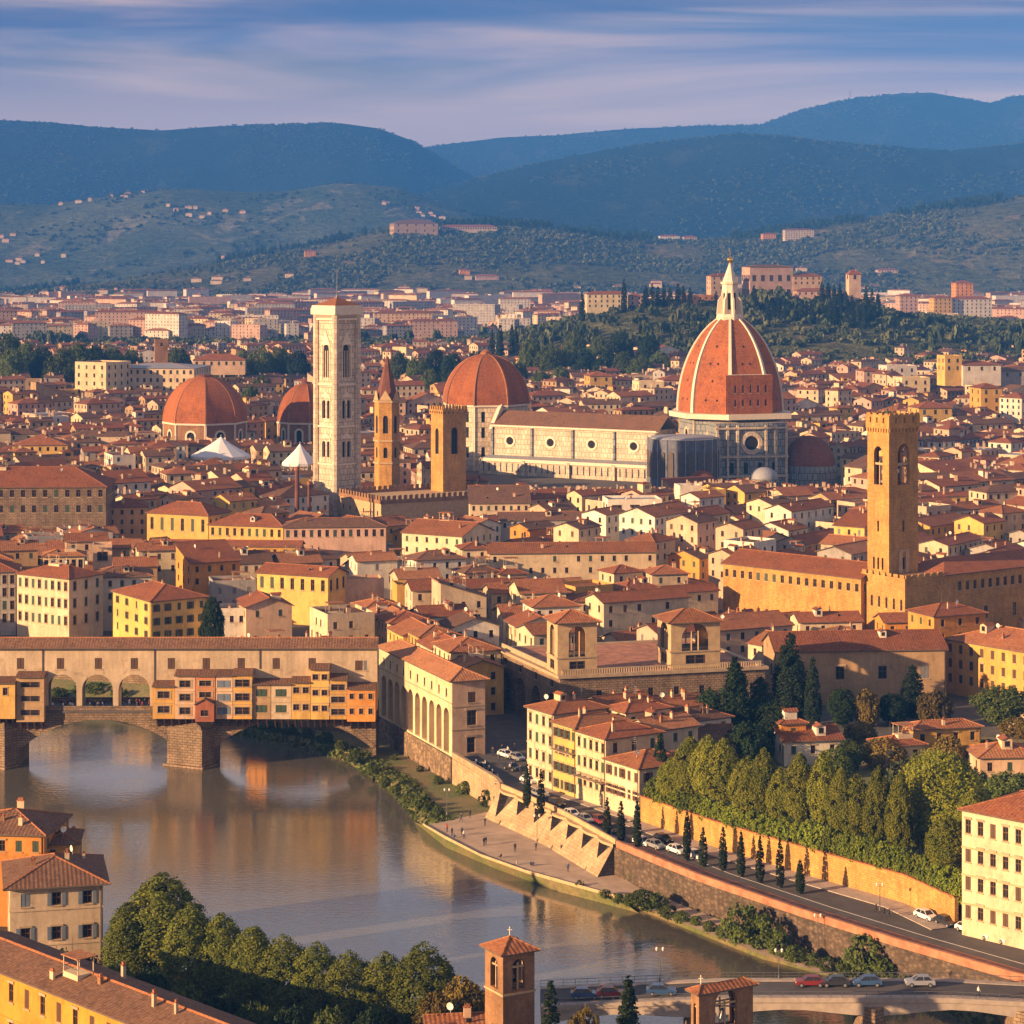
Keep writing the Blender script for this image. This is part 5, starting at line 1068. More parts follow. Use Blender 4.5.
def oct_dome(name, label, px, Y, Rd, z0, zd, zt, n_a0, drum, tile='dome_tile', prof=1.0, lantern=None, drum_r=None, windows='arch', rib=.9, cut=.08, ribmat='white_stone', cat='dome', clear=None):
    cx = X_(px, Y); root = thing(name, (cx, Y - Rd, z0), label, cat); a0 = R(n_a0); dr = drum_r or Rd * .97
    wl = MB(); pn = MB(); P = [(cx + dr * math.cos(a0 + k * math.pi / 4), Y + dr * math.sin(a0 + k * math.pi / 4)) for k in range(8)]
    for k in range(8):
        T, L = frame(P[k], P[(k + 1) % 8])
        if windows == 'arch':
            ar = [(L / 2, L * .13, z0 + (zd - z0) * .35, z0 + (zd - z0) * .66)]; arch_wall(wl, T, 0, L, z0, zd, ar, 0, 1, .6, 8); arch_pane(pn, T, *ar[0], .55)
            wl.T = T; c, h, s, p = ar[0]
            for q in range(10):
                a, b = math.pi * q / 10, math.pi * (q + 1) / 10; g = lambda t, kk: (c - (h + kk) * math.cos(t), -.2, p + (h + kk) * math.sin(t)); wl.face([g(a, 0), g(b, 0), g(b, .9), g(a, .9)], 1); wl.face([g(a, .9), g(b, .9), (g(b, .9)[0], 0, g(b, .9)[2]), (g(a, .9)[0], 0, g(a, .9)[2])], 1)
            for x in (c - h - .9, c + h): wl.box(x, x + .9, -.2, -.003, s - .5, p, 1, 'b')
            wl.box(c - h - 1.1, c + h + 1.1, -.3, -.003, s - .9, s - .5, 1, 'b')
            wl.T = None
        elif windows == 'round':
            wall_panel(wl, T, 0, L, z0, zd, [], 0); round_window(pn, wl, T, L / 2, (z0 + zd) / 2 + .5, L * .11)
        elif windows == 'grid':
            H_ = zd - z0; wb = [(L * q - .9, L * q + .9, z0 + H_ * u, z0 + H_ * (u + .16)) for q in (.27, .73) for u in (.2, .5, .74)]; wall_panel(wl, T, 0, L, z0, zd, wb, 0, 1, .5)
            pn.T = T; [pn.face([(w[0], .45, w[2]), (w[1], .45, w[2]), (w[1], .45, w[3]), (w[0], .45, w[3])]) for w in wb]; pn.T = None
        wl.T = T
        for z in (zd - .9,): wl.box(-.3, L + .3, -.8, -.003, z, z + .85, 1, 'b')
        wl.box(-.5, .5, -.3, -.003, z0, zd - .9, 1, 'b'); wl.box(L - .5, L + .5, -.3, -.003, z0, zd - .9, 1, 'b'); wl.T = None
    wl.build('drum', [drum, 'white_stone' if drum != 'marble_grey_shade' else 'marble_fine'], root); build_panes(pn, root)
    ns = 14; Hh = zt - zd; cr = []
    rt = Rd * cut
    for i in range(ns + 1):
        t = i / ns; ph = t * math.pi / 2
        if prof > 1.01: # pointed fifth
            rho = Rd * prof * 1.0; off = rho - Rd; zmax = math.sqrt(rho * rho - (off + rt) ** 2); zz = zmax * math.sin(t * math.pi / 2) if False else zmax * t; r = math.sqrt(max(rho * rho - zz * zz, 0)) - off; cr.append((max(r, rt), zd + Hh * t))
        else: cr.append((max(rt, Rd * math.cos(ph * .985)), zd + Hh * math.sin(ph * .985) / math.sin(math.pi / 2 * .985)))
    dm = MB(); dm.lathe((cx, Y), cr, 8, 0, a0); dm.face([(cx + cr[-1][0] * math.cos(a0 + k * math.pi / 4), Y + cr[-1][0] * math.sin(a0 + k * math.pi / 4), cr[-1][1]) for k in range(8)])
    do = dm.build('dome_shell', [tile], root)
    # small round openings in the shell, as little dark boxes set into it
    if rib:
        for k in range(8):
            rb = MB(); a = a0 + k * math.pi / 4; u = Vector((math.cos(a), math.sin(a), 0)); tv = Vector((-u.y, u.x, 0)); c = Vector((cx, Y, 0)); pr = None
            for r, z in cr:
                wv = rib * (.55 + .45 * (1 - (z - zd) / Hh)); p = [c + u * (r - .3) - tv * wv + Zu * z, c + u * (r + rib * .55) - tv * wv * .8 + Zu * z, c + u * (r + rib * .55) + tv * wv * .8 + Zu * z, c + u * (r - .3) + tv * wv + Zu * z]
                if pr:
                    for j in range(3): rb.face([pr[j], pr[j + 1], p[j + 1], p[j]])
                pr = p
            rb.build('rib', [ribmat], root)
    if lantern: lantern(root, cx, Y, zt)
    if clear: CLEAR.append((clear[0], clear[1], clear[2], Y - Rd))
    POLYS.append([(cx - Rd, Y - Rd), (cx + Rd, Y - Rd), (cx + Rd, Y + Rd), (cx - Rd, Y + Rd)]); return root
def round_window(pn, wl, T, cx, cz, r, mi=1, n=20):
    wl.T = T; pn.T = T; P = lambda k, q, y: (cx + q * math.cos(2 * math.pi * k / n), y, cz + q * math.sin(2 * math.pi * k / n))
    for k in range(n):
        wl.face([P(k, r, -.35), P(k + 1, r, -.35), P(k + 1, r * 1.45, -.35), P(k, r * 1.45, -.35)], mi); wl.face([P(k, r * 1.45, -.35), P(k + 1, r * 1.45, -.35), P(k + 1, r * 1.5, 0), P(k, r * 1.5, 0)], mi); wl.face([P(k + 1, r, -.35), P(k, r, -.35), P(k, r * .9, -.02), P(k + 1, r * .9, -.02)], mi)
    pn.face([P(k, r * .98, -.02) for k in range(n)]); wl.T = pn.T = None
# --- the great dome
def lantern_big(root, cx, Y, zt):
    m = MB(); m.frustum((cx, Y), 6.2, 6.6, zt - 1.4, zt + .4, 8, 0, R(12)); m.frustum((cx, Y), 6.3, 6.3, zt + .4, zt + 1.5, 8, 0, R(12)); m.build('lantern_gallery', ['white_stone'], root)
    m = MB(); pn = MB(); rr = 3.7; P = [(cx + rr * math.cos(R(12 + 45 * k)), Y + rr * math.sin(R(12 + 45 * k))) for k in range(8)]
    for k in range(8):
        T, L = frame(P[k], P[(k + 1) % 8]); arch_wall(m, T, 0, L, zt + 1.5, zt + 15, [(L / 2, L * .24, zt + 3.5, zt + 10.5)], 0, 0, .4, 6); arch_pane(pn, T, L / 2, L * .24, zt + 3.5, zt + 10.5, .35)
        a = R(12 + 45 * k); u = Vector((math.cos(a), math.sin(a), 0)); tv = Vector((-u.y, u.x, 0)) * .4; c = Vector((cx, Y, 0))
        q = [c + u * 3.5 + Zu * (zt + 1.5), c + u * 6.3 + Zu * (zt + 1.5), c + u * 5.6 + Zu * (zt + 8), c + u * 4.2 + Zu * (zt + 9.5), c + u * 3.5 + Zu * (zt + 13)]
        m.face([p + tv for p in q]); m.face([p - tv for p in reversed(q)])
        for i in range(1, 4): m.face([q[i] - tv, q[i + 1 if i < 4 else 0] - tv, q[i + 1 if i < 4 else 0] + tv, q[i] + tv])
    m.frustum((cx, Y), 4.3, 4.6, zt + 15, zt + 16, 8, 0, R(12)); m.build('lantern', ['white_stone'], root); build_panes(pn, root)
    s = MB(); s.frustum((cx, Y), 3.6, .35, zt + 16, zt + 24.6, 8, 0, R(12)); so_ = s.build('lantern_cone', ['white_stone'], root)
    b = MB(); b.lathe((cx, Y), [(0, zt + 24.4)] + [(1.45 * math.sin(math.pi * i / 8), zt + 25.9 - 1.45 * math.cos(math.pi * i / 8)) for i in range(1, 8)] + [(1e-5, zt + 27.4)], 12); b.bar((cx, Y, zt + 27.2), (cx, Y, zt + 30.2), .14); b.bar((cx - .8, Y, zt + 29.2), (cx + .8, Y, zt + 29.2), .14); b.build('golden_ball', ['gold'], root, True)
MX, MY = X_(730, 1090), 1090
big = oct_dome('great_dome', 'huge pointed terracotta dome with white ribs and a white lantern topped by a gold ball', 730, 1090, 23.8, 12, 32.0, 74.5, -95, 'marble_grey_shade', 'dome_tile', 1.35, lantern_big, 22.8, 'round', 1.0, .21, 'white_stone', 'dome', (650, 840, 478))
# its brick gallery on the right-hand facets and the pale ledge below
g = MB(); a0 = R(-95); P = lambda k, r: (MX + r * math.cos(a0 + k * math.pi / 4), MY + r * math.sin(a0 + k * math.pi / 4)); gw = []
for k in (0,):
    a, b = P(k, 26.6), P(k + 1, 26.6); T, L = frame(a, b); ws = [(L * q - .5, L * q + .5, z, z + h) for q in (.12, .3, .48, .66, .84) for z, h in ((35.5, 3.0), (41.5, 3.4))]; wall_panel(g, T, -2, L, 32, 49.5, ws, 0, 0, .5); gw = [(T, w) for w in ws]; ax, bx2 = P(k, 20), P(k + 1, 20)
    a2 = T @ Vector((-2, 0, 0)); g.face([(*b, 49.5), (a2.x, a2.y, 49.5), (*ax, 49.5), (*bx2, 49.5)], 1); g.face([(*b, 32), (*bx2, 32), (*bx2, 49.5), (*b, 49.5)]); g.face([(*ax, 32), (a2.x, a2.y, 32), (a2.x, a2.y, 49.5), (*ax, 49.5)])
go = g.build('brick_gallery', ['dome_tile', 'white_stone'], big)
for T, w in gw: add_window(big, T, (w[0] + w[1]) / 2, (w[2] + w[3]) / 2, w[1] - w[0], w[3] - w[2], 'plain')
g = MB(); g.frustum((MX, MY), 27.5, 27.8, 29.6, 31.9, 8, 0, a0); T, L = frame(P(0, 27.6), P(1, 27.6)); g.T = T; g.box(-2, L + 7, -3, -.1, 29.9, 32.2); g.T = None; g.build('drum_ledge', ['white_stone'], big)
for k in (5, 6, 7, 0, 1):   # little round openings in the shell
    for q, t in ((.35, .14), (.65, .14), (.5, .34), (.38, .52), (.62, .52), (.5, .7)):
        rho = 23.8 * 1.35; off = rho - 23.8; zm_ = math.sqrt(rho * rho - (off + 23.8 * .21) ** 2); r_ = math.sqrt(rho * rho - (zm_ * t) ** 2) - off; p0, p1 = Vector((*P(k, r_ + .06), 32 + 42.5 * t)), Vector((*P(k + 1, r_ + .06), 32 + 42.5 * t)); c = p0.lerp(p1, q); d = (p1 - p0).normalized(); n_ = Vector((d.y, -d.x, 0)); up = (Zu - n_ * (.25 + t * .7)).normalized()
        if k == 0 and t < .4: continue
        o_ = MB(); o_.face([c + n_ * .05 + d * .5 * math.cos(a_ * math.pi / 4) + up * .62 * math.sin(a_ * math.pi / 4) for a_ in range(8)]); o_.build('roof_opening', ['dark_open'], big)
# --- nave with clerestory, aisles and facade
def cathedral_nave():
    A, B = Vector((-9.5, 1134)), Vector((66, 1092)); d = (B - A).normalized(); n = Vector((-d.y, d.x)); L = (B - A).length; root = thing('cathedral_nave', (A.x, A.y - 14, 0), 'long white marble church nave with round windows and a brown tiled roof', 'church')
    w = 20.0; fp = [A, B, B + n * w, A + n * w]; wl = MB(); pn = MB(); T, _ = frame(A, B); zc, ze = 8.0, 22.6; wall_panel(wl, T, 0, L, zc - 1, ze, [], 0)
    for k in range(4): round_window(pn, wl, T, L * (k + .5) / 4 - 1, 15.2, 2.0)
    wl.T = T
    for k in range(5): x = max(.4, min(L - .4, L * k / 4)); wl.box(x - .5, x + .5, -.8, -.003, zc, ze - .6, 2, 'b')
    wl.box(-.5, L, -1.0, -.003, ze - .9, ze, 1, 'b'); wl.T = None
    T2, L2 = frame(B, fp[2]); wall_panel(wl, T2, 0, L2, 0, ze, [], 0); T3, L3 = frame(fp[3], A); wall_panel(wl, T3, 0, L3, 0, ze, [], 0); wl.face([(*fp[3], ze), (*A, ze), (*((A + fp[3]) / 2), ze + 9)], 0)
    # facade gable, proud of the end wall
    wl.T = T3; wl.face([(-1.5, -1, ze - 2), (L3 + 1.5, -1, ze - 2), (L3 / 2, -1, ze + 11)], 1); wl.face([(L3 + 1.5, -1, ze - 2), (L3 + 1.5, .8, ze - 2), (L3 / 2, .8, ze + 11), (L3 / 2, -1, ze + 11)], 1); wl.face([(-1.5, .8, ze - 2), (-1.5, -1, ze - 2), (L3 / 2, -1, ze + 11), (L3 / 2, .8, ze + 11)], 1); wl.face([(L3 + 1.5, .8, ze - 2), (-1.5, .8, ze - 2), (L3 / 2, .8, ze + 11)], 1); wl.T = None
    wl.build('clerestory', ['marble', 'white_stone', 'marble_grey_shade'], root); build_panes(pn, root)
    tops, g, (ra, rb) = roof_parts([tuple(p) for p in fp], ze, 'gable', 0, 1.0, .62); rm = MB(); add_roof(rm, tops); rm.build('roof', ['umber', 'white_stone', 'umber'], root)
    # aisle
    o = -n * 9; A2, B2 = A + o - d * 1, B + o + d * 6; Ta, La = frame(A2, B2); al = MB(); za = 7.2; nb = 30; ws = [(La * (k + .5) / nb - .42, La * (k + .5) / nb + .42, 1.6, 5.6) for k in range(nb)]; wall_panel(al, Ta, 0, La, -.5, za, ws, 0, 1, .4)
    al.T = Ta; al.face([(0, .38, 1.5), (La, .38, 1.5), (La, .38, 5.7), (0, .38, 5.7)], 1); 
    for k in range(5): x = max(.6, min(La - .6, La * k / 4)); al.box(x - .8, x + .8, -1.2, -.003, -.5, za - .1, 2, 'b')
    al.box(-.4, La + .4, -.9, -.003, za - 1.0, za + .0, 3, 'b'); al.face([(0, 0, za + .4), (La, 0, za + .4), (La, 9, 8.4), (0, 9, 8.4)], 4); al.box(0, La, -.3, 0, za, za + .4, 3); al.T = None
    Tq, Lq = frame(B2, B2 + n * 9); wall_panel(al, Tq, 0, Lq, -.5, za, [], 0); Tq, Lq = frame(A2 + n * 9, A2); wall_panel(al, Tq, 0, Lq, -.5, za, [], 0)
    al.build('aisle', ['marble_fine', 'marble_grey_shade', 'marble', 'white_stone', 'lead'], root)
    POLYS.append([tuple(A2), tuple(B2), tuple(fp[2]), tuple(fp[3])]); CLEAR.append((492, 660, 484, 1085))
cathedral_nave()
def tribune(px, Y, Rr, z1, label, dome_z, mat_, roofmat, a_from, a_to, name='apse', clear=None, rings=()):
    cx = X_(px, Y); root = thing(name, (cx, Y - Rr, 0), label, 'church apse'); wl = MB(); n = 14; P = [(cx + Rr * math.cos(R(a_from + (a_to - a_from) * k / n)), Y + Rr * math.sin(R(a_from + (a_to - a_from) * k / n))) for k in range(n + 1)]
    for k in range(n):
        T, L = frame(P[k], P[k + 1]); arch_wall(wl, T, 0, L, 0, z1, [(L / 2, L * .26, z1 * .25, z1 * .72)] , 0, 1, .5, 6); arch_pane(wl, T, L / 2, L * .26, z1 * .25, z1 * .72, .45, 1)
        wl.T = T
        for z in (z1 - .8, *rings): wl.box(-.1, L + .1, -.6, -.003, z, z + .7, 2, 'b')
        wl.T = None
    if mat_ == 'scaffold':
        for k in range(n + 1):
            q = P[k]; u = Vector((q[0] - cx, q[1] - Y)).normalized(); wl.bar((q[0] + u.x * .8, q[1] + u.y * .8, 0), (q[0] + u.x * .8, q[1] + u.y * .8, z1 + 1.2), .13, .13, 4, 2)
    wl.build('wall', [mat_, 'marble_grey_shade' if mat_ != 'scaffold' else 'dark_trim', 'marble_fine' if mat_ != 'scaffold' else 'aluminium'], root)
    rm = MB(); ns = 8
    for k in range(n):
        a, b = R(a_from + (a_to - a_from) * k / n), R(a_from + (a_to - a_from) * (k + 1) / n)
        for i in range(ns):
            f = lambda t, a_: (cx + Rr * .95 * math.cos(t) * math.cos(a_), Y + Rr * .95 * math.cos(t) * math.sin(a_), z1 + (dome_z - z1) * math.sin(t)); t0, t1 = math.pi / 2 * i / ns, math.pi / 2 * (i + 1) / ns
            q = [f(t0, a), f(t0, b), f(t1, b), f(t1, a)]; rm.face(q if i < ns - 1 else q[:3])
    rm.build('half_dome', [roofmat], root)
    if clear: CLEAR.append((*clear, Y - Rr))
    POLYS.append([(cx - Rr, Y - Rr), (cx + Rr, Y - Rr), (cx + Rr, Y + Rr), (cx - Rr, Y + Rr)])
tribune(809, 1075, 12.3, 9.0, 'marble apse under a dark red half dome, right of the great dome', 22.0, 'marble_grey_shade', 'rust', 0, -180, 'apse', (784, 838, 482))
tribune(683, 1055, 15.5, 22.5, 'round church apse wrapped in blue-grey scaffolding, left of the great dome', 24.0, 'scaffold', 'lead', 20, -200, 'scaffolded_apse', (650, 718, 478), (6, 11.5, 17))
tribune(764, 1040, 6.5, 6.0, 'small marble exedra with a grey dome at the foot of the transept', 11.0, 'marble_grey_shade', 'lead', 0, -180, 'apse')
tribune(702, 1030, 5.5, 7.0, 'small chapel with a pale round wall between scaffolding and transept', 10.5, 'marble_fine', 'rust', 0, -180, 'apse')
def transept():
    fp = rect(716, 787, 421, 31.0, 12, 706, Y=1058); fp = [fp[0], fp[1], (fp[1][0] - 4, 1085), (fp[0][0] - 4, 1080)]; root = thing('transept', (*fp[0], 0), 'grey marble transept with a large round window below the great dome', 'church transept'); wl = MB(); pn = MB(); z1 = 28.5
    for i in range(4):
        T, L = frame(fp[i], fp[(i + 1) % 4]); ws = [(L * q - 1.0, L * q + 1.0, 6.0, 11.0) for q in (.22, .42, .62, .82)] if i == 0 else []; wall_panel(wl, T, 0, L, 0, z1, ws, 0, 1, .5)
        if i == 0:
            pn.T = T; [pn.face([(w[0], .45, w[2]), (w[1], .45, w[2]), (w[1], .45, w[3]), (w[0], .45, w[3])]) for w in ws]; pn.T = None
            round_window(pn, wl, T, L * .5, 19.6, 3.4, 1, 24)
            wl.T = T
            for x in (.5, L * .16, L * .3, L * .7, L * .84, L - .5): wl.box(x - .5, x + .5, -.9, -.003, 0, z1 - 1, 1 if x in (.5, L - .5) else 2, 'b')
            for z in (4.5, 13.2, 25.8): wl.box(-.4, L + .4, -1.1, -.91 + .9, z, z + .9, 1, 'b')
            wl.T = None
    wl.face([(*p, z1) for p in fp], 1); wl.build('wall', ['marble_grey_shade', 'marble_fine', 'marble'], root); build_panes(pn, root); POLYS.append(fp)
transept()
# --- the three other domes
def lantern_small(r, h, mat_='white_stone'):
    def f(root, cx, Y, zt):
        m = MB(); m.frustum((cx, Y), r * 1.3, r * 1.3, zt - .3, zt + .5, 8); m.frustum((cx, Y), r, r, zt + .5, zt + h, 8); m.frustum((cx, Y), r * 1.2, .1, zt + h, zt + h * 1.9, 8); m.build('lantern', [mat_], root)
    return f
oct_dome('church_dome', 'broad terracotta dome on a brick drum with white framed arched windows, far left', 205, 1210, 21.2, 0, 18.8, 41.5, -90 + 8, 'brick', 'dome_tile', 1.0, lantern_small(3.4, .6, 'old_brick'), None, 'arch', .35, .17, 'clay', 'dome', (160, 250, 436))
oct_dome('church_dome', 'smaller terracotta dome half hidden by the marble bell tower', 306, 1255, 15.0, 0, 15.6, 35.5, -90 + 12, 'brick', 'dome_tile', 1.0, lantern_small(2, .5, 'old_brick'), None, 'arch', .3, .16, 'clay', 'dome', (276, 316, 440))
oct_dome('church_dome', 'terracotta dome on a white marble drum, between bell tower and nave', 486, 1160, 21.5, 0, 31.2, 54.8, -90 + 30, 'marble', 'dome_tile', 1.0, lantern_small(2.2, 1.2, 'clay'), 20.6, 'grid', .55, .12, 'clay', 'dome', (462, 495, 470))
# --- spire tower and the square brick tower
def spire_tower():
    Y = 985; cx = X_(387, Y); root = thing('spire_tower', (cx, Y - 5, 0), 'slim hexagonal stone bell tower with a pointed brick spire', 'tower'); r = 5.2; z1, zt = 43.5, 60.5; wl = MB(); pn = MB()
    P = [(cx + r * math.cos(R(-90 + 25 + 60 * k)), Y + r * math.sin(R(-90 + 25 + 60 * k))) for k in range(6)]
    for k in range(6):
        T, L = frame(P[k], P[(k + 1) % 6])
        arch_wall(wl, T, 0, L, 0, 18, [], 0); arch_wall(wl, T, 0, L, 18, 27, [(L / 2, L * .16, 20, 23.5)], 0, 1, .5, 6); arch_pane(pn, T, L / 2, L * .16, 20, 23.5, .45); arch_wall(wl, T, 0, L, 27, z1, [(L / 2, L * .2, 30, 36)], 0, 1, .5, 6, 1.3); arch_pane(pn, T, L / 2, L * .2, 30, 36, .45, 0, 10, 1.3)
        wl.T = T
        for z in (17.5, 26.6, z1 - .9): wl.box(-.3, L + .3, -.5, -.003, z, z + .7, 1, 'b')
        wl.face([(0, -.35, z1), (L, -.35, z1), (L / 2, -.35, z1 + 4.2)], 1); wl.T = None
    wl.build('wall', ['gold_stone', 'sand_stone'], root); build_panes(pn, root); s = MB(); s.frustum((cx, Y), r * .93, .1, z1, zt + 1.5, 6, 0, R(-90 + 25)); s.bar((cx, Y, zt + 1), (cx, Y, zt + 3.5), .1); s.build('spire', ['old_brick'], root); POLYS.append(P[:4]); CLEAR.append((373, 402, 484, Y))
spire_tower()
def merlons(mb, fp, z, w=.9, gap=.75, h=1.5, th=.45, m=0, sides=None):
    for i in range(len(fp)):
        if sides and i not in sides: continue
        T, L = frame(fp[i], fp[(i + 1) % len(fp)]); mb.T = T; n = max(2, int(L / (w + gap)))
        for k in range(n): x = L * (k + .5) / n; mb.box(x - w / 2, x + w / 2, .02, th, z, z + h, m)
        mb.T = None
def square_tower():
    fp = rect(443, 466, 403, 40, 36, 431, Y=950); z1 = Z_(410, 950); root = thing('stone_tower', (*fp[0], 0), 'square golden stone tower with one long arched opening a side, left of the nave', 'tower'); wl = MB(); pn = MB()
    for i in range(4):
        T, L = frame(fp[i], fp[(i + 1) % 4]); arch_wall(wl, T, 0, L, 0, z1 - 2, [(L / 2, L * .14, 24, 33)], 0, 0, .6, 8); arch_pane(pn, T, L / 2, L * .14, 24, 33, .55); T, L = frame(*[inset(fp, -.5)[j] for j in (i, (i + 1) % 4)]); wall_panel(wl, T, 0, L, z1 - 2, z1, [(L * (k + .5) / 6 - .35, L * (k + .5) / 6 + .35, z1 - 1.5, z1 - .7) for k in range(6)], 0, 0, .3)
    wl.face([(*p, z1) for p in inset(fp, -.5)], 0); wl.face([(*p, z1 - 2) for p in inset(fp, -.5)], 0); wl.build('wall', ['gold_stone'], root); build_panes(pn, root); m = MB(); merlons(m, inset(fp, -.5), z1, .8, .7, 1.4); m.build('battlement', ['gold_stone'], root); POLYS.append(fp); CLEAR.append((430, 468, 488, 950))
square_tower()
def castle_wall():
    fp = rect(381, 505, 502, 9.5, 3, 340, Y=Z_ and F * 95.5 / 252); fp = rect(381, 505, 502, 9.5, 30, 340, Y=F * (HC - 9.5) / (502 - YH)); z1 = 9.5; root = thing('castle_building', (*fp[0], 0), 'crenellated stone building, yellow side lit and long side dark, below the spire tower', 'building'); wl = MB(); wins = []
    for i in range(4):
        T, L = frame(fp[i], fp[(i + 1) % 4]); ws = [(L * (k + .5) / 6 - .5, L * (k + .5) / 6 + .5, 4, 5.8) for k in range(6)] if i == 3 else []; wall_panel(wl, T, 0, L, 0, z1, ws, 0, 0); wins += [(T, w) for w in ws]
    wl.face([(*p, z1 - .3) for p in fp], 0); wl.build('wall', ['sand_stone'], root); m = MB(); merlons(m, inset(fp, -.4), z1 + .6, 1.3, 1.0, 1.6, .5); e = inset(fp, -.4)
    for i in range(4): T, L = frame(e[i], e[(i + 1) % 4]); m.T = T; m.box(0, L, 0, .5, z1 - .8, z1 + .6); m.T = None
    m.build('battlement', ['brick'], root)
    for T, w in wins: add_window(root, T, (w[0] + w[1]) / 2, (w[2] + w[3]) / 2, 1, 1.8, 'plain')
    POLYS.append(fp); CLEAR.append((342, 500, 512, min(p[1] for p in fp)))
castle_wall()
# --- the fortress palace with its tall tower
def fortress():
    Y0 = 640; fp = rect(889, 918, 416, 62, 35, 867.5, Y=Y0); z1 = Z_(429, Y0); zb = Z_(575, Y0); root = thing('fortress_tower', (*fp[0], zb), 'tall square golden tower with bells in arched openings, over the fortress palace', 'tower'); wl = MB()
    zs, zo = Z_(492, Y0), Z_(486, Y0)
    for i in range(4):
        T, L = frame(fp[i], fp[(i + 1) % 4]); lo = [(L * .5 - .35, L * .5 + .35, Z_(533, Y0), Z_(522, Y0))] if i in (0, 3) else []
        ex = [(L * .5 - .55, L * .5 + .55, Z_(571, Y0), Z_(559, Y0))] if i == 0 else [(L * q - .35, L * q + .35, Z_(571, Y0), Z_(559, Y0)) for q in (.3, .5, .7)]
        wall_panel(wl, T, 0, L, zb, zs, lo + ex, 0, 0, .5); wl.T = T
        for a, b, c, d in lo + ex: wl.face([(a, .45, c), (b, .45, c), (b, .45, d), (a, .45, d)], 2)
        if i == 0: wl.box(L * .5 - 1.9, L * .5 - .6, -.25, -.003, Z_(574, Y0), Z_(553, Y0), 1, 'b'); wl.box(L * .5 + .6, L * .5 + 1.9, -.25, -.003, Z_(574, Y0), Z_(553, Y0), 1, 'b'); wl.box(L * .5 - 1.9, L * .5 + 1.9, -.25, -.003, Z_(553, Y0) + .003, Z_(551, Y0), 1, 'b')
        wl.T = None
        arch_wall(wl, T, 0, L, zs, z1, [(L / 2, L * .2, zo, Z_(455, Y0))], 0, 0, 1.1, 12, 1.25)
        wl.T = T; wl.box(-.15, L + .15, -.2, -.003, zs - .3, zs + .1, 0, 'b'); wl.box(L / 2 - .12, L / 2 + .12, .5, .8, zo, Z_(462, Y0), 1); wl.box(L * .3, L * .7, .5, .8, Z_(466, Y0), Z_(465, Y0) + .3, 1); wl.T = None
    e = inset(fp, -.35)
    for i in range(4):
        T, L = frame(e[i], e[(i + 1) % 4]); wl.T = T; n = 9
        for k in range(n): x = L * (k + .5) / n; wl.box(x - .28, x + .28, .002, .55, z1 - 1.0, z1, 0)
        wl.T = None; ws = [(L * q - .45, L * q + .45, z1 + 1.4, z1 + 2.9) for q in (.22, .5, .78)]; wall_panel(wl, T, 0, L, z1, z1 + 3.6, ws, 0, 0, .5)
    ie = inset(e, .5)
    for i in range(4): wl.face([(*ie[(i + 1) % 4], z1), (*ie[i], z1), (*ie[i], z1 + 3.6), (*ie[(i + 1) % 4], z1 + 3.6)], 0); wl.face([(*e[i], z1 + 3.6), (*e[(i + 1) % 4], z1 + 3.6), (*ie[(i + 1) % 4], z1 + 3.6), (*ie[i], z1 + 3.6)], 0)
    wl.face([(*p, z1 + .5) for p in ie], 1); wl.face([(*p, zs + .2) for p in inset(fp, .3)], 1); wl.build('wall', ['gold_stone', 'sand_stone', 'dark_open'], root)
    m = MB(); merlons(m, e, z1 + 3.603, 1.3, .5, .45, .45); m.build('battlement', ['gold_stone'], root)
    c = (sum(p[0] for p in fp) / 4, sum(p[1] for p in fp) / 4)
    for (dx, dy, dz) in ((0, 0, 0), (-1.4, .8, -3.2), (1.2, -1.0, -3.6)):
        b = MB(); z = Z_(462, Y0) + dz; b.lathe((c[0] + dx, c[1] + dy), [(1.0, z), (.8, z + .3), (.62, z + 1.1), (.4, z + 1.5), (1e-5, z + 1.6)], 12); b.bar((c[0] + dx, c[1] + dy, z + 1.5), (c[0] + dx, c[1] + dy, z + 2.2), .1); b.bar((c[0] + dx - 3, c[1] + dy, z + 2.2), (c[0] + dx + 3, c[1] + dy, z + 2.2), .14); b.build('bell', ['metal'], root)
    m = MB(); m.bar((c[0], c[1], z1), (c[0], c[1], z1 + 6.5), .1); m.frustum((c[0] - 1.5, c[1]), 1.2, .2, z1 + .5, z1 + 5, 8); m.build('mast', ['green_shutter'], root)
    POLYS.append(fp)
    # palace block under the tower
    fb = rect(905, 1075, 579, zb, 35, 861, Y=632); pr = thing('fortress_palace', (*fb[0], 0), 'brown fortress palace block under the tall square tower, row of windows below its roof', 'palace')
    wl = MB(); wins = []
    for i in range(4):
        T, L = frame(fb[i], fb[(i + 1) % 4])
        if i == 0: ws = [(L * .30 + k * 2.9, L * .30 + k * 2.9 + 1.25, zb - 4.6, zb - 2.2) for k in range(int(L * .69 / 2.9))] + [(L * q, L * q + 1.4, zb - 13, zb - 9.5) for q in (.45, .62, .8)]
        elif i == 3: ws = [(L * (k + .5) / 6 - .4, L * (k + .5) / 6 + .4, zb - 8.5, zb - 5.6) for k in range(6)]
        else: ws = []
        wall_panel(wl, T, 0, L, 0, zb, ws, 0, 0, .4); wins += [(T, w) for w in ws]
    wl.build('wall', ['gold_stone'], pr); rm = MB(); q = inset(fb, -.3); Rf = [fb[0], (fb[0][0] + (fb[1][0] - fb[0][0]) * .22, fb[0][1] + (fb[1][1] - fb[0][1]) * .22), (fb[3][0] + (fb[2][0] - fb[3][0]) * .22, fb[3][1] + (fb[2][1] - fb[3][1]) * .22), fb[3]]
    wl = MB(); wl.face([(*p, zb) for p in fb]); wl.build('terrace', ['brick'], pr); m = MB(); merlons(m, Rf, zb + .003, 1.6, .5, .9, .5, 0, (0, 3)); m.build('battlement', ['gold_stone'], pr)
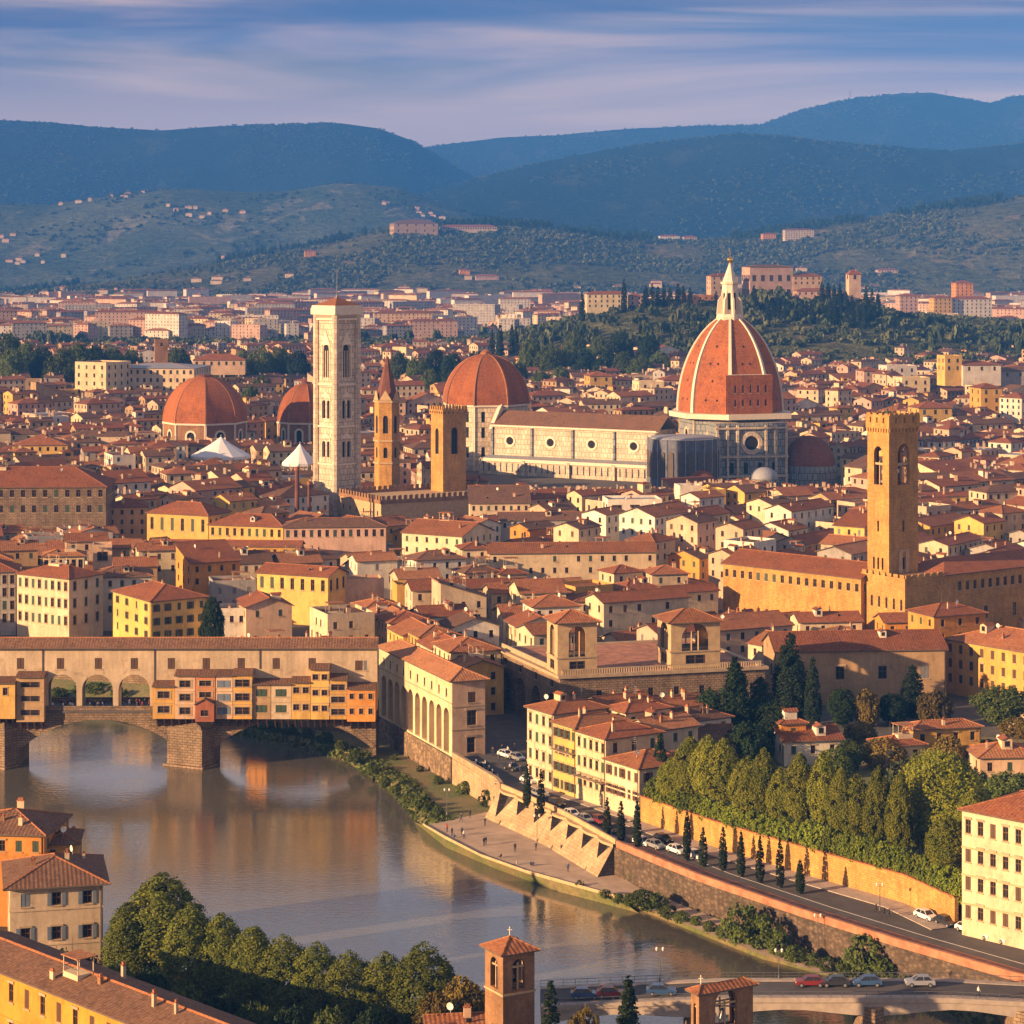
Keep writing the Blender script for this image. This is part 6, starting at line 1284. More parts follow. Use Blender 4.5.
    f2 = [Rf[1], fb[1], fb[2], Rf[2]]; tp, g_, (ra, rb) = roof_parts(f2, zb + .2, 'hip', 0, .7, .36); add_roof(rm, tp); rm.build('roof', ['rust', 'dark_trim', 'clay'], pr)
    for T, w in wins: add_window(pr, T, (w[0] + w[1]) / 2, (w[2] + w[3]) / 2, w[1] - w[0], w[3] - w[2], 'plain')
    POLYS.append(fb); CLEAR.append((862, 1040, 618, 632))
    # long wing to the left
    A, B = Vector(fb[3]) + Vector((.6, -.2)), None; fb0 = Vector(fb[0]); e_ = Vector((X_(723, 675), 675)); B = Vector((X_(861, 643), 643)); zw = Z_(578, 643)
    wing = [tuple(e_), tuple(B), tuple(B + Vector((11, 11))), tuple(e_ + Vector((11, 11)))]; house(wing, zw, 'gable', 0, 'gold_stone', 'rust', label='long golden palace wing with a row of small windows under its eave', name='palace_wing', cat='palace', cols={0: 17}, rows=1, ww=1.15, wh=2.1, top_margin=1.7, chim=0, extra=False, slope=.4, depth=.45)
    T, L = frame(wing[0], wing[1]); 
    CLEAR.append((722, 865, 606, 640))
fortress()
def tent(px, Y, wpx, top, label):
    r = wpx / 2 * Y / F; cx = X_(px, Y); zt = Z_(top, Y); z0 = zt - 8.5; root = thing('white_tent', (cx, Y - r, 0), label, 'tent'); m = MB(); n = 12
    prof = [(r, z0), (r * .62, z0 + 3.0), (r * .3, z0 + 5.6), (.25, zt)]; m.lathe((cx, Y), prof, n); m.frustum((cx, Y), r, r * .995, z0 - 1.2, z0, n, 0, 0, False); m.build('canopy', ['canvas'], root); p = MB(); p.bar((cx, Y, 0), (cx, Y, zt + 1), .2)
    for k in range(n): a = 2 * math.pi * k / n; p.bar((cx + r * math.cos(a), Y + r * math.sin(a), 0), (cx + r * math.cos(a), Y + r * math.sin(a), z0), .15)
    p.build('pole', ['aluminium'], root); POLYS.append([(cx - r, Y - r), (cx + r, Y - r), (cx + r, Y + r), (cx - r, Y + r)]); CLEAR.append((px - wpx / 2, px + wpx / 2, top + 22, Y - r))
tent(221, 1120, 60, 437, 'large white tent roof in front of the far left dome')
tent(300, 1100, 36, 444, 'small white tent roof beside the marble bell tower')
# ------------------------------------------------------------------ authored houses
def inside(p, poly):
    x, y = p[0], p[1]; c = False; n = len(poly)
    for i in range(n):
        a, b = poly[i], poly[(i + 1) % n]
        if (a[1] > y) != (b[1] > y) and x < (b[0] - a[0]) * (y - a[1]) / (b[1] - a[1]) + a[0]: c = not c
    return c
# the yellow row on the riverside street
FA, FD, FV = Vector((3, 474)), Vector((.5375, -.8433)), Vector((.8433, .5375))
def rowh(s0, s1, d0, d1, h, **kw):
    return house([tuple(FA + FD * a + FV * b) for a, b in ((s0, d0), (s1, d0), (s1, d1), (s0, d1))], h, **kw)
rowh(0, 9.4, 0, 13, 15.0, roof='hip', wall='cream', rf='terracotta', label='tall pale yellow house at the upper end of the riverside row', cols={0: 4}, rows=4, style='framed', near=True, chim=2, wh=1.9, trim=(4.2, 7.9))
rowh(9.45, 17.2, 0, 13, 13.6, roof='hip', wall='yellow', rf='clay', label='yellow riverside house with a leafy roof terrace, second from the arcade', cols={0: 4}, rows=4, style='open', shutter='green_shutter', near=True, chim=2, wh=1.7, gapz=3.3)
rowh(17.25, 27.2, 0, 13, 13.2, roof='hip', wall='lemon', rf='rust', label='broad yellow riverside house with a long balcony above a pink shopfront floor', cols={0: 5}, rows=3, style='framed', near=True, chim=2, wh=1.9, gapz=3.6, trim=(4.3,), base='pink')
rowh(27.25, 38, 0, 12, 9.6, roof='hip', wall='cream', rf='terracotta', label='low cream house at the lower end of the riverside row', cols={0: 5}, rows=2, style='open', shutter='brown_shutter', near=True, chim=1, wh=1.7, trim=(4.2,))
for i, (a, b, c, d, h, w, r, l) in enumerate(((0, 8, 13.2, 25, 14.6, 'peach', 'terracotta', 'peach house behind the tall pale yellow riverside house'), (8.1, 15, 13.2, 24, 14.8, 'cream', 'rust', 'cream house behind the riverside house with roof terrace'),
        (15.2, 24, 13.2, 24, 12.8, 'beige', 'clay', 'beige house behind the broad yellow riverside house'), (-6, 2, 26, 37, 12.0, 'pink', 'rust', 'pink house tucked between riverside row and loggia palace corner'), (2.2, 10, 25.4, 37, 13.4, 'cream', 'terracotta', 'cream house with white terrace in the middle of the riverside block'), (10.2, 19, 24.4, 36, 12.4, 'white', 'umber', 'white house with dark roof at the back of the riverside block'))):
    rowh(a, b, c, d, h, roof='hip' if i % 2 else 'gable', wall=w, rf=r, label=l, chim=3, near=False, style='framed')
def balcony(s0, s1, z, label):
    p = [FA + FD * a + FV * b for a, b in ((s0, -1.3), (s1, -1.3), (s1, -.01), (s0, -.01))]; r = thing('balcony', (p[0].x, p[0].y, z), label, 'balcony'); m = MB(); m.prism([tuple(q) for q in p], z, z + .15, 0, True, True); m.build('slab', ['trim_stone'], r)
    m = MB(); n = int((s1 - s0) / .35)
    for k in range(n + 1): q = p[0].lerp(p[1], k / n); m.bar((q.x, q.y, z + .15), (q.x, q.y, z + 1.1), .03, .03, 4)
    m.bar((*p[0], z + 1.1), (*p[1], z + 1.1), .05, .05, 4); m.build('railing', ['metal'], r)
balcony(17.4, 27, 4.6, 'long iron railed balcony on the broad yellow riverside house'); balcony(10, 17, 8.3, 'short iron balcony below the leafy roof terrace')
HS(640, 736, 742, 9.3, 7, d=11, roof='gable', axis=0, wall='cream', rf='umber', label='cream house with dark ridge roof and green shutters beside the tall garden cypress', cols={0: 5}, rows=2, style='open', near=True, chim=2, bottom=770)
HS(652, 702, 777, 5.8, 4, d=9, roof='hip', wall='peach', rf='clay', label='small low house with hipped roof just below the green shuttered house', rows=1, style='plain', chim=1)
HS(784, 842, 741, 8.6, 12, d=10, roof='gable', axis=0, wall='white', rf='rust', label='white villa with red ridge roof behind the plane trees', cols={0: 3}, rows=1, style='plain', near=True, wh=1.6, bottom=766)
HS(781, 806, 723, 11.5, 14, d=7, roof='hip', wall='orange', rf='rust', label='small orange house peeping over the white villa', chim=1)
HS(914, 981, 729, 10.2, 14, pxs=903, roof='hip', wall='ochre', rf='terracotta', label='ochre garden villa with overhanging hipped roof', cols={0: 4}, rows=2, style='plain', near=True, bottom=752)
HS(886, 925, 746, 8.2, 18, pxs=870, roof='hip', wall='cream', rf='rust', label='low cream garden house left of the ochre villa', rows=1, chim=2)
HS(980, 1040, 757, 8.2, 5, d=10, roof='hip', wall='peach', rf='clay', label='peach garden house half out of frame at the right', rows=1, chim=1)
house([(69, 368), (97.5, 339.5), (109, 351), (80.5, 379.5)], 19.4, 'hip', 0, 'cream', 'rust', label='large pale yellow riverside mansion with four rows of framed windows', name='mansion', cat='building', cols={0: 18}, rows=4, ww=1.0, wh=2.2, gapz=4.3, style='framed', shutter='brown_shutter', near=True, chim=3, trim=(4.8, 9.2, 13.4), base='sand_stone', top_margin=1.5)
# middle distance, right
HS(776, 946, 651, 12.6, 5, d=15, roof='gable', axis=0, wall='tan', rf='rust', label='long brown building with four large windows behind the dark cypresses', name='building', cat='building', cols={0: 4}, rows=2, ww=2.0, wh=3.0, gapz=6.0, top_margin=3.8, style='closed', shutter='grey_shutter', near=True, slope=.42, chim=2, bottom=700)
HS(762, 800, 645, 10, 38, pxs=748, roof='gable', axis=1, wall='cream', rf='terracotta', label='cream gabled house at the left end of the long brown building', rows=1, chim=1)
HS(934, 986, 616, 14.2, 24, pxs=908, roof='hip', wall='orange', rf='rust', label='orange hipped house just below the fortress palace block', cols={0: 3}, rows=2, chim=1, bottom=640)
HS(945, 1042, 638, 13, -52, d=18, roof='hip', wall='ochre', rf='terracotta', label='ochre palace with its lit front at the right edge above the gardens', name='building', cat='building', cols={0: 9}, rows=3, ww=1.1, wh=2.0, style='closed', shutter='brown_shutter', near=True, bottom=690)
HS(885, 930, 622, 9, 8, d=9, roof='gable', axis=0, wall='orange', rf='rust', label='low orange house in front of the fortress palace block', rows=1)
HS(800, 862, 622, 8.0, 8, d=10, roof='gable', axis=0, wall='cream', rf='rust', label='low cream house below the golden palace wing', rows=1, chim=2)
# middle distance, left and centre
HS(-60, 106, 487, 21, 2, d=26, roof='hip', wall='brown_stone', rf='rust', label='big dark brown palace with two rows of windows at the far left', name='palace', cat='palace', cols={0: 15}, rows=2, ww=1.5, wh=2.6, gapz=5.5, slope=.45, bottom=520)
HS(107, 147, 507, 12, 6, d=12, roof='hip', wall='tan', rf='rust', label='low brown house joining the dark palace and the yellow arcade hall')
HS(147, 208, 512, 12.2, -24, d=15, roof='hip', wall='yellow', rf='rust', label='yellow hall with six tall narrow windows near the dark palace', name='hall', cat='building', cols={0: 6}, rows=1, ww=1.3, wh=4.4, top_margin=1.6, slope=.45, bottom=536)
HS(209, 283, 524, 10.4, -16, d=14, roof='hip', wall='yellow', rf='rust', label='long yellow wing with nine small windows right of the tall windowed hall', name='hall', cat='building', cols={0: 10}, rows=1, ww=1.1, wh=2.6, slope=.45, bottom=545)
HS(284, 386, 527, 11, 5, d=13, roof='hip', wall='pink', rf='umber', label='long pale pink range with a row of windows below the castle building', name='building', cat='building', cols={0: 13}, rows=1, ww=1.2, wh=2.4, bottom=546)
HS(150, 300, 545, 6, -4, d=8, roof='gable', axis=0, wall='ochre', rf='rust', label='long low ochre range in front of the yellow hall', name='building', cat='building', rows=1)
HS(402, 462, 532, 12.5, -30, d=20, roof='gable', axis=0, wall='cream', rf='terracotta', label='large red roofed building with a broad white gable end', name='building', cat='building', bottom=552)
HS(-45, 16, 572, 17.5, 8, d=14, roof='hip', wall='grey', rf='rust', label='grey house with tall windows at the left edge above the bridge', rows=4, cols={0: 8}, ww=1.1, wh=2.4, style='framed', bottom=640)
HS(17, 69, 573, 17, -34, d=13, roof='hip', wall='cream', rf='rust', label='cream palace with three rows of arched windows above the bridge roof', name='palace', cat='palace', cols={0: 8}, rows=3, ww=1.1, wh=2.4, gapz=4.6, style='framed', bottom=640)
HS(92, 152, 577, 15, 10, d=12, roof='hip', wall='white', rf='umber', label='white house with grey roof between cream palace and yellow corner house', cols={0: 5}, rows=3, bottom=636)
HS(43, 84, 556, 20, 8, d=8, roof='hip', wall='cream', rf='clay', label='cream loggia with a row of pillars on top of the cream palace', cols={0: 7}, rows=1, ww=1.2, wh=2.6, chim=0)
HS(93, 112, 548, 21, 10, d=7, roof='flat', wall='peach', rf='clay', label='small square roof room with a big dark window', cols={0: 1}, rows=1, ww=3, wh=2.6, chim=0)
HS(151, 207, 601, 14, 34, pxs=113, roof='hip', wall='yellow', rf='rust', label='bright yellow corner house with red hipped roof just above the bridge', cols={0: 5, 3: 4}, rows=3, near=True, style='open', shutter='green_shutter', wh=1.8, bottom=640, chim=3)
HS(191, 240, 563, 15, 28, pxs=176, roof='shed', wall='orange', rf='rust', label='orange house with lean-to roof behind the yellow corner house', rows=2)
HS(246, 292, 607, 12, 18, d=14, roof='gable', axis=1, wall='peach', rf='rust', label='peach gabled house with two little windows above the bridge', cols={0: 2}, rows=1, bottom=632)
HS(208, 246, 612, 10.5, 6, d=9, roof='flat', wall='white', rf='clay', label='white terrace house right of the green creeper tree', cols={0: 4}, rows=1)
HS(257, 328, 572, 14, -24, d=11, roof='gable', axis=0, wall='yellow', rf='rust', label='long yellow house with six tall windows above the peach gable', cols={0: 7}, rows=1, ww=1.2, wh=3.2, bottom=596)
HS(330, 384, 583, 11, 12, d=9, roof='flat', wall='peach', rf='clay', label='blank peach wall house with flat terrace, left of the pair', rows=0, cols={0: 0})
HS(397, 437, 588, 11, 12, d=9, roof='flat', wall='ochre', rf='clay', label='blank ochre wall house with flat terrace, right of the pair', rows=0, cols={0: 0})
HS(416, 466, 560, 13, 20, pxs=405, roof='hip', wall='white', rf='umber', label='white house with brown hipped roof below the broad white gable', rows=2)
HS(462, 489, 549, 14, 12, d=9, roof='hip', wall='cream', rf='rust', label='small cream house touching the left end of the long cream building', rows=1, cols={0: 2})
HS(489, 656, 553, 13, 4, d=13, roof='gable', axis=0, wall='cream', rf='terracotta', label='very long cream building with irregular windows in the middle of town', name='building', cat='building', cols={0: 14}, rows=2, skip=.4, bottom=572)
HS(465, 500, 573, 10.5, 25, pxs=452, roof='hip', wall='cream', rf='umber', label='cream corner house in front of the long cream building, left', rows=2)
HS(500, 527, 574, 10, 15, d=9, roof='hip', wall='beige', rf='rust', label='beige house in front of the long cream building, right of corner house', rows=2)
HS(614, 643, 573, 11.5, 28, pxs=599, roof='hip', wall='cream', rf='rust', label='cream house with lit side below the right end of the long building', rows=2)
HS(652, 688, 574, 11.5, 12, d=10, roof='hip', wall='beige', rf='terracotta', label='beige house with two dark windows left of the golden palace wing', rows=1, cols={0: 2})
HS(545, 572, 594, 10.5, 18, pxs=530, roof='hip', wall='ochre', rf='clay', label='ochre house above the slim arched pavilion tower', rows=2)
HS(576, 613, 601, 11, 10, d=10, roof='hip', wall='cream', rf='rust', label='cream house between the two pavilion towers, upper one', rows=1, cols={0: 2})
HS(620, 660, 611, 10, 8, d=10, roof='gable', axis=0, wall='cream', rf='rust', label='cream house between the two pavilion towers, lower one', rows=1, cols={0: 2})
HS(668, 718, 593, 10.5, 25, pxs=655, roof='gable', axis=0, wall='lemon', rf='rust', label='pale lemon house behind the wider pavilion tower', rows=1)
HS(608, 662, 502, 14, 6, d=14, roof='flat', wall='white', rf='lead', label='modern white flat roofed block below the cathedral apse', name='building', cat='building', cols={0: 3}, rows=1, ww=3.6, wh=3.2)
HS(680, 702, 488, 15, 10, d=9, roof='flat', wall='white', rf='lead', label='plain white cubic stair house below the scaffolded apse', rows=0, cols={0: 0})
HS(709, 726, 492, 14, 20, d=8, roof='flat', wall='yellow', rf='clay', label='little yellow cubic house below the scaffolded apse', rows=1)
HS(470, 530, 503, 12, 3, d=14, roof='shed', wall='cream', rf='umber', label='cream building with a curved lean-to roof below the nave', name='building', cat='building', rows=1, cols={0: 8})
HS(500, 606, 520, 9.5, 3, d=12, roof='gable', axis=0, wall='grey', rf='umber', label='long grey building with a dark roof below the nave', name='building', cat='building', rows=1)
# row of roofs along the street behind the arcade building
ra_, rb_ = Vector((-3.2, 517)), Vector((-45, 640)); rdv = (rb_ - ra_).normalized(); rnv = Vector((rdv.y, -rdv.x)); s = 0.0
for i in range(10):
    fr = (11, 13, 10, 14, 12, 11, 13, 12, 13, 12)[i]; off = (0, .6, -.4, .3, 0, .8, -.3, .2, 0, .4)[i]; h = (11.5, 12.8, 10.8, 13.0, 11.6, 12.4, 11.2, 12.2, 11.4, 12)[i]; dd = (10, 11.5, 10, 12, 11, 10, 12, 11, 12, 11)[i]
    A, B = ra_ + rdv * s + rnv * off, ra_ + rdv * (s + fr) + rnv * off
    if i > 1: house([tuple(B), tuple(A), tuple(A + rnv * dd), tuple(B + rnv * dd)], h, ('gable', 'hip')[i % 2], 0, ('lemon', 'cream', 'yellow', 'lemon', 'cream', 'ochre', 'yellow', 'cream', 'lemon', 'ochre')[i], ('terracotta', 'rust', 'clay')[i % 3], chim=2, cols={0: 4}, rows=3, style='framed' if i < 6 else 'plain', near=False)
    s += fr + .1
POLYS.append([(-12, 500), (3, 474), (10, 519), (-4, 558), (-22, 556)])
# foreground left
HS(10, 103, 886, 12.2, 13, d=15, roof='hip', wall='beige', rf='umber', label='beige foreground house with blue-grey shutters and a wide hipped roof', cols={0: 3, 3: 2}, rows=2, ww=1.35, wh=1.9, gapz=5.0, top_margin=1.3, style='open', shutter='blue_shutter', near=True, chim=3, over=1.0, trim=(3.2, 8.3))
HS(-40, 44, 832, 14.5, -6, d=13, roof='hip', wall='orange', rf='umber', label='orange house with dark roof at the left edge above the beige house', rows=1, cols={0: 5}, near=True, chim=3)
HS(44, 77, 843, 12.4, 6, d=8, roof='hip', wall='ochre', rf='umber', label='small ochre annex with one wide window by the river', rows=1, cols={0: 2}, near=True, chim=1)
yv = Vector((.695, -.719)); yd = Vector((.719, .695)); ya = Vector((-66, 310)) - yv * 14
house([tuple(ya), tuple(ya + yv * 62), tuple(ya + yv * 62 + yd * 10), tuple(ya + yd * 10)], 12.0, 'gable', 0, 'amber', 'umber', label='long amber yellow building with terracotta roof at the bottom left corner', name='building', cat='building', cols={0: 17}, rows=2, ww=1.05, wh=2.4, gapz=5, style='closed', shutter='brown_shutter', near=True, chim=5, top_margin=1.2, slope=.27, trim=(6.0,))
def brick_belfry(px0, px1, pxs, eave, h, label, Y):
    fp = rect(px0, px1, eave, h, 30, pxs, Y=Y); z1 = Z_(eave, Y); r = thing('brick_belfry', (*fp[0], 0), label, 'bell tower'); w = MB(); zm = z1 - 6.4
    for i in range(4):
        T, L = frame(fp[i], fp[(i + 1) % 4]); wall_panel(w, T, 0, L, 0, zm, [], 0); arch_wall(w, T, 0, L, zm, z1, [(L / 2, L * .20, zm + 1.5, z1 - 2.0)], 0, 0, .6, 12); w.T = T
        w.box(-.15, L + .15, -.15, -.003, z1 - .5, z1 - .15, 1, 'b'); w.box(-.1, L + .1, -.12, -.003, zm + .9, zm + 1.15, 1, 'b'); w.box(L / 2 - .09, L / 2 + .09, .25, .45, zm + 1.5, z1 - 1.6, 1); w.box(L * .3, L * .7, .25, .45, z1 - 2.2, z1 - 2.0, 1); w.T = None
    w.face([(*p, zm + 1.4) for p in inset(fp, .2)], 2); w.build('wall', ['brick', 'sand_stone', 'dark_open'], r)
    tp, g, (ra, rb) = roof_parts(fp, z1, 'hip', 0, .55, .5); m = MB(); add_roof(m, tp, th=.18)
    for t_, q in ((tp[0][0], ra), (tp[0][1], rb), (tp[2][0], rb), (tp[2][1], ra)): m.bar(t_, q, .12, .12, 5, 2)
    m.build('roof', ['terracotta', 'dark_trim', 'clay'], r); c = Vector((sum(p[0] for p in fp) / 4, sum(p[1] for p in fp) / 4, 0)); b = MB(); b.lathe((c.x, c.y), [(.6, z1 - 4), (.45, z1 - 3.5), (.35, z1 - 3), (1e-5, z1 - 2.7)], 10); b.bar((c.x - 1.6, c.y, z1 - 2.6), (c.x + 1.6, c.y, z1 - 2.6), .1); b.build('bell', ['metal'], r)
    b = MB(); rz = ra.z; b.bar((ra.x, ra.y, rz - .2), (ra.x, ra.y, rz + 1.2), .06); b.bar((ra.x - .3, ra.y, rz + .8), (ra.x + .3, ra.y, rz + .8), .05); b.build('finial', ['white_stone'], r)
brick_belfry(503, 534.5, 485, 953, 17, 'brick belfry with twin arched openings by the river trees', 300)
brick_belfry(699, 753, 691, 992, 14, 'lower brick belfry rising from the bottom edge near the road bridge', 296)
HS(430, 486, 1034, 6.0, 8, d=7, roof='gable', axis=0, wall='ochre', rf='terracotta', label='terracotta roof of a church at the bottom edge beside the brick belfry', rows=0, cols={0: 0}, chim=1)
# far landmarks on the hills and in the suburbs
def HF_(pxl, pxr, eave, base, Y, th=8, d=14, **kw):
    fp = rect(pxl, pxr, eave, 0, th, None, d, Y=Y); z0 = Z_(base, Y)
    if Y > 4000:   # stand it where the line of sight to its foot meets the slope
        Y = next((q for q in range(4380, 5600, 15) if ground_z(X_((pxl + pxr) / 2, q), q) >= Z_(base, q)), Y); fp = rect(pxl, pxr, eave, 0, th, None, d, Y=Y); z0 = Z_(base, Y)
    z0 = min(z0, ground_z(fp[0][0], fp[0][1]) - .5) if Y > 1760 and Y < 4000 else max(z0, 0); kw.setdefault('chim', 1); kw.setdefault('clutter', 0); kw.setdefault('ww', 1.6); kw.setdefault('wh', 2.4); kw.setdefault('gapx', 5.5); kw.setdefault('gapz', 4.6); return house(fp, Z_(eave, Y), z0=z0, **kw)
HF_(587, 628, 294, 313, 2320, 8, roof='hip', wall='lemon', rf='rust', label='pale yellow villa with red roof among cypresses on the low hill', name='villa', cat='villa', cols={0: 7}, rows=3)
HF_(629, 643, 296, 312, 2330, 8, roof='hip', wall='pink', rf='rust', label='pink side wing right of the pale yellow hill villa', name='villa', cat='villa')
HF_(686, 715, 296, 314, 2300, 18, roof='flat', wall='orange', rf='clay', label='square orange block with flat roof left of the big hill villa', name='villa', cat='villa', rows=1)
HF_(711, 738, 276, 312, 2350, 14, roof='hip', wall='peach', rf='rust', label='peach wing stepping up to the big hill villa', name='villa', cat='villa', rows=3)
HF_(750, 793, 267, 314, 2360, 14, d=24, roof='hip', wall='pink', rf='umber', label='massive pinkish hill villa with two rows of large windows', name='villa', cat='villa', cols={0: 5}, rows=2, ww=4, wh=6, gapz=14, top_margin=8, slope=.15)
HF_(793, 822, 276, 312, 2370, 10, roof='hip', wall='peach', rf='rust', label='lower right wing of the massive pinkish hill villa', name='villa', cat='villa', rows=2)
HF_(797, 833, 291, 312, 2320, 8, roof='hip', wall='pink', rf='rust', label='long pink house in front of the right villa wing', name='villa', cat='villa', rows=1, cols={0: 6})
HF_(849, 861, 274, 310, 2340, 12, d=9, roof='hip', wall='peach', rf='rust', label='slim peach hill tower right of the big villa among cypresses', name='hill_tower', cat='tower', rows=1, cols={0: 1}, ww=3, wh=4, slope=.9)
HF_(863, 874, 300, 312, 2330, 12, roof='hip', wall='peach', rf='rust', label='small peach house at the foot of the slim hill tower', name='villa', cat='villa')
HF_(394, 438, 223.5, 237, 5560, 14, d=50, roof='hip', wall='tan', rf='umber', label='castle like tan villa on the crest of the far hill', name='villa', cat='villa', cols={0: 5}, rows=2, ww=3, wh=5, gapz=12)
HF_(440, 497, 227, 234, 5540, 5, d=30, roof='hip', wall='beige', rf='rust', label='long low wing right of the crest villa on the far hill', name='villa', cat='villa', rows=1, ww=3, wh=4)
for a, b, e, c, Y, w, l in ((660, 680, 236, 241, 5300, 'white', 'white hamlet house among trees, left of the far ridge farms'), (684, 697, 237, 242, 5280, 'pink', 'pink hamlet house touching the white hamlet house'), (785, 814, 230, 241, 5350, 'cream', 'large cream farmhouse on the far slope'), (763, 776, 234, 241, 5340, 'orange', 'small orange farmhouse left of the large cream farmhouse'),
                            (305, 316, 251, 257, 5100, 'orange', 'tiny orange house on the slope left of the crest villa'), (460, 470, 270, 275, 4900, 'orange', 'tiny orange house on the olive slope below the crest villa'), (476, 499, 276, 281, 4850, 'pink', 'long pink house on the olive slope below the crest villa'),
                            (900, 918, 296, 308, 3050, 'pink', 'pink apartment house on the slope right of the villas'), (934, 952, 298, 313, 3000, 'yellow', 'bright yellow apartment house right of the villas'), (952, 992, 299, 316, 3010, 'white', 'white apartment house with rows of windows right of the villas'), (956, 973, 283, 295, 3300, 'orange', 'orange house above the white apartment house'), (1008, 1024, 330, 335, 2500, 'pink', 'low pink house at the right edge below the villas'), (878, 898, 270, 276, 4600, 'peach', 'peach hillside house right of the slim hill tower')):
    HF_(a, b, e, c, Y, 10, d=18, roof='hip', wall=w, rf='rust', label=l, name='villa', cat='house')
HF_(108, 194, 368, 408, 1500, -8, d=40, roof='hip', wall='cream', rf='lead', label='big cream institute with many windows left of the far dome', name='building', cat='building', cols={0: 13}, rows=4, gapz=5, slope=.12)
HF_(75, 106, 363, 408, 1490, -30, d=24, roof='flat', wall='lemon', rf='clay', label='tall pale block left of the big cream institute', name='building', cat='building', cols={0: 4}, rows=5, gapz=5)
HF_(155, 168, 341, 372, 1530, 12, d=8, roof='flat', wall='brick', rf='clay', label='square brick tower rising behind the big cream institute', name='brick_tower', cat='tower', rows=1, cols={0: 1})
HF_(193, 245, 360, 375, 1620, 4, d=20, roof='hip', wall='peach', rf='rust', label='long red roofed building right of the brick tower', name='building', cat='building', rows=1, cols={0: 7})
HF_(945, 962, 357, 386, 1480, 14, d=12, roof='flat', wall='yellow', rf='clay', label='yellow tower house at the left end of the pale right hand block', name='building', cat='building', rows=2, cols={0: 2})
HF_(963, 1001, 365, 386, 1480, 10, d=20, roof='hip', wall='white', rf='rust', label='pale block with a low roof at the foot of the hill, right', name='building', cat='building', rows=1, cols={0: 3}, slope=.2)
HF_(1001, 1040, 371, 388, 1490, 8, d=14, roof='hip', wall='grey', rf='umber', label='grey building at the right edge below the wooded hill', name='building', cat='building', rows=1, cols={0: 3})
for a, b, e, Y, w, rf_, l in ((797, 823, 393, 1430, 'pink', 'clay', 'pale pink apartment block just right of the great dome'), (822, 838, 394, 1420, 'yellow', 'clay', 'narrow yellow block right of the pale pink apartment block'), (848, 868, 396, 1410, 'lemon', 'rust', 'lemon house left of the fortress tower top'), (919, 952, 408, 1290, 'yellow', 'rust', 'sunlit yellow house with rows of windows right of the fortress tower top'), (864, 882, 371, 1600, 'pink', 'rust', 'pink house at the foot of the wooded hill'), (887, 917, 367, 1620, 'white', 'lead', 'white office block at the foot of the wooded hill'), (902, 930, 379, 1500, 'lemon', 'clay', 'lemon cubic house below the white office block'), (981, 1002, 388, 1330, 'ochre', 'rust', 'ochre house in the town at the right below the pale block'), (639, 664, 383, 1480, 'lemon', 'clay', 'sunlit lemon house left of the great dome'), (590, 612, 376, 1560, 'yellow', 'rust', 'yellow house between the marble drum dome and great dome'), (664, 690, 380, 1500, 'pink', 'rust', 'pink house tucked behind the left edge of the great dome')):
    HF_(a, b, e, 440, Y, 12, d=16, roof='hip' if rf_ == 'rust' else 'flat', wall=w, rf=rf_, label=l, name='house', cat='house')

def brick_chimney(px, top, Y, r, label):
    x = X_(px, Y); zt = Z_(top, Y); o = thing('brick_chimney', (x, Y, 0), label, 'chimney stack'); m = MB(); m.frustum((x, Y), r * 1.3, r, 0, zt, 10); m.build('shaft', ['old_brick'], o); m = MB(); m.frustum((x, Y), r * 1.35, r * 1.35, zt - 1, zt + .4, 10); m.build('cap', ['terracotta'], o)
brick_chimney(297, 468, 900, .75, 'slim red brick chimney stack just left of the marble bell tower base'); brick_chimney(309, 482, 905, .5, 'short thin brick chimney stack at the foot of the marble bell tower')
def radio_mast(px, Y, h, label):
    x = X_(px, Y); z = float(HE.z(x, Y)); o = thing('radio_mast', (x, Y, z - 3), label, 'mast'); m = MB(); m.bar((x, Y, z - 3), (x, Y, z + h), 2.2, 1.0, 6); m.bar((x - 6, Y, z + h * .6), (x + 6, Y, z + h * .6), 1.0); m.build('pole', ['metal'], o)
radio_mast(850, 12950, 52, 'taller radio mast on the distant blue peak'); radio_mast(946, 12950, 34, 'shorter radio mast on the distant blue peak')
HF_(-30, 42, 381, 399, 1560, 10, d=10, roof='flat', wall='tan', rf='clay', label='long low brownish station range at the left edge below the far trees', name='building', cat='building', rows=1, cols={0: 9})
HF_(30, 78, 392, 405, 1470, 24, d=10, roof='flat', wall='yellow', rf='clay', label='low yellow range stepping down towards the tall pale block', name='building', cat='building', rows=1, cols={0: 5})
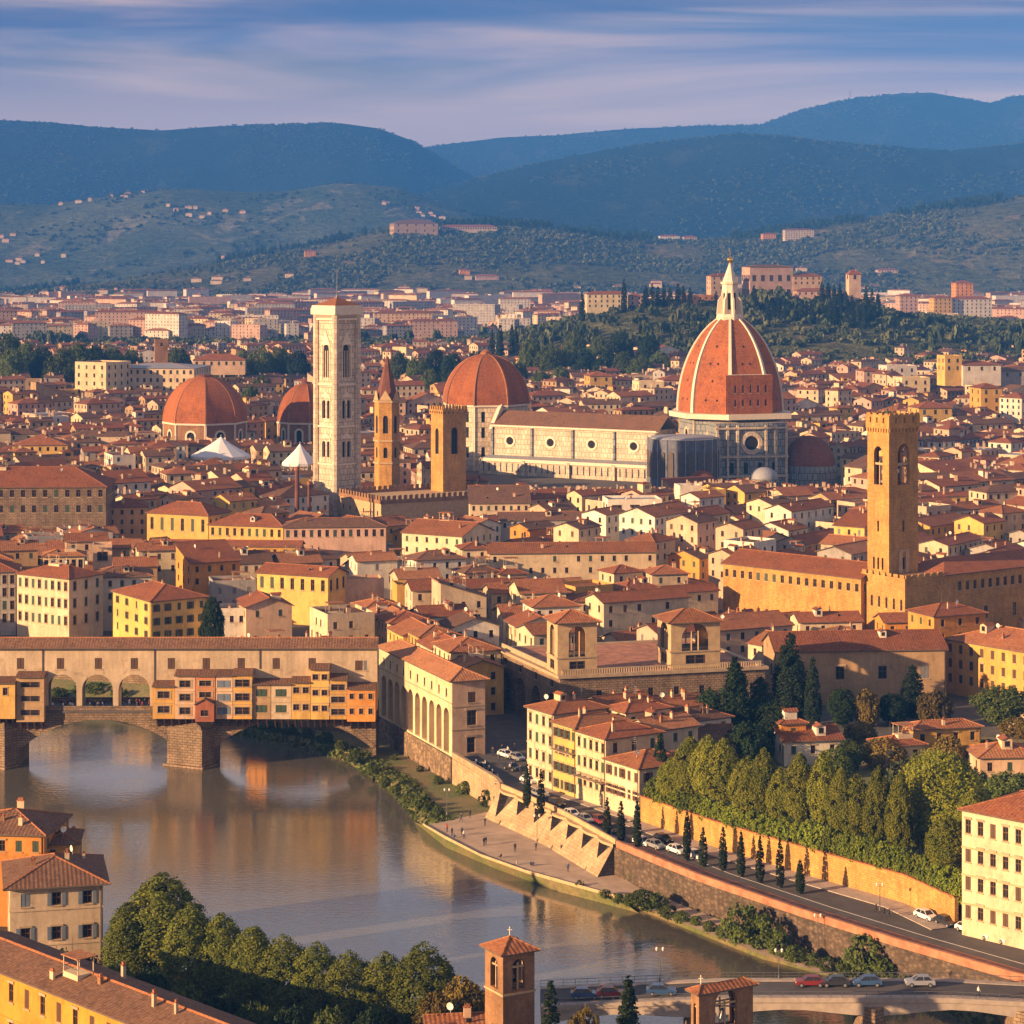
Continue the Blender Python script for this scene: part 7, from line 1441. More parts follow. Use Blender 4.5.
# ------------------------------------------------------------------ the low road bridge downstream
RBZ = lambda x: .35 + 1.25 * max(0, min(1, (84 - x) / 24)) - max(0, 30 - x) * .045
def road_bridge():
    y0, y1, x0, x1 = 331.5, 340.5, 4, 84; root = thing('road_bridge', (50, y0, -7), 'low modern road bridge on slab piers at the bottom right', 'bridge')
    zt = RBZ; xs = [x0 + (x1 - x0) * k / 24 for k in range(25)]
    bm = MB(); dk = MB(); rl = MB(); ed1 = MB(); ed2 = MB()
    hb = lambda x: 1.5 + 1.0 * math.cos((x - 50) * math.pi / 24) ** 2 * .9
    for a, b in zip(xs, xs[1:]):
        bm.face([(a, y0, zt(a) - hb(a)), (b, y0, zt(b) - hb(b)), (b, y0, zt(b) - .02), (a, y0, zt(a) - .02)]); bm.face([(b, y1, zt(b) - hb(b)), (a, y1, zt(a) - hb(a)), (a, y1, zt(a) - .02), (b, y1, zt(b) - .02)]); bm.face([(a, y0, zt(a) - hb(a)), (a, y1, zt(a) - hb(a)), (b, y1, zt(b) - hb(b)), (b, y0, zt(b) - hb(b))])
        dk.face([(a, y0, zt(a)), (b, y0, zt(b)), (b, y1, zt(b)), (a, y1, zt(a))])
        for yy in (y0 + .12, y1 - .12):
            rl.bar((a, yy, zt(a) + .95), (b, yy, zt(b) + .95), .05, .05, 4); rl.bar((a, yy, zt(a) + .5), (b, yy, zt(b) + .5), .03, .03, 4); rl.bar((a, yy, zt(a)), (a, yy, zt(a) + .95), .04, .04, 4); m_ = (a + b) / 2; rl.bar((m_, yy, zt(m_)), (m_, yy, zt(m_) + .95), .04, .04, 4)
        for yy, ed in ((y0, ed1), (y1 - 1.3, ed2)): ed.face([(a, yy, zt(a) + .14), (b, yy, zt(b) + .14), (b, yy + 1.3, zt(b) + .14), (a, yy + 1.3, zt(a) + .14)]); ed.face([(a, yy + (0 if yy > y0 else 1.3), zt(a) + .01), (b, yy + (0 if yy > y0 else 1.3), zt(b) + .01), (b, yy + (0 if yy > y0 else 1.3), zt(b) + .14), (a, yy + (0 if yy > y0 else 1.3), zt(a) + .14)])
        ed1.face([(a, y0 - .25, zt(a) - .5), (b, y0 - .25, zt(b) - .5), (b, y0 - .25, zt(b) + .16), (a, y0 - .25, zt(a) + .16)]); ed1.face([(a, y0 - .25, zt(a) + .16), (b, y0 - .25, zt(b) + .16), (b, y0, zt(b) + .16), (a, y0, zt(a) + .16)])
    bm.build('beam', ['concrete'], root); dk.build('deck', ['asphalt'], root); rl.build('railing', ['metal'], root); ed1.build('pavement_edge', ['concrete'], root); ed2.build('pavement_edge', ['concrete'], root)
    for x in (26, 50, 71): p = MB(); p.prism([(x - 1.7, y0 + .3), (x, y0 - 1.2), (x + 1.7, y0 + .3), (x + 1.7, y1 - .3), (x, y1 + 1.2), (x - 1.7, y1 - .3)], -8, zt(x) - 1.2, 0); p.build('pier', ['wall_stone'], root)
road_bridge()
def lamp(loc, h, label, group=None):
    r = thing('street_lamp', loc, label, 'street lamp', group); m = MB(); x, y, z = loc; m.bar((x, y, z), (x, y, z + h), .07, .05); m.frustum((x, y), .16, .12, z, z + .6, 8); m.bar((x - .45, y, z + h - .35), (x + .45, y, z + h - .35), .035); m.build('post', ['metal'], r); l = MB()
    for q in (-.45, .45): l.lathe((x + q, y), [(1e-5, z + h - .35), (.12, z + h - .3), (.2, z + h + .05), (.05, z + h + .2), (1e-5, z + h + .22)], 8)
    l.build('lantern', ['lamp_glass'], r); return r
lamp((X_(660, 340), 340.2, RBZ(21)), 4.8, 'street lamp on the road bridge beside the lower brick belfry'); lamp((X_(779, 340), 340.2, RBZ(38)), 4.2, 'street lamp on the road bridge above the water, right of the belfry')
lamp((X_(876, 385), 381, .15), 4.2, 'street lamp on the riverside road in front of the garden wall'); lamp((X_(828, 362), 374, -5.1), 6.5, 'tall lamp pole on the riverbank path near the large bush')
lamp((*G(447, 815, -5.2)[:2], -5.2), 5, 'lamp pole at the river end of the grass terrace'); lamp((*G(537, 842, -5.2)[:2], -5.2), 5, 'lamp pole standing on the sandy promenade')
# ------------------------------------------------------------------ cars, scooters, people
CL = dict(paint_white='white', paint_dark='black', paint_silver='silver', paint_blue='dark blue', paint_red='red')
RD = math.atan2(-.8433, .5375)
for px, py, p, l in ((572, 817, 'paint_white', 'white car parked by the yellow row, left of the red car'), (585, 822, 'paint_silver', 'silver car parked by the yellow row next to the red car'), (599, 823, 'paint_red', 'red car parked at the foot of the yellow row'), (556, 806, 'paint_dark', 'black car parked below the balcony house'), (540, 797, 'paint_silver', 'silver car parked at the upper end of the yellow row'),
                     (612, 832, 'paint_dark', 'black car parked right of the red car'), (643, 845, 'paint_white', 'white car on the road below the tall garden cypress'), (655, 848, 'paint_silver', 'silver car on the road near the start of the garden wall'), (677, 853, 'paint_white', 'white car beside the garden wall, first of a close pair'), (695, 858, 'paint_white', 'white car beside the garden wall, second of a close pair'), (663, 842, 'paint_dark', 'black car parked against the garden wall'),
                     (926, 919, 'paint_white', 'white car on the road left of the pale yellow mansion'), (946, 925, 'paint_dark', 'black car at the corner of the pale yellow mansion'), (968, 932, 'paint_white', 'white car parked before the mansion, leftmost there'), (982, 937, 'paint_white', 'white car parked before the mansion, middle one'), (999, 941, 'paint_white', 'white car parked before the mansion, rightmost there'), (512, 770, 'paint_dark', 'black car in the shady street beside the arcade building'), (517, 760, 'paint_silver', 'silver car up the shady street by the loggia palace'), (506, 757, 'paint_white', 'white car up the shady street beyond the arcade corner'), (529, 783, 'paint_white', 'white car at the mouth of the shady street')):
    g_ = G(px, py, .03); car(tuple(g_), RD + math.pi / 2 + rnd.uniform(-.06, .06), p, l)
for px, yy, p, d, l in ((585, 334.5, 'paint_blue', 1, 'dark blue car on the left end of the road bridge'), (611, 334.5, 'paint_red', 1, 'red car on the left end of the road bridge'), (661, 334.6, 'paint_blue', 1, 'dark blue car on the road bridge left of the lower belfry'), (810, 337.2, 'paint_red', -1, 'dark red car on the road bridge left of the pier'), (835, 337.2, 'paint_dark', -1, 'black car close behind a red one on the road bridge'), (867, 337.3, 'paint_blue', -1, 'dark blue car over the bridge pier'), (920, 337.2, 'paint_silver', -1, 'silver car on the right part of the road bridge')):
    x = X_(px, yy); car((x, yy, RBZ(x) + .02), d * math.pi / 2, p, l, 'cars on the road bridge')
for i, (px, py) in enumerate(((474, 764), (479, 767), (483, 765), (487, 770), (490, 774), (484, 772), (495, 779), (499, 785))):
    p = ('paint_white', 'paint_dark', 'paint_white', 'paint_silver')[i % 4]; scooter(tuple(G(px, py, .03)), rnd.uniform(0, .5) + 1.0, p, f'{CL[p]} scooter parked by the parapet at the arcade corner', f'{CL[p]} scooters by the arcade corner')
pp = [(447, 832, 'stand'), (452, 836, 'stand'), (454, 838, 'sit'), (461, 822, 'walk'), (470, 818, 'stand'), (485, 826, 'stand'), (484, 846, 'stand'), (486, 845, 'stand'), (501, 858, 'sit'), (515, 852, 'stand'), (517, 865, 'sit'), (533, 866, 'sit'), (536, 851, 'walk'), (561, 853, 'stand'), (464, 839, 'stand'), (462, 836, 'walk'), (602, 873, 'walk'), (531, 866, 'sit'), (568, 872, 'walk'), (668, 893, 'walk')]
LBL = ['standing at the upstream kerb of the sandy promenade', 'standing next to a sitter on the sandy promenade', 'sitting at the upstream end of the sandy promenade', 'walking where the grass terrace meets the promenade', 'standing below the start of the scalloped wall', 'standing alone near the first niche of the scalloped wall', 'standing in a close pair mid promenade, left one', 'standing in a close pair mid promenade, right one',
       'sitting on the sand nearer the water, first in line', 'standing in mid promenade before the third niche', 'sitting on the kerb beside the water, mid promenade', 'sitting at the foot of the promenade lamp pole', 'walking just behind the promenade lamp pole', 'standing close under the fifth niche', 'standing near the upstream sitter, facing the wall', 'walking past the upstream sitter', 'walking at the lower end of the scalloped wall', 'sitting left of the promenade lamp pole sitter', 'walking alone where the promenade narrows', 'walking on the path below the dark quay wall']
for (px, py, po), l in zip(pp, LBL):
    t_ = tops[rnd.randrange(6)]; g_ = G(px, py, -5.16); person((g_.x, g_.y, -5.16), rnd.uniform(0, 6.28), po, t_, 'cloth_dark', f'person in {CN[t_]} top {l}', 'people on the river promenade')
person((X_(977, 333), 332.1, RBZ(64) + .16), 1.5, 'walk', 'cloth_white', 'cloth_dark', 'person in white walking on the right end of the road bridge')
for px, py in ((876, 913), (884, 917), (889, 918)): g_ = G(px, py, .03); person(tuple(g_), 1, 'walk', 'cloth_dark', 'cloth_dark', 'person in dark clothes crossing the riverside road by the garden wall', 'people crossing the riverside road')
for i in range(14):
    t = rnd.random(); q = Vector((-4.5, 500)).lerp(Vector((.5, 478)), t) + Vector((rnd.uniform(-1, 5), rnd.uniform(-2, 6))); t_ = tops[i % 3]; person((q.x, q.y, .03), rnd.uniform(0, 6.28), ('walk', 'stand')[i % 2], t_, 'cloth_dark', f'person in {CN[t_]} clothes in the shady street by the arcade building', f'people in {CN[t_]} clothes in the shady street')
# ------------------------------------------------------------------ trees
CYP = [(527, 766, 806), (541, 772, 814), (607, 800, 836), (621, 803, 841), (637, 803, 846), (687, 814, 860), (703, 830, 866), (723, 829, 870), (741, 834, 876), (760, 839, 882), (780, 841, 887), (800, 862, 893)]
ORD = ['first', 'second', 'third', 'fourth', 'fifth', 'sixth', 'seventh', 'eighth', 'ninth', 'tenth', 'eleventh', 'twelfth', 'thirteenth', 'fourteenth', 'fifteenth', 'sixteenth', 'seventeenth', 'eighteenth', 'nineteenth', 'twentieth']
for i, (px, t_, b) in enumerate(CYP):
    g_ = G(px, b, .14); tree('cypress', tuple(g_), (Z_(t_, g_.y) - .14) * 1.1, .74, f'slim roadside cypress, {ORD[i]} along the riverside road counting from the arcade', 'slim cypresses along the riverside road')
T_('big_cypress', 660, 729, 447, 0, 19, label='tall dark cypress at the start of the garden wall beside the houses')
def gwp(px, off):
    for a, b in zip(GW, GW[1:]):
        pa, pb = PX((*a, 0))[0], PX((*b, 0))[0]
        if pa <= px <= pb or b == GW[-1]:
            t = (px - pa) / (pb - pa); p = Vector(a).lerp(Vector(b), t); d = (Vector(b) - Vector(a)).normalized(); return p + Vector((-d.y, d.x)) * off
PL = [(672, 756, 30, 7), (690, 737, 34, 8), (707, 733, 34, 10), (724, 736, 34, 9), (747, 752, 36, 8), (764, 752, 34, 10), (781, 766, 32, 8), (800, 757, 36, 9), (824, 752, 36, 10), (841, 767, 32, 8), (857, 771, 34, 10), (879, 765, 34, 9), (900, 770, 32, 8)]
for i, (px, t_, w, off) in enumerate(PL):
    p = gwp(px, off); T_('plane', px, t_ + rnd.uniform(-5, 5), p.y, 3.6, w * rnd.uniform(.85, 1.15), label=f'tall sunlit plane tree in the garden row, {ORD[i]} from the tall cypress', group='plane trees in the walled garden')
T_('big_plane', 938, 751, 398, 3.6, 92, label='largest broad plane tree left of the pale yellow mansion', group='plane trees in the walled garden'); T_('plane', 972, 790, 386, 3.6, 40, label='darker plane tree squeezed between largest plane tree and mansion', group='plane trees in the walled garden'); T_('plane', 946, 815, 381, 3.6, 42, label='shorter plane tree at the mansion corner under the largest plane tree')
i = 0
for px in list(range(648, 836, 11)) + list(range(842, 905, 9)) + list(range(908, 962, 11)):
    p = gwp(px, 1.9); tree('hedge', (p.x, p.y, 3.6), rnd.uniform(4.0, 4.8) if px < 800 else rnd.uniform(4.4, 5.4), rnd.uniform(1.9, 2.4), None, 'hedge bushes on the garden wall', 'hedge bush on garden wall', 'bush')
for k, px, t_, Y, w, l in (('cedar', 735, 658, 484, 62, 'tall dark cedar right of the riverside houses'), ('cedar', 760, 676, 488, 56, 'second dark cedar, just right of the tallest cedar'), ('dark', 714, 688, 486, 44, 'dark rounded evergreen left of the tall cedar'), ('dark', 778, 700, 480, 44, 'dark rounded evergreen right of the cedars'), ('dark', 748, 722, 470, 44, 'low dark evergreen in front of the cedars'), ('big_cypress', 790, 629, 534, 33, 'largest dark cypress before the long brown building'), ('big_cypress', 813, 655, 530, 16, 'slender cypress right of the largest dark cypress'),
                       ('dark', 842, 688, 528, 28, 'dark tree left of the yellowish tree before the brown building'), ('autumn', 867, 690, 528, 28, 'yellowish tree before the long brown building'), ('dark', 893, 693, 530, 28, 'dark bushy tree below the third big window'), ('big_cypress', 913, 664, 540, 26, 'broad dark cypress near the right end of the brown building'), ('autumn', 935, 690, 526, 32, 'yellow green tree right of the broad dark cypress'), ('mid', 965, 700, 520, 26, ''), ('round', 1003, 686, 512, 56, 'large bright green tree at the right edge of the gardens'), ('autumn', 1018, 718, 500, 36, 'reddish tree at the right edge below the bright green tree'),
                       ('autumn', 860, 722, 492, 34, 'golden brown tree left of the ochre villa'), ('autumn', 884, 738, 470, 40, 'rusty brown tree in front of the low garden house'), ('round', 835, 748, 462, 34, 'green tree at the right end of the white villa'), ('autumn', 948, 735, 468, 32, 'golden tree in front of the ochre villa'), ('round', 990, 740, 486, 34, 'round green tree right of the ochre villa'), ('olive', 905, 760, 452, 34, 'grey green olive tree behind the plane row'), ('round', 966, 765, 440, 44, 'round tree behind the largest plane tree'), ('round', 1010, 772, 430, 50, 'green bushy tree at the right edge above the mansion roof'), ('dark', 212, 596, 610, 22, 'dark green creeper tree right of the yellow corner house'), ('round', 850, 740, 468, 26, 'small green tree beside the rusty brown tree')):
    if l: T_(k, px, t_, Y, 3.0 if Y < 520 else 0, w, label=l)
for i, (k, px, t_, Y, w, l) in enumerate((('river', 163, 872, 352, 84, 'tallest dark green riverside tree beside the beige foreground house'), ('river', 128, 902, 350, 52, 'dark riverside tree nearest the beige foreground house'), ('river', 190, 903, 346, 58, None), ('river', 222, 912, 345, 56, None), ('river', 252, 925, 342, 56, None), ('river', 284, 934, 340, 56, None), ('river', 316, 941, 338, 56, None), ('river', 350, 950, 335, 54, None), ('river', 384, 951, 334, 58, None), ('river', 424, 942, 332, 74, None), ('autumn', 462, 978, 324, 48, 'rusty brown tree left of the brick belfry'), ('autumn', 438, 994, 318, 46, 'low brown tree at the bottom, left of the brick belfry'))):
    Y = Y - 9 if px > 180 else Y - 3
    T_(k, px, t_, Y, 0, w, label=l or f'dark green riverside tree in the foreground row, {ORD[i - 2]} after the tallest', group='riverside trees in the foreground row' if k == 'river' else None)
for i, (px, t_, Y, w) in enumerate(((60, 948, 338, 40), (88, 955, 334, 44), (118, 962, 330, 46), (150, 968, 326, 50), (184, 985, 320, 50), (218, 996, 315, 54), (254, 1003, 312, 50), (290, 1006, 308, 54), (330, 1008, 305, 54), (372, 1008, 302, 54))):
    T_('dark' if i % 2 else 'round', px, t_, Y - 14, 0, w, label=f'low dark tree under the foreground row, {ORD[i]} from the beige house', group='low trees below the riverside row')
T_('cypress', 551, 976, 297, 0, 24, label='pointed cypress right of the taller brick belfry'); T_('cypress', 628, 974, 297, 0, 30, label='broader pointed cypress at the bottom before the road bridge'); T_('autumn', 585, 1010, 292, 0, 40, label='yellowish tree top between the two bottom cypresses')
# bushes on the banks
for px, py, h in [(255, 727, 3), (272, 731, 3), (290, 735, 3.4), (308, 738, 3.2), (326, 743, 3.4), (342, 750, 3), (356, 762, 3.2), (372, 772, 2.8), (385, 786, 2.6), (396, 795, 2.4), (408, 803, 2.6), (418, 808, 2.8), (428, 812, 2.6), (438, 815, 2.4), (420, 772, 2), (438, 784, 2.4), (464, 794, 3.4), (489, 806, 4.4), (395, 760, 1.8),
                  (580, 887, 1.6), (605, 897, 1.8), (618, 902, 2), (630, 905, 2.6), (645, 908, 4.0), (655, 910, 3.6), (668, 917, 2.6), (682, 922, 2.4), (696, 926, 2.2), (710, 932, 2.4), (724, 938, 3), (742, 942, 6.6), (763, 948, 6.0), (780, 955, 4.6), (795, 962, 3.4), (812, 967, 2.8), (828, 972, 2.8), (845, 975, 3), (868, 974, 6.4), (884, 980, 4), (902, 988, 2.6)]:
    g_ = G(px, py, -5.4); tree('shrub', (g_.x, g_.y, -5.5), h * (.8 if h < 5 else .95), h * rnd.uniform(.42, .58), None, 'bushes along the riverbank', 'green bush on the riverbank', 'bush')
for i in range(16):
    t = rnd.random(); a, b = (Vector((-148, 606)), Vector((-90, 588))) if i < 10 else (Vector((-90, 588)), Vector((-64, 560))); d = (b - a).normalized(); q = a.lerp(b, t) + Vector((d.y, -d.x)) * rnd.uniform(1.5, 11)
    tree('shrub', (q.x, q.y, -6.2 + 2), rnd.uniform(2, 4), rnd.uniform(1.6, 2.6), None, 'bushes on the green slope upstream', 'green bush seen beyond the bridge', 'bush')
# middle and far trees
FT = [(8, 333, 1700, 30), (26, 340, 1680, 28), (42, 346, 1660, 30), (62, 347, 1640, 34), (12, 348, 1640, 28), (80, 343, 1700, 34), (96, 345, 1690, 28), (112, 346, 1700, 26), (132, 348, 1720, 24), (178, 346, 1750, 26), (222, 352, 1680, 22), (244, 350, 1700, 26), (262, 347, 1700, 26), (280, 346, 1720, 26), (298, 350, 1700, 24), (262, 375, 1480, 26), (250, 385, 1400, 22), (400, 352, 1680, 24), (418, 356, 1640, 26), (436, 348, 1700, 26), (452, 352, 1680, 24), (430, 368, 1540, 22), (476, 350, 1700, 22),
      (530, 338, 1800, 26), (548, 345, 1790, 24), (566, 343, 1800, 26), (584, 348, 1790, 26), (604, 349, 1790, 30), (624, 350, 1780, 24), (640, 356, 1770, 24), (660, 350, 1800, 22), (620, 330, 1900, 24), (600, 335, 1880, 22), (575, 330, 1900, 22), (648, 335, 1890, 22), (636, 366, 1730, 22), (600, 368, 1700, 22), (560, 366, 1720, 22), (540, 370, 1680, 20), (518, 362, 1720, 20)]
for px, t_, Y, w in FT:
    X = X_(px, Y); z = max(0, ground_z(X, Y)); k = rnd.choice(['round', 'dark', 'round']); tree(k, (X, Y, z - .3), max(8, Z_(t_, Y) - z), w / 2 * Y / F, None, 'trees on the plain and the low hill', {'round': 'leafy green', 'dark': 'dark green'}[k] + ' rounded tree beyond the town', 'tree')
VC = [(582, 290, 2300), (590, 288, 2360), (624, 277, 2290), (646, 284, 2280), (652, 283, 2300), (658, 285, 2290), (664, 283, 2310), (670, 286, 2290), (678, 282, 2320), (683, 284, 2280), (690, 286, 2270), (644, 289, 2260), (716, 290, 2270), (722, 302, 2230), (754, 284, 2230), (772, 298, 2240), (779, 294, 2240), (786, 300, 2230), (798, 296, 2240), (806, 300, 2230), (815, 294, 2230), (822, 280, 2260), (828, 282, 2260), (834, 284, 2240), (840, 282, 2240), (846, 290, 2220), (852, 294, 2220), (836, 294, 2200), (826, 298, 2210), (866, 284, 2240), (872, 288, 2230), (878, 292, 2240), (762, 306, 2200), (744, 306, 2200), (790, 310, 2190), (850, 306, 2200), (860, 304, 2210), *[(768 + 3.4 * k + (k * 37 % 5), 298 + (k * 53 % 17), 2120 + (k * 29 % 90)) for k in range(32)], (500, 322, 1980), (512, 322, 1990), (516, 325, 1985), (492, 328, 1960)]
for px, t_, Y in VC:
    X = X_(px, Y); z = ground_z(X, Y); tree('cypress', (X, Y, z - .5), max(10, Z_(t_, Y) - z), rnd.uniform(2.6, 3.6), None, 'cypresses round the hill villas', 'dark pointed cypress on the hill', 'cypress')
# ------------------------------------------------------------------ the rest of the town: near houses one by one, the far ones as one mass
TOWN = [[(X_(-60, 1), 1), (X_(-60, 1), 1)]]
def blocked(fp, z):
    c = (sum(p[0] for p in fp) / 4, sum(p[1] for p in fp) / 4); rad = max(math.dist(c, p) for p in fp)
    for P in POLYS:
        if min(p[0] for p in P) - rad > c[0] or max(p[0] for p in P) + rad < c[0] or min(p[1] for p in P) - rad > c[1] or max(p[1] for p in P) + rad < c[1]: continue
        S = inset(fp, .15) if True else fp
        if any(inside(p, P) for p in S + [c]) or any(inside(p, S) for p in P) or any(inside(((a[0] + b[0]) / 2, (a[1] + b[1]) / 2), P) for a, b in zip(S, S[1:] + S[:1])): return True
    return False
def headroom(fp, ridge):
    """tallest eave that leaves the authored things behind it in view"""
    h = 99.0
    Y = min(p[1] for p in fp); a = min(PX((*p, 5))[0] for p in fp); b = max(PX((*p, 5))[0] for p in fp)
    for c in CLEAR:
        if Y < c[3] + 40 and b > c[0] and a < c[1]: h = min(h, Z_(c[2], sum(p[1] for p in fp) / 4) - ridge)
    return h
def bank_y(x):
    for a, b in zip(BANK, BANK[1:]):
        if a[0] <= x <= b[0]: return a[1] + (b[1] - a[1]) * (x - a[0]) / (b[0] - a[0])
    return 300
cand = []
th0 = R(33); cu, su = math.cos(th0), math.sin(th0)
gw_, gd_ = 12.5, 11.0
rg = random.Random(21)
for i in range(-130, 260):
    for j in range(-60, 230):
        # rows of houses with an alley after every second row and a street every sixth house
        u = i * gw_ + (i // 6) * 4.0; v = j * gd_ + (j // 2) * 3.2
        x = u * cu - v * su; y = u * su + v * cu + 300
        if y < (520 if x < 116 else 385) or y > 2250 or abs(x) > .25 * y + 55: continue
        cand.append((y, x, i, j))
cand.sort()
WALLS_ = ['cream'] * 8 + ['lemon'] * 2 + ['yellow'] * 1 + ['ochre'] * 2 + ['peach'] * 4 + ['pink'] * 3 + ['white'] * 5 + ['beige'] * 4 + ['grey'] * 2 + ['tan'] * 2 + ['orange']
WALLS_S = ['cream', 'lemon', 'peach', 'pink', 'white', 'beige', 'yellow', 'tan', 'grey']
NEAR_MAX = 300; near_n = len([h_ for h_ in HOUSES])
soup = MB(); SM = WALLS_S + ['terracotta', 'rust', 'clay', 'umber', 'dark_trim', 'glass', 'pot', 'lead', 'green_shutter']; SI = {n_: k for k, n_ in enumerate(SM)}
def soup_house(fp, h, roof, axis, wall, rf, rr, z0=0.0, win=True, step=3.3, wz=3.4, slope=.34):
    tops, gab, (RA, RB) = roof_parts(fp, h, roof, axis, .5, slope); w = SI[wall]
    for i in range(4):
        a, b = fp[i], fp[(i + 1) % 4]; soup.face([(*a, z0), (*b, z0), (*b, h), (*a, h)], w)
        if win and facing(a, b) > .05:
            T, L = frame(a, b); soup.T = T; n = int((L - .8) / step)
            for r in range(min(3 if h < 16 else 7, int((h - z0 - 1) / wz))):
                zt = h - 1.0 - r * wz
                for k in range(n):
                    if rr.random() < .12: continue
                    x = L * (k + .5) / n; soup.face([(x - .55, -.05, zt - 1.8), (x + .55, -.05, zt - 1.8), (x + .55, -.05, zt), (x - .55, -.05, zt)], SI['glass'] if rr.random() < .8 else SI['green_shutter'])
            soup.T = None
    for g_ in gab: soup.face(g_, w)
    if tops:
        for t in tops:
            soup.face(t, SI[rf]); lo = [Vector((p.x, p.y, p.z - .3)) for p in t[:2]]; soup.face([lo[0], lo[1], t[1], t[0]], SI['dark_trim'])
    else: soup.face([(*p, h - .25) for p in fp], SI['lead'] if rr.random() < .3 else SI[rf])
    P0 = Vector((*fp[0], 0)); 
    for k in range(rr.randrange(1, 6)):
        q = P0.lerp(Vector((*fp[1], 0)), rr.uniform(.15, .85)).lerp(Vector((*fp[3], 0)).lerp(Vector((*fp[2], 0)), rr.uniform(.15, .85)), rr.uniform(.2, .8)); s_ = rr.uniform(.25, .6); zz = h + rr.uniform(1.8, 3.4); soup.box(q.x - s_, q.x + s_, q.y - s_ * .7, q.y + s_ * .7, h - .5, zz, SI[rr.choice(['cream', 'peach', 'white', 'beige'])], 'd'); soup.box(q.x - s_ - .1, q.x + s_ + .1, q.y - s_ * .7 - .1, q.y + s_ * .7 + .1, zz, zz + .15, SI['clay'])
    if rr.random() < .16 and roof != 'flat':   # a roof room
        q = P0.lerp(Vector((*fp[2], 0)), rr.uniform(.35, .65)); u = (Vector((*fp[1], 0)) - P0).normalized() * rr.uniform(1.3, 2.6); v = Vector((-u.y, u.x, 0)) * rr.uniform(.7, 1.1); p4 = [tuple((q + a * u + b * v)[:2]) for a, b in ((-1, -1), (1, -1), (1, 1), (-1, 1))]; hz_ = h + rr.uniform(2.8, 4.6); wl_ = SI[rr.choice(['cream', 'white', 'lemon', 'yellow', 'peach'])]; soup.prism(p4, h - .5, hz_, wl_, False); tp2, gb2, _ = roof_parts(p4, hz_, 'hip', None, .4, .35); [soup.face(t, SI[rf]) for t in tp2]
        T, L = frame(p4[0], p4[1]); soup.T = T; soup.face([(L * .25, -.04, hz_ - 1.9), (L * .75, -.04, hz_ - 1.9), (L * .75, -.04, hz_ - .6), (L * .25, -.04, hz_ - .6)], SI['glass']); soup.T = None
nsoup = 0; used = set()
for y, x, i, j in cand:
    rr = random.Random(i * 1009 + j * 9176)
    if (i, j) in used: continue
    if y < bank_y(x) + 14: continue
    rot = th0 + (rr.random() - .5) * .03 + (.12 if x > 20 else -.1) + .25 * math.sin(x * .011 + y * .017)
    w = gw_ * .985; d = gd_ * rr.choice([.92, 1.0, 1.08, 1.3])
    if near_n >= NEAR_MAX:
        w = gw_ * rr.choice([.8, 1.0, 1.0, 1.3, 1.7]); d *= rr.choice([.8, 1, 1, 1.2]); rot += (rr.random() - .5) * (.12 if rr.random() < .7 else .7)
     
    u = Vector((math.cos(rot), math.sin(rot))); v = Vector((-u.y, u.x)); c = Vector((x, y)) + v * rr.uniform(-.5, .5)
    if i % 6 != 5 and rr.random() < .27:   # a broad block over two plots
        c = c + u * gw_ / 2; w = gw_ * 1.985; used.add((i + 1, j))
    fp = [tuple(c + u * a * w / 2 + v * b * d / 2) for a, b in ((-1, -1), (1, -1), (1, 1), (-1, 1))]
    if blocked(fp, 0): used.discard((i + 1, j)); continue
    q = rr.random(); roof = 'gable' if q < (.76 if near_n < NEAR_MAX else .48) else 'hip' if q < .87 else 'shed' if q < .90 else 'flat'; sl = rr.uniform(.28, .38); ridge = d / 2 * sl + .6 + (1.4 if True else 0)
    hm_ = headroom(fp, ridge); h = rr.choice([7.5, 9, 10, 11, 12, 13, 14.5, 16]) + rr.uniform(-.8, .8)
    if y > 1300 and rr.random() < .22: h += rr.uniform(3, 9)
    if h > hm_: h = hm_
    if h < 3.0: continue
    if y < 560 and x > -20: h = min(h, 9)
    ax = 0 if rr.random() < .86 else 1; wall = rr.choice(WALLS_ if near_n < NEAR_MAX else ['cream', 'cream', 'cream', 'beige', 'beige', 'peach', 'peach', 'pink', 'pink', 'tan', 'tan', 'white', 'grey', 'lemon', 'yellow']); rf_ = rr.choice(['terracotta', 'terracotta', 'rust', 'rust', 'clay', 'umber'] if near_n < NEAR_MAX else ['terracotta', 'rust', 'rust', 'umber', 'umber'])
    if near_n < NEAR_MAX and abs(x) < .222 * y + 6:
        house(fp, h, roof, ax, wall, rf_, chim=rr.choice([1, 1, 2, 2, 3]), ww=1.05, wh=1.75, gapx=rr.uniform(2.8, 3.8), gapz=rr.uniform(3.2, 3.8), skip=.12, slope=sl, style='plain' if rr.random() < .6 else 'closed', shutter=rr.choice(['green_shutter', 'brown_shutter', 'grey_shutter']), rows=min(2, max(1, int((h - 1) / 3.5))), depth=.22, clutter=.25)
        near_n += 1; near_y = y
    else:
        if y > 1500 and rr.random() < .25: continue
        soup_house(fp, h, roof, ax, wall if wall in SI else 'lemon', rf_, rr, slope=sl); nsoup += 1
print('near houses to y', near_y, 'soup', nsoup)
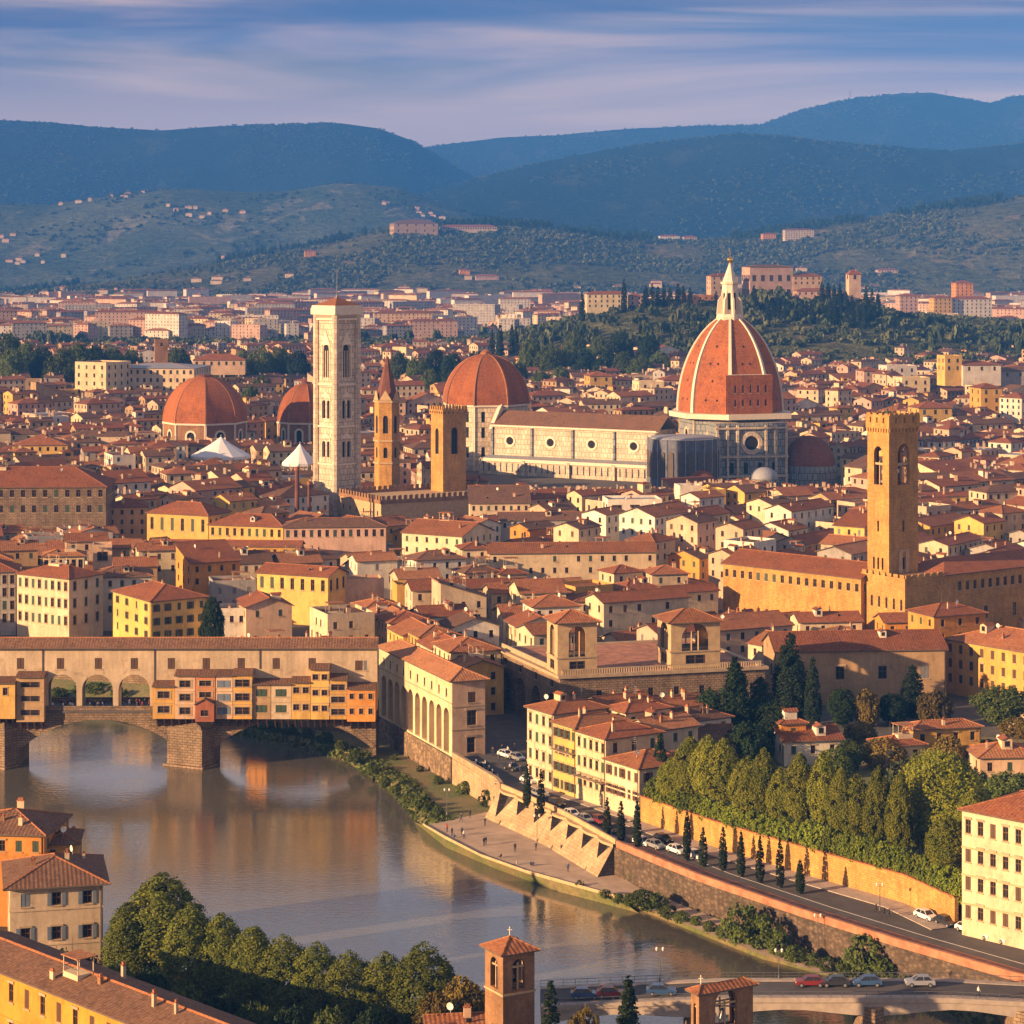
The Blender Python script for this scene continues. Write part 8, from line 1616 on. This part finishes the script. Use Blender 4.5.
# suburbs on the plain
rs = random.Random(5)
for k in range(2300):
    t = rs.random(); y = 2150 + 2350 * t ** .8; x = rs.uniform(-.24, .24) * y
    if HV.Yt < y < HV.Yb and ground_z(x, y) > 3: continue
    w, d, h = rs.uniform(14, 40), rs.uniform(11, 16), rs.uniform(9, 26); 
    if rs.random() < .12: w, h = rs.uniform(40, 75), rs.uniform(20, 34)
    rot = rs.choice([.35, .55, -.5, .1]) + rs.uniform(-.1, .1); u = Vector((math.cos(rot), math.sin(rot))); v = Vector((-u.y, u.x)); c = Vector((x, y)); fp = [tuple(c + u * a * w / 2 + v * b * d / 2) for a, b in ((-1, -1), (1, -1), (1, 1), (-1, 1))]
    soup_house(fp, h, 'hip' if rs.random() < .6 else 'flat', 0, rs.choice(['cream', 'white', 'white', 'white', 'pink', 'pink', 'peach', 'lemon', 'grey', 'grey']), rs.choice(['terracotta', 'clay', 'rust']), rs, win=y < 3600, step=4.5, wz=3.6, slope=.3)
for k in range(70):   # houses on the lower slopes
    y = rs.uniform(4350, 5000); x = rs.uniform(-.23, .23) * y; z = ground_z(x, y); w = rs.uniform(12, 26); c = Vector((x, y)); fp = [tuple(c + Vector((a * w / 2, b * 6))) for a, b in ((-1, -1), (1, -1), (1, 1), (-1, 1))]
    if z < 70: soup_house(fp, z + rs.uniform(4, 8), 'hip', 0, rs.choice(['cream', 'beige', 'peach']), 'rust', rs, z - 4, False)
for k in range(54):
    cy_, cx_ = ((6500, -1330), (6900, -900), (7250, -1180), (6300, -700), (7000, -260), (6700, -1500))[k % 6]; y = cy_ + rs.gauss(0, 60); x = cx_ + rs.gauss(0, 70); z = float(HF.z(x, y)); w = rs.uniform(9, 20); c = Vector((x, y)); fp = [tuple(c + Vector((a * w / 2, b * 7))) for a, b in ((-1, -1), (1, -1), (1, 1), (-1, 1))]; soup_house(fp, z + rs.uniform(5, 9), 'hip', 0, rs.choice(['cream', 'peach', 'beige']), 'rust', rs, z - 6, False)
struct(soup.build('town_houses', SM), 'mass of tiled roofs and house fronts filling the town and suburbs beyond', 'stuff')
del soup
# ------------------------------------------------------------------ woods as masses
def wood(name, pts, hts, wds, mats, label, nq=34, leaf=.30, seed=3):
    """many small trees in one mesh; unit crown of leaf clumps, thrown at every point"""
    rng = np.random.default_rng(seed); protos = []
    for k in range(6):
        m = nq; d = rng.normal(size=(m, 3)); d /= np.linalg.norm(d, axis=1, keepdims=True); d[:, 2] = np.abs(d[:, 2]) * 1.0 - .25; c = d * rng.uniform(.65, 1.05, (m, 1)); c[:, 2] = c[:, 2] * .55 + .42; nn = d * .8 + rng.normal(size=(m, 3)) * .5 + np.array([0, 0, .2]); nn /= np.linalg.norm(nn, axis=1, keepdims=True)
        protos.append(leaf_quads(c, nn, leaf, rng, .8))
    pts = np.asarray(pts); n = len(pts); V = np.empty((n, nq * 4, 3)); ks = rng.integers(0, 6, n)
    for i in range(n):
        a = rng.uniform(0, 6.28); p = protos[ks[i]]; ca, sa = math.cos(a), math.sin(a); q = np.stack([p[:, 0] * ca - p[:, 1] * sa, p[:, 0] * sa + p[:, 1] * ca, p[:, 2]], 1); V[i] = q * np.array([wds[i], wds[i], hts[i]]) + pts[i]
    v = V.reshape(-1, 3); k = len(v) // 4; mi = np.repeat(rng.integers(0, len(mats), n), nq).astype(np.int32)
    o = bpy.data.objects.new(name, np_mesh(bpy.data.meshes.new(name), v, np.full(k, 4, np.int32), np.arange(4 * k, dtype=np.int32), mi, mats, uv=False)); COL.objects.link(o); struct(o, label, 'stuff')
rng = np.random.default_rng(77)
def scatter(h, n, y0, y1, minz, dens=None, edge=.24):
    y = rng.uniform(y0, y1, n); x = rng.uniform(-edge, edge, n) * y; z = h.z(x, y); k = z > minz
    if dens is not None: k &= rng.uniform(0, 1, n) < dens(x, y, z)
    return np.stack([x, y, z - .5], 1)[k]
def clump(lam, seed, lo): return lambda x, y, z: np.clip((vnoise(x / lam, y / lam, seed) - lo) * 3, .04, 1)
p = scatter(HV, 5200, 1765, 2900, 1.0, lambda x, y, z: np.clip(.25 + clump(90, 5, -.35)(x, y, z), 0, 1)); wood('hillside_woods', p, rng.uniform(4.5, 8, len(p)), rng.uniform(3.4, 6.0, len(p)), ['far_leaf', 'far_olive', 'far_olive'], 'green woods covering the villa hill', 44, .30, 3)
p = scatter(HB, 17000, 4360, 5750, 3.0, clump(180, 8, -.25)); wood('hillside_woods', p, rng.uniform(5, 10, len(p)), rng.uniform(4, 8, len(p)), ['far_olive', 'far_leaf'], 'olive groves and woods on the far hillside', 22, .36, 4)
y = rng.uniform(5450, 5680, 1500); x = rng.uniform(-.24, .24, 1500) * y; p = np.stack([x, y, HB.z(x, y) - 1], 1)[vnoise(x / 120, y / 500, 4) > -.1]; wood('ridge_woods', p, rng.uniform(12, 26, len(p)), rng.uniform(3.5, 6, len(p)), ['dark_leaf'], 'dark trees standing along the far hill crest', 22, .36, 5)
n = 2600; y = rng.uniform(1250, 4300, n); x = rng.uniform(-.24, .24, n) * y; k = (vnoise(x / 130, y / 300, 14) > .22); p = np.stack([x, y, np.zeros(n)], 1)[k]; p[:, 2] = [max(0, ground_z(a, b)) for a, b, _ in p]; wood('town_trees', p, rng.uniform(9, 17, len(p)), rng.uniform(4, 7.5, len(p)), ['far_leaf', 'far_leaf', 'far_olive'], 'clumps of trees between the far suburbs', 40, .32, 6)
for h_, n, y0, y1, lb, sd in ((HCc, 15000, 6800, 9050, 'trees on the broad wooded ridge', 8), (HF, 5200, 5900, 7650, 'trees and copses on the hazy lower hills', 9), (HD, 9000, 9200, 10550, 'trees on the blue flat topped mountain', 10), (HE, 8000, 11600, 13050, 'trees on the distant blue peak', 11)):
    p = scatter(h_, n, y0, y1, 20, clump(320, sd, -.15) if h_ is not HF else clump(170, sd, .12)); wood('mountain_woods', p, rng.uniform(5, 9, len(p)), rng.uniform(4, 8, len(p)), ['dark_leaf', 'far_leaf'], lb, 14, .5, sd)
# grass along the banks
c = []
for a, b in zip(INN, INN[1:]):
    for k in range(int((b - a).length * 22)):
        t, o_ = rng.uniform(), rng.uniform(-2.2, 3.2); d = (b - a).normalized(); q = a.lerp(b, t) + Vector((-d.y, d.x, 0)) * o_
        if inside(q, PLAZA): continue
        c.append((q.x, q.y, -5.3 + min(o_, 0) * .75 + .15))
c = np.array(c); nn = rng.normal(size=c.shape); nn[:, 2] *= .3; nn /= np.linalg.norm(nn, axis=1, keepdims=True); v = leaf_quads(c, nn, .42, rng, .6)
o = bpy.data.objects.new('bank_grass', np_mesh(bpy.data.meshes.new('bank_grass'), v, np.full(len(c), 4, np.int32), np.arange(4 * len(c), dtype=np.int32), None, ['grass_leaf'], uv=False)); COL.objects.link(o); struct(o, 'tall grass along the waterline', 'stuff')
# ------------------------------------------------------------------ labels that single each thing out
WC = dict(cream='cream', lemon='pale yellow', yellow='yellow', ochre='ochre', peach='peach', pink='pink', white='white', beige='beige', grey='grey', tan='brown', orange='orange', gold_stone='golden')
RC = dict(terracotta='terracotta', rust='dark red', clay='orange', umber='brown')
LM = [((97, 690), 'old bridge arches'), ((430, 690), 'arcade building'), ((572, 640), 'slim pavilion tower'), ((690, 640), 'wide pavilion tower'), ((790, 585), 'golden palace wing'), ((892, 500), 'fortress tower'), ((160, 612), 'yellow corner house'), ((45, 600), 'cream palace'), ((178, 520), 'yellow hall'), ((53, 500), 'dark palace'), ((337, 420), 'marble bell tower'), ((448, 450), 'square stone tower'),
      ((572, 560), 'long cream building'), ((640, 505), 'modern white block'), ((752, 440), 'round transept window'), ((270, 608), 'peach gable'), ((292, 580), 'long yellow house'), ((432, 535), 'broad white gable'), ((850, 680), 'long brown building'), ((985, 665), 'ochre palace'), ((940, 740), 'ochre villa'), ((810, 750), 'white villa'), ((610, 300), 'pale yellow hill villa'), ((770, 290), 'massive hill villa'), ((205, 400), 'far left dome'), ((150, 388), 'cream institute'),
      ((486, 385), 'marble drum dome'), ((725, 370), 'great dome'), ((620, 740), 'yellow house row'), ((690, 850), 'close pair of white cars'), ((938, 830), 'largest plane tree'), ((660, 765), 'tall garden cypress'), ((555, 845), 'scalloped wall'), ((868, 1000), 'road bridge pier'), ((480, 740), 'arcade corner'), ((800, 880), 'last roadside cypress'), ((20, 340), 'left edge'), ((640, 360), 'sunlit lemon house')]
def ordinal_labels(items):
    """items: (object, head phrase, short noun, image point); counted outwards from the nearest landmark on one side of it"""
    bk = {}
    for o, head, short, p in items:
        l = min(LM, key=lambda q: math.dist(q[0], p)); dx, dy = p[0] - l[0][0], p[1] - l[0][1]
        side = ('right of' if dx > 0 else 'left of') if abs(dx) > abs(dy) else ('below' if dy > 0 else 'above')
        bk.setdefault((head, side, l[1]), []).append((math.dist(l[0], p), o, head, short))
    for (hd, side, l), it in bk.items():
        it.sort(key=lambda q: q[0])
        for k, (_, o, head, short) in enumerate(it):
            n_ = ORD[k] if k < len(ORD) else f'{k + 1}th'
            o['label'] = f'{head}, {n_} such {short} {side} the {l}'
it = []
for h in HOUSES:
    if h['o'].get('label'): continue
    c = (sum(p[0] for p in h['fp']) / 4, sum(p[1] for p in h['fp']) / 4, h['z']); w = WC.get(h['wall'], 'stone'); r = RC.get(h['rf'], 'tiled')
    f = 'flat roofed' if h['roof'] == 'flat' else {'gable': 'gabled', 'hip': 'hipped', 'shed': 'lean-to'}[h['roof']]
    it.append((h['o'], f'{w} {f} house with {r} tiles' if f != 'flat roofed' else f'{w} flat roofed house', 'house', PX(c))); h['o']['group'] = 'houses packed in the old town'
ordinal_labels(it)
ordinal_labels([(o, d, s, PX((o.location.x, o.location.y, o.location.z + H * .6))) for o, d, s, H in TREES])
seen = {}
for o in scene.objects:
    if o.parent is None and o.get('label') and not o.get('group'):
        seen.setdefault(o['label'], []).append(o)
for l, v in seen.items():
    if len(v) > 1: print('SAME', l, len(v))
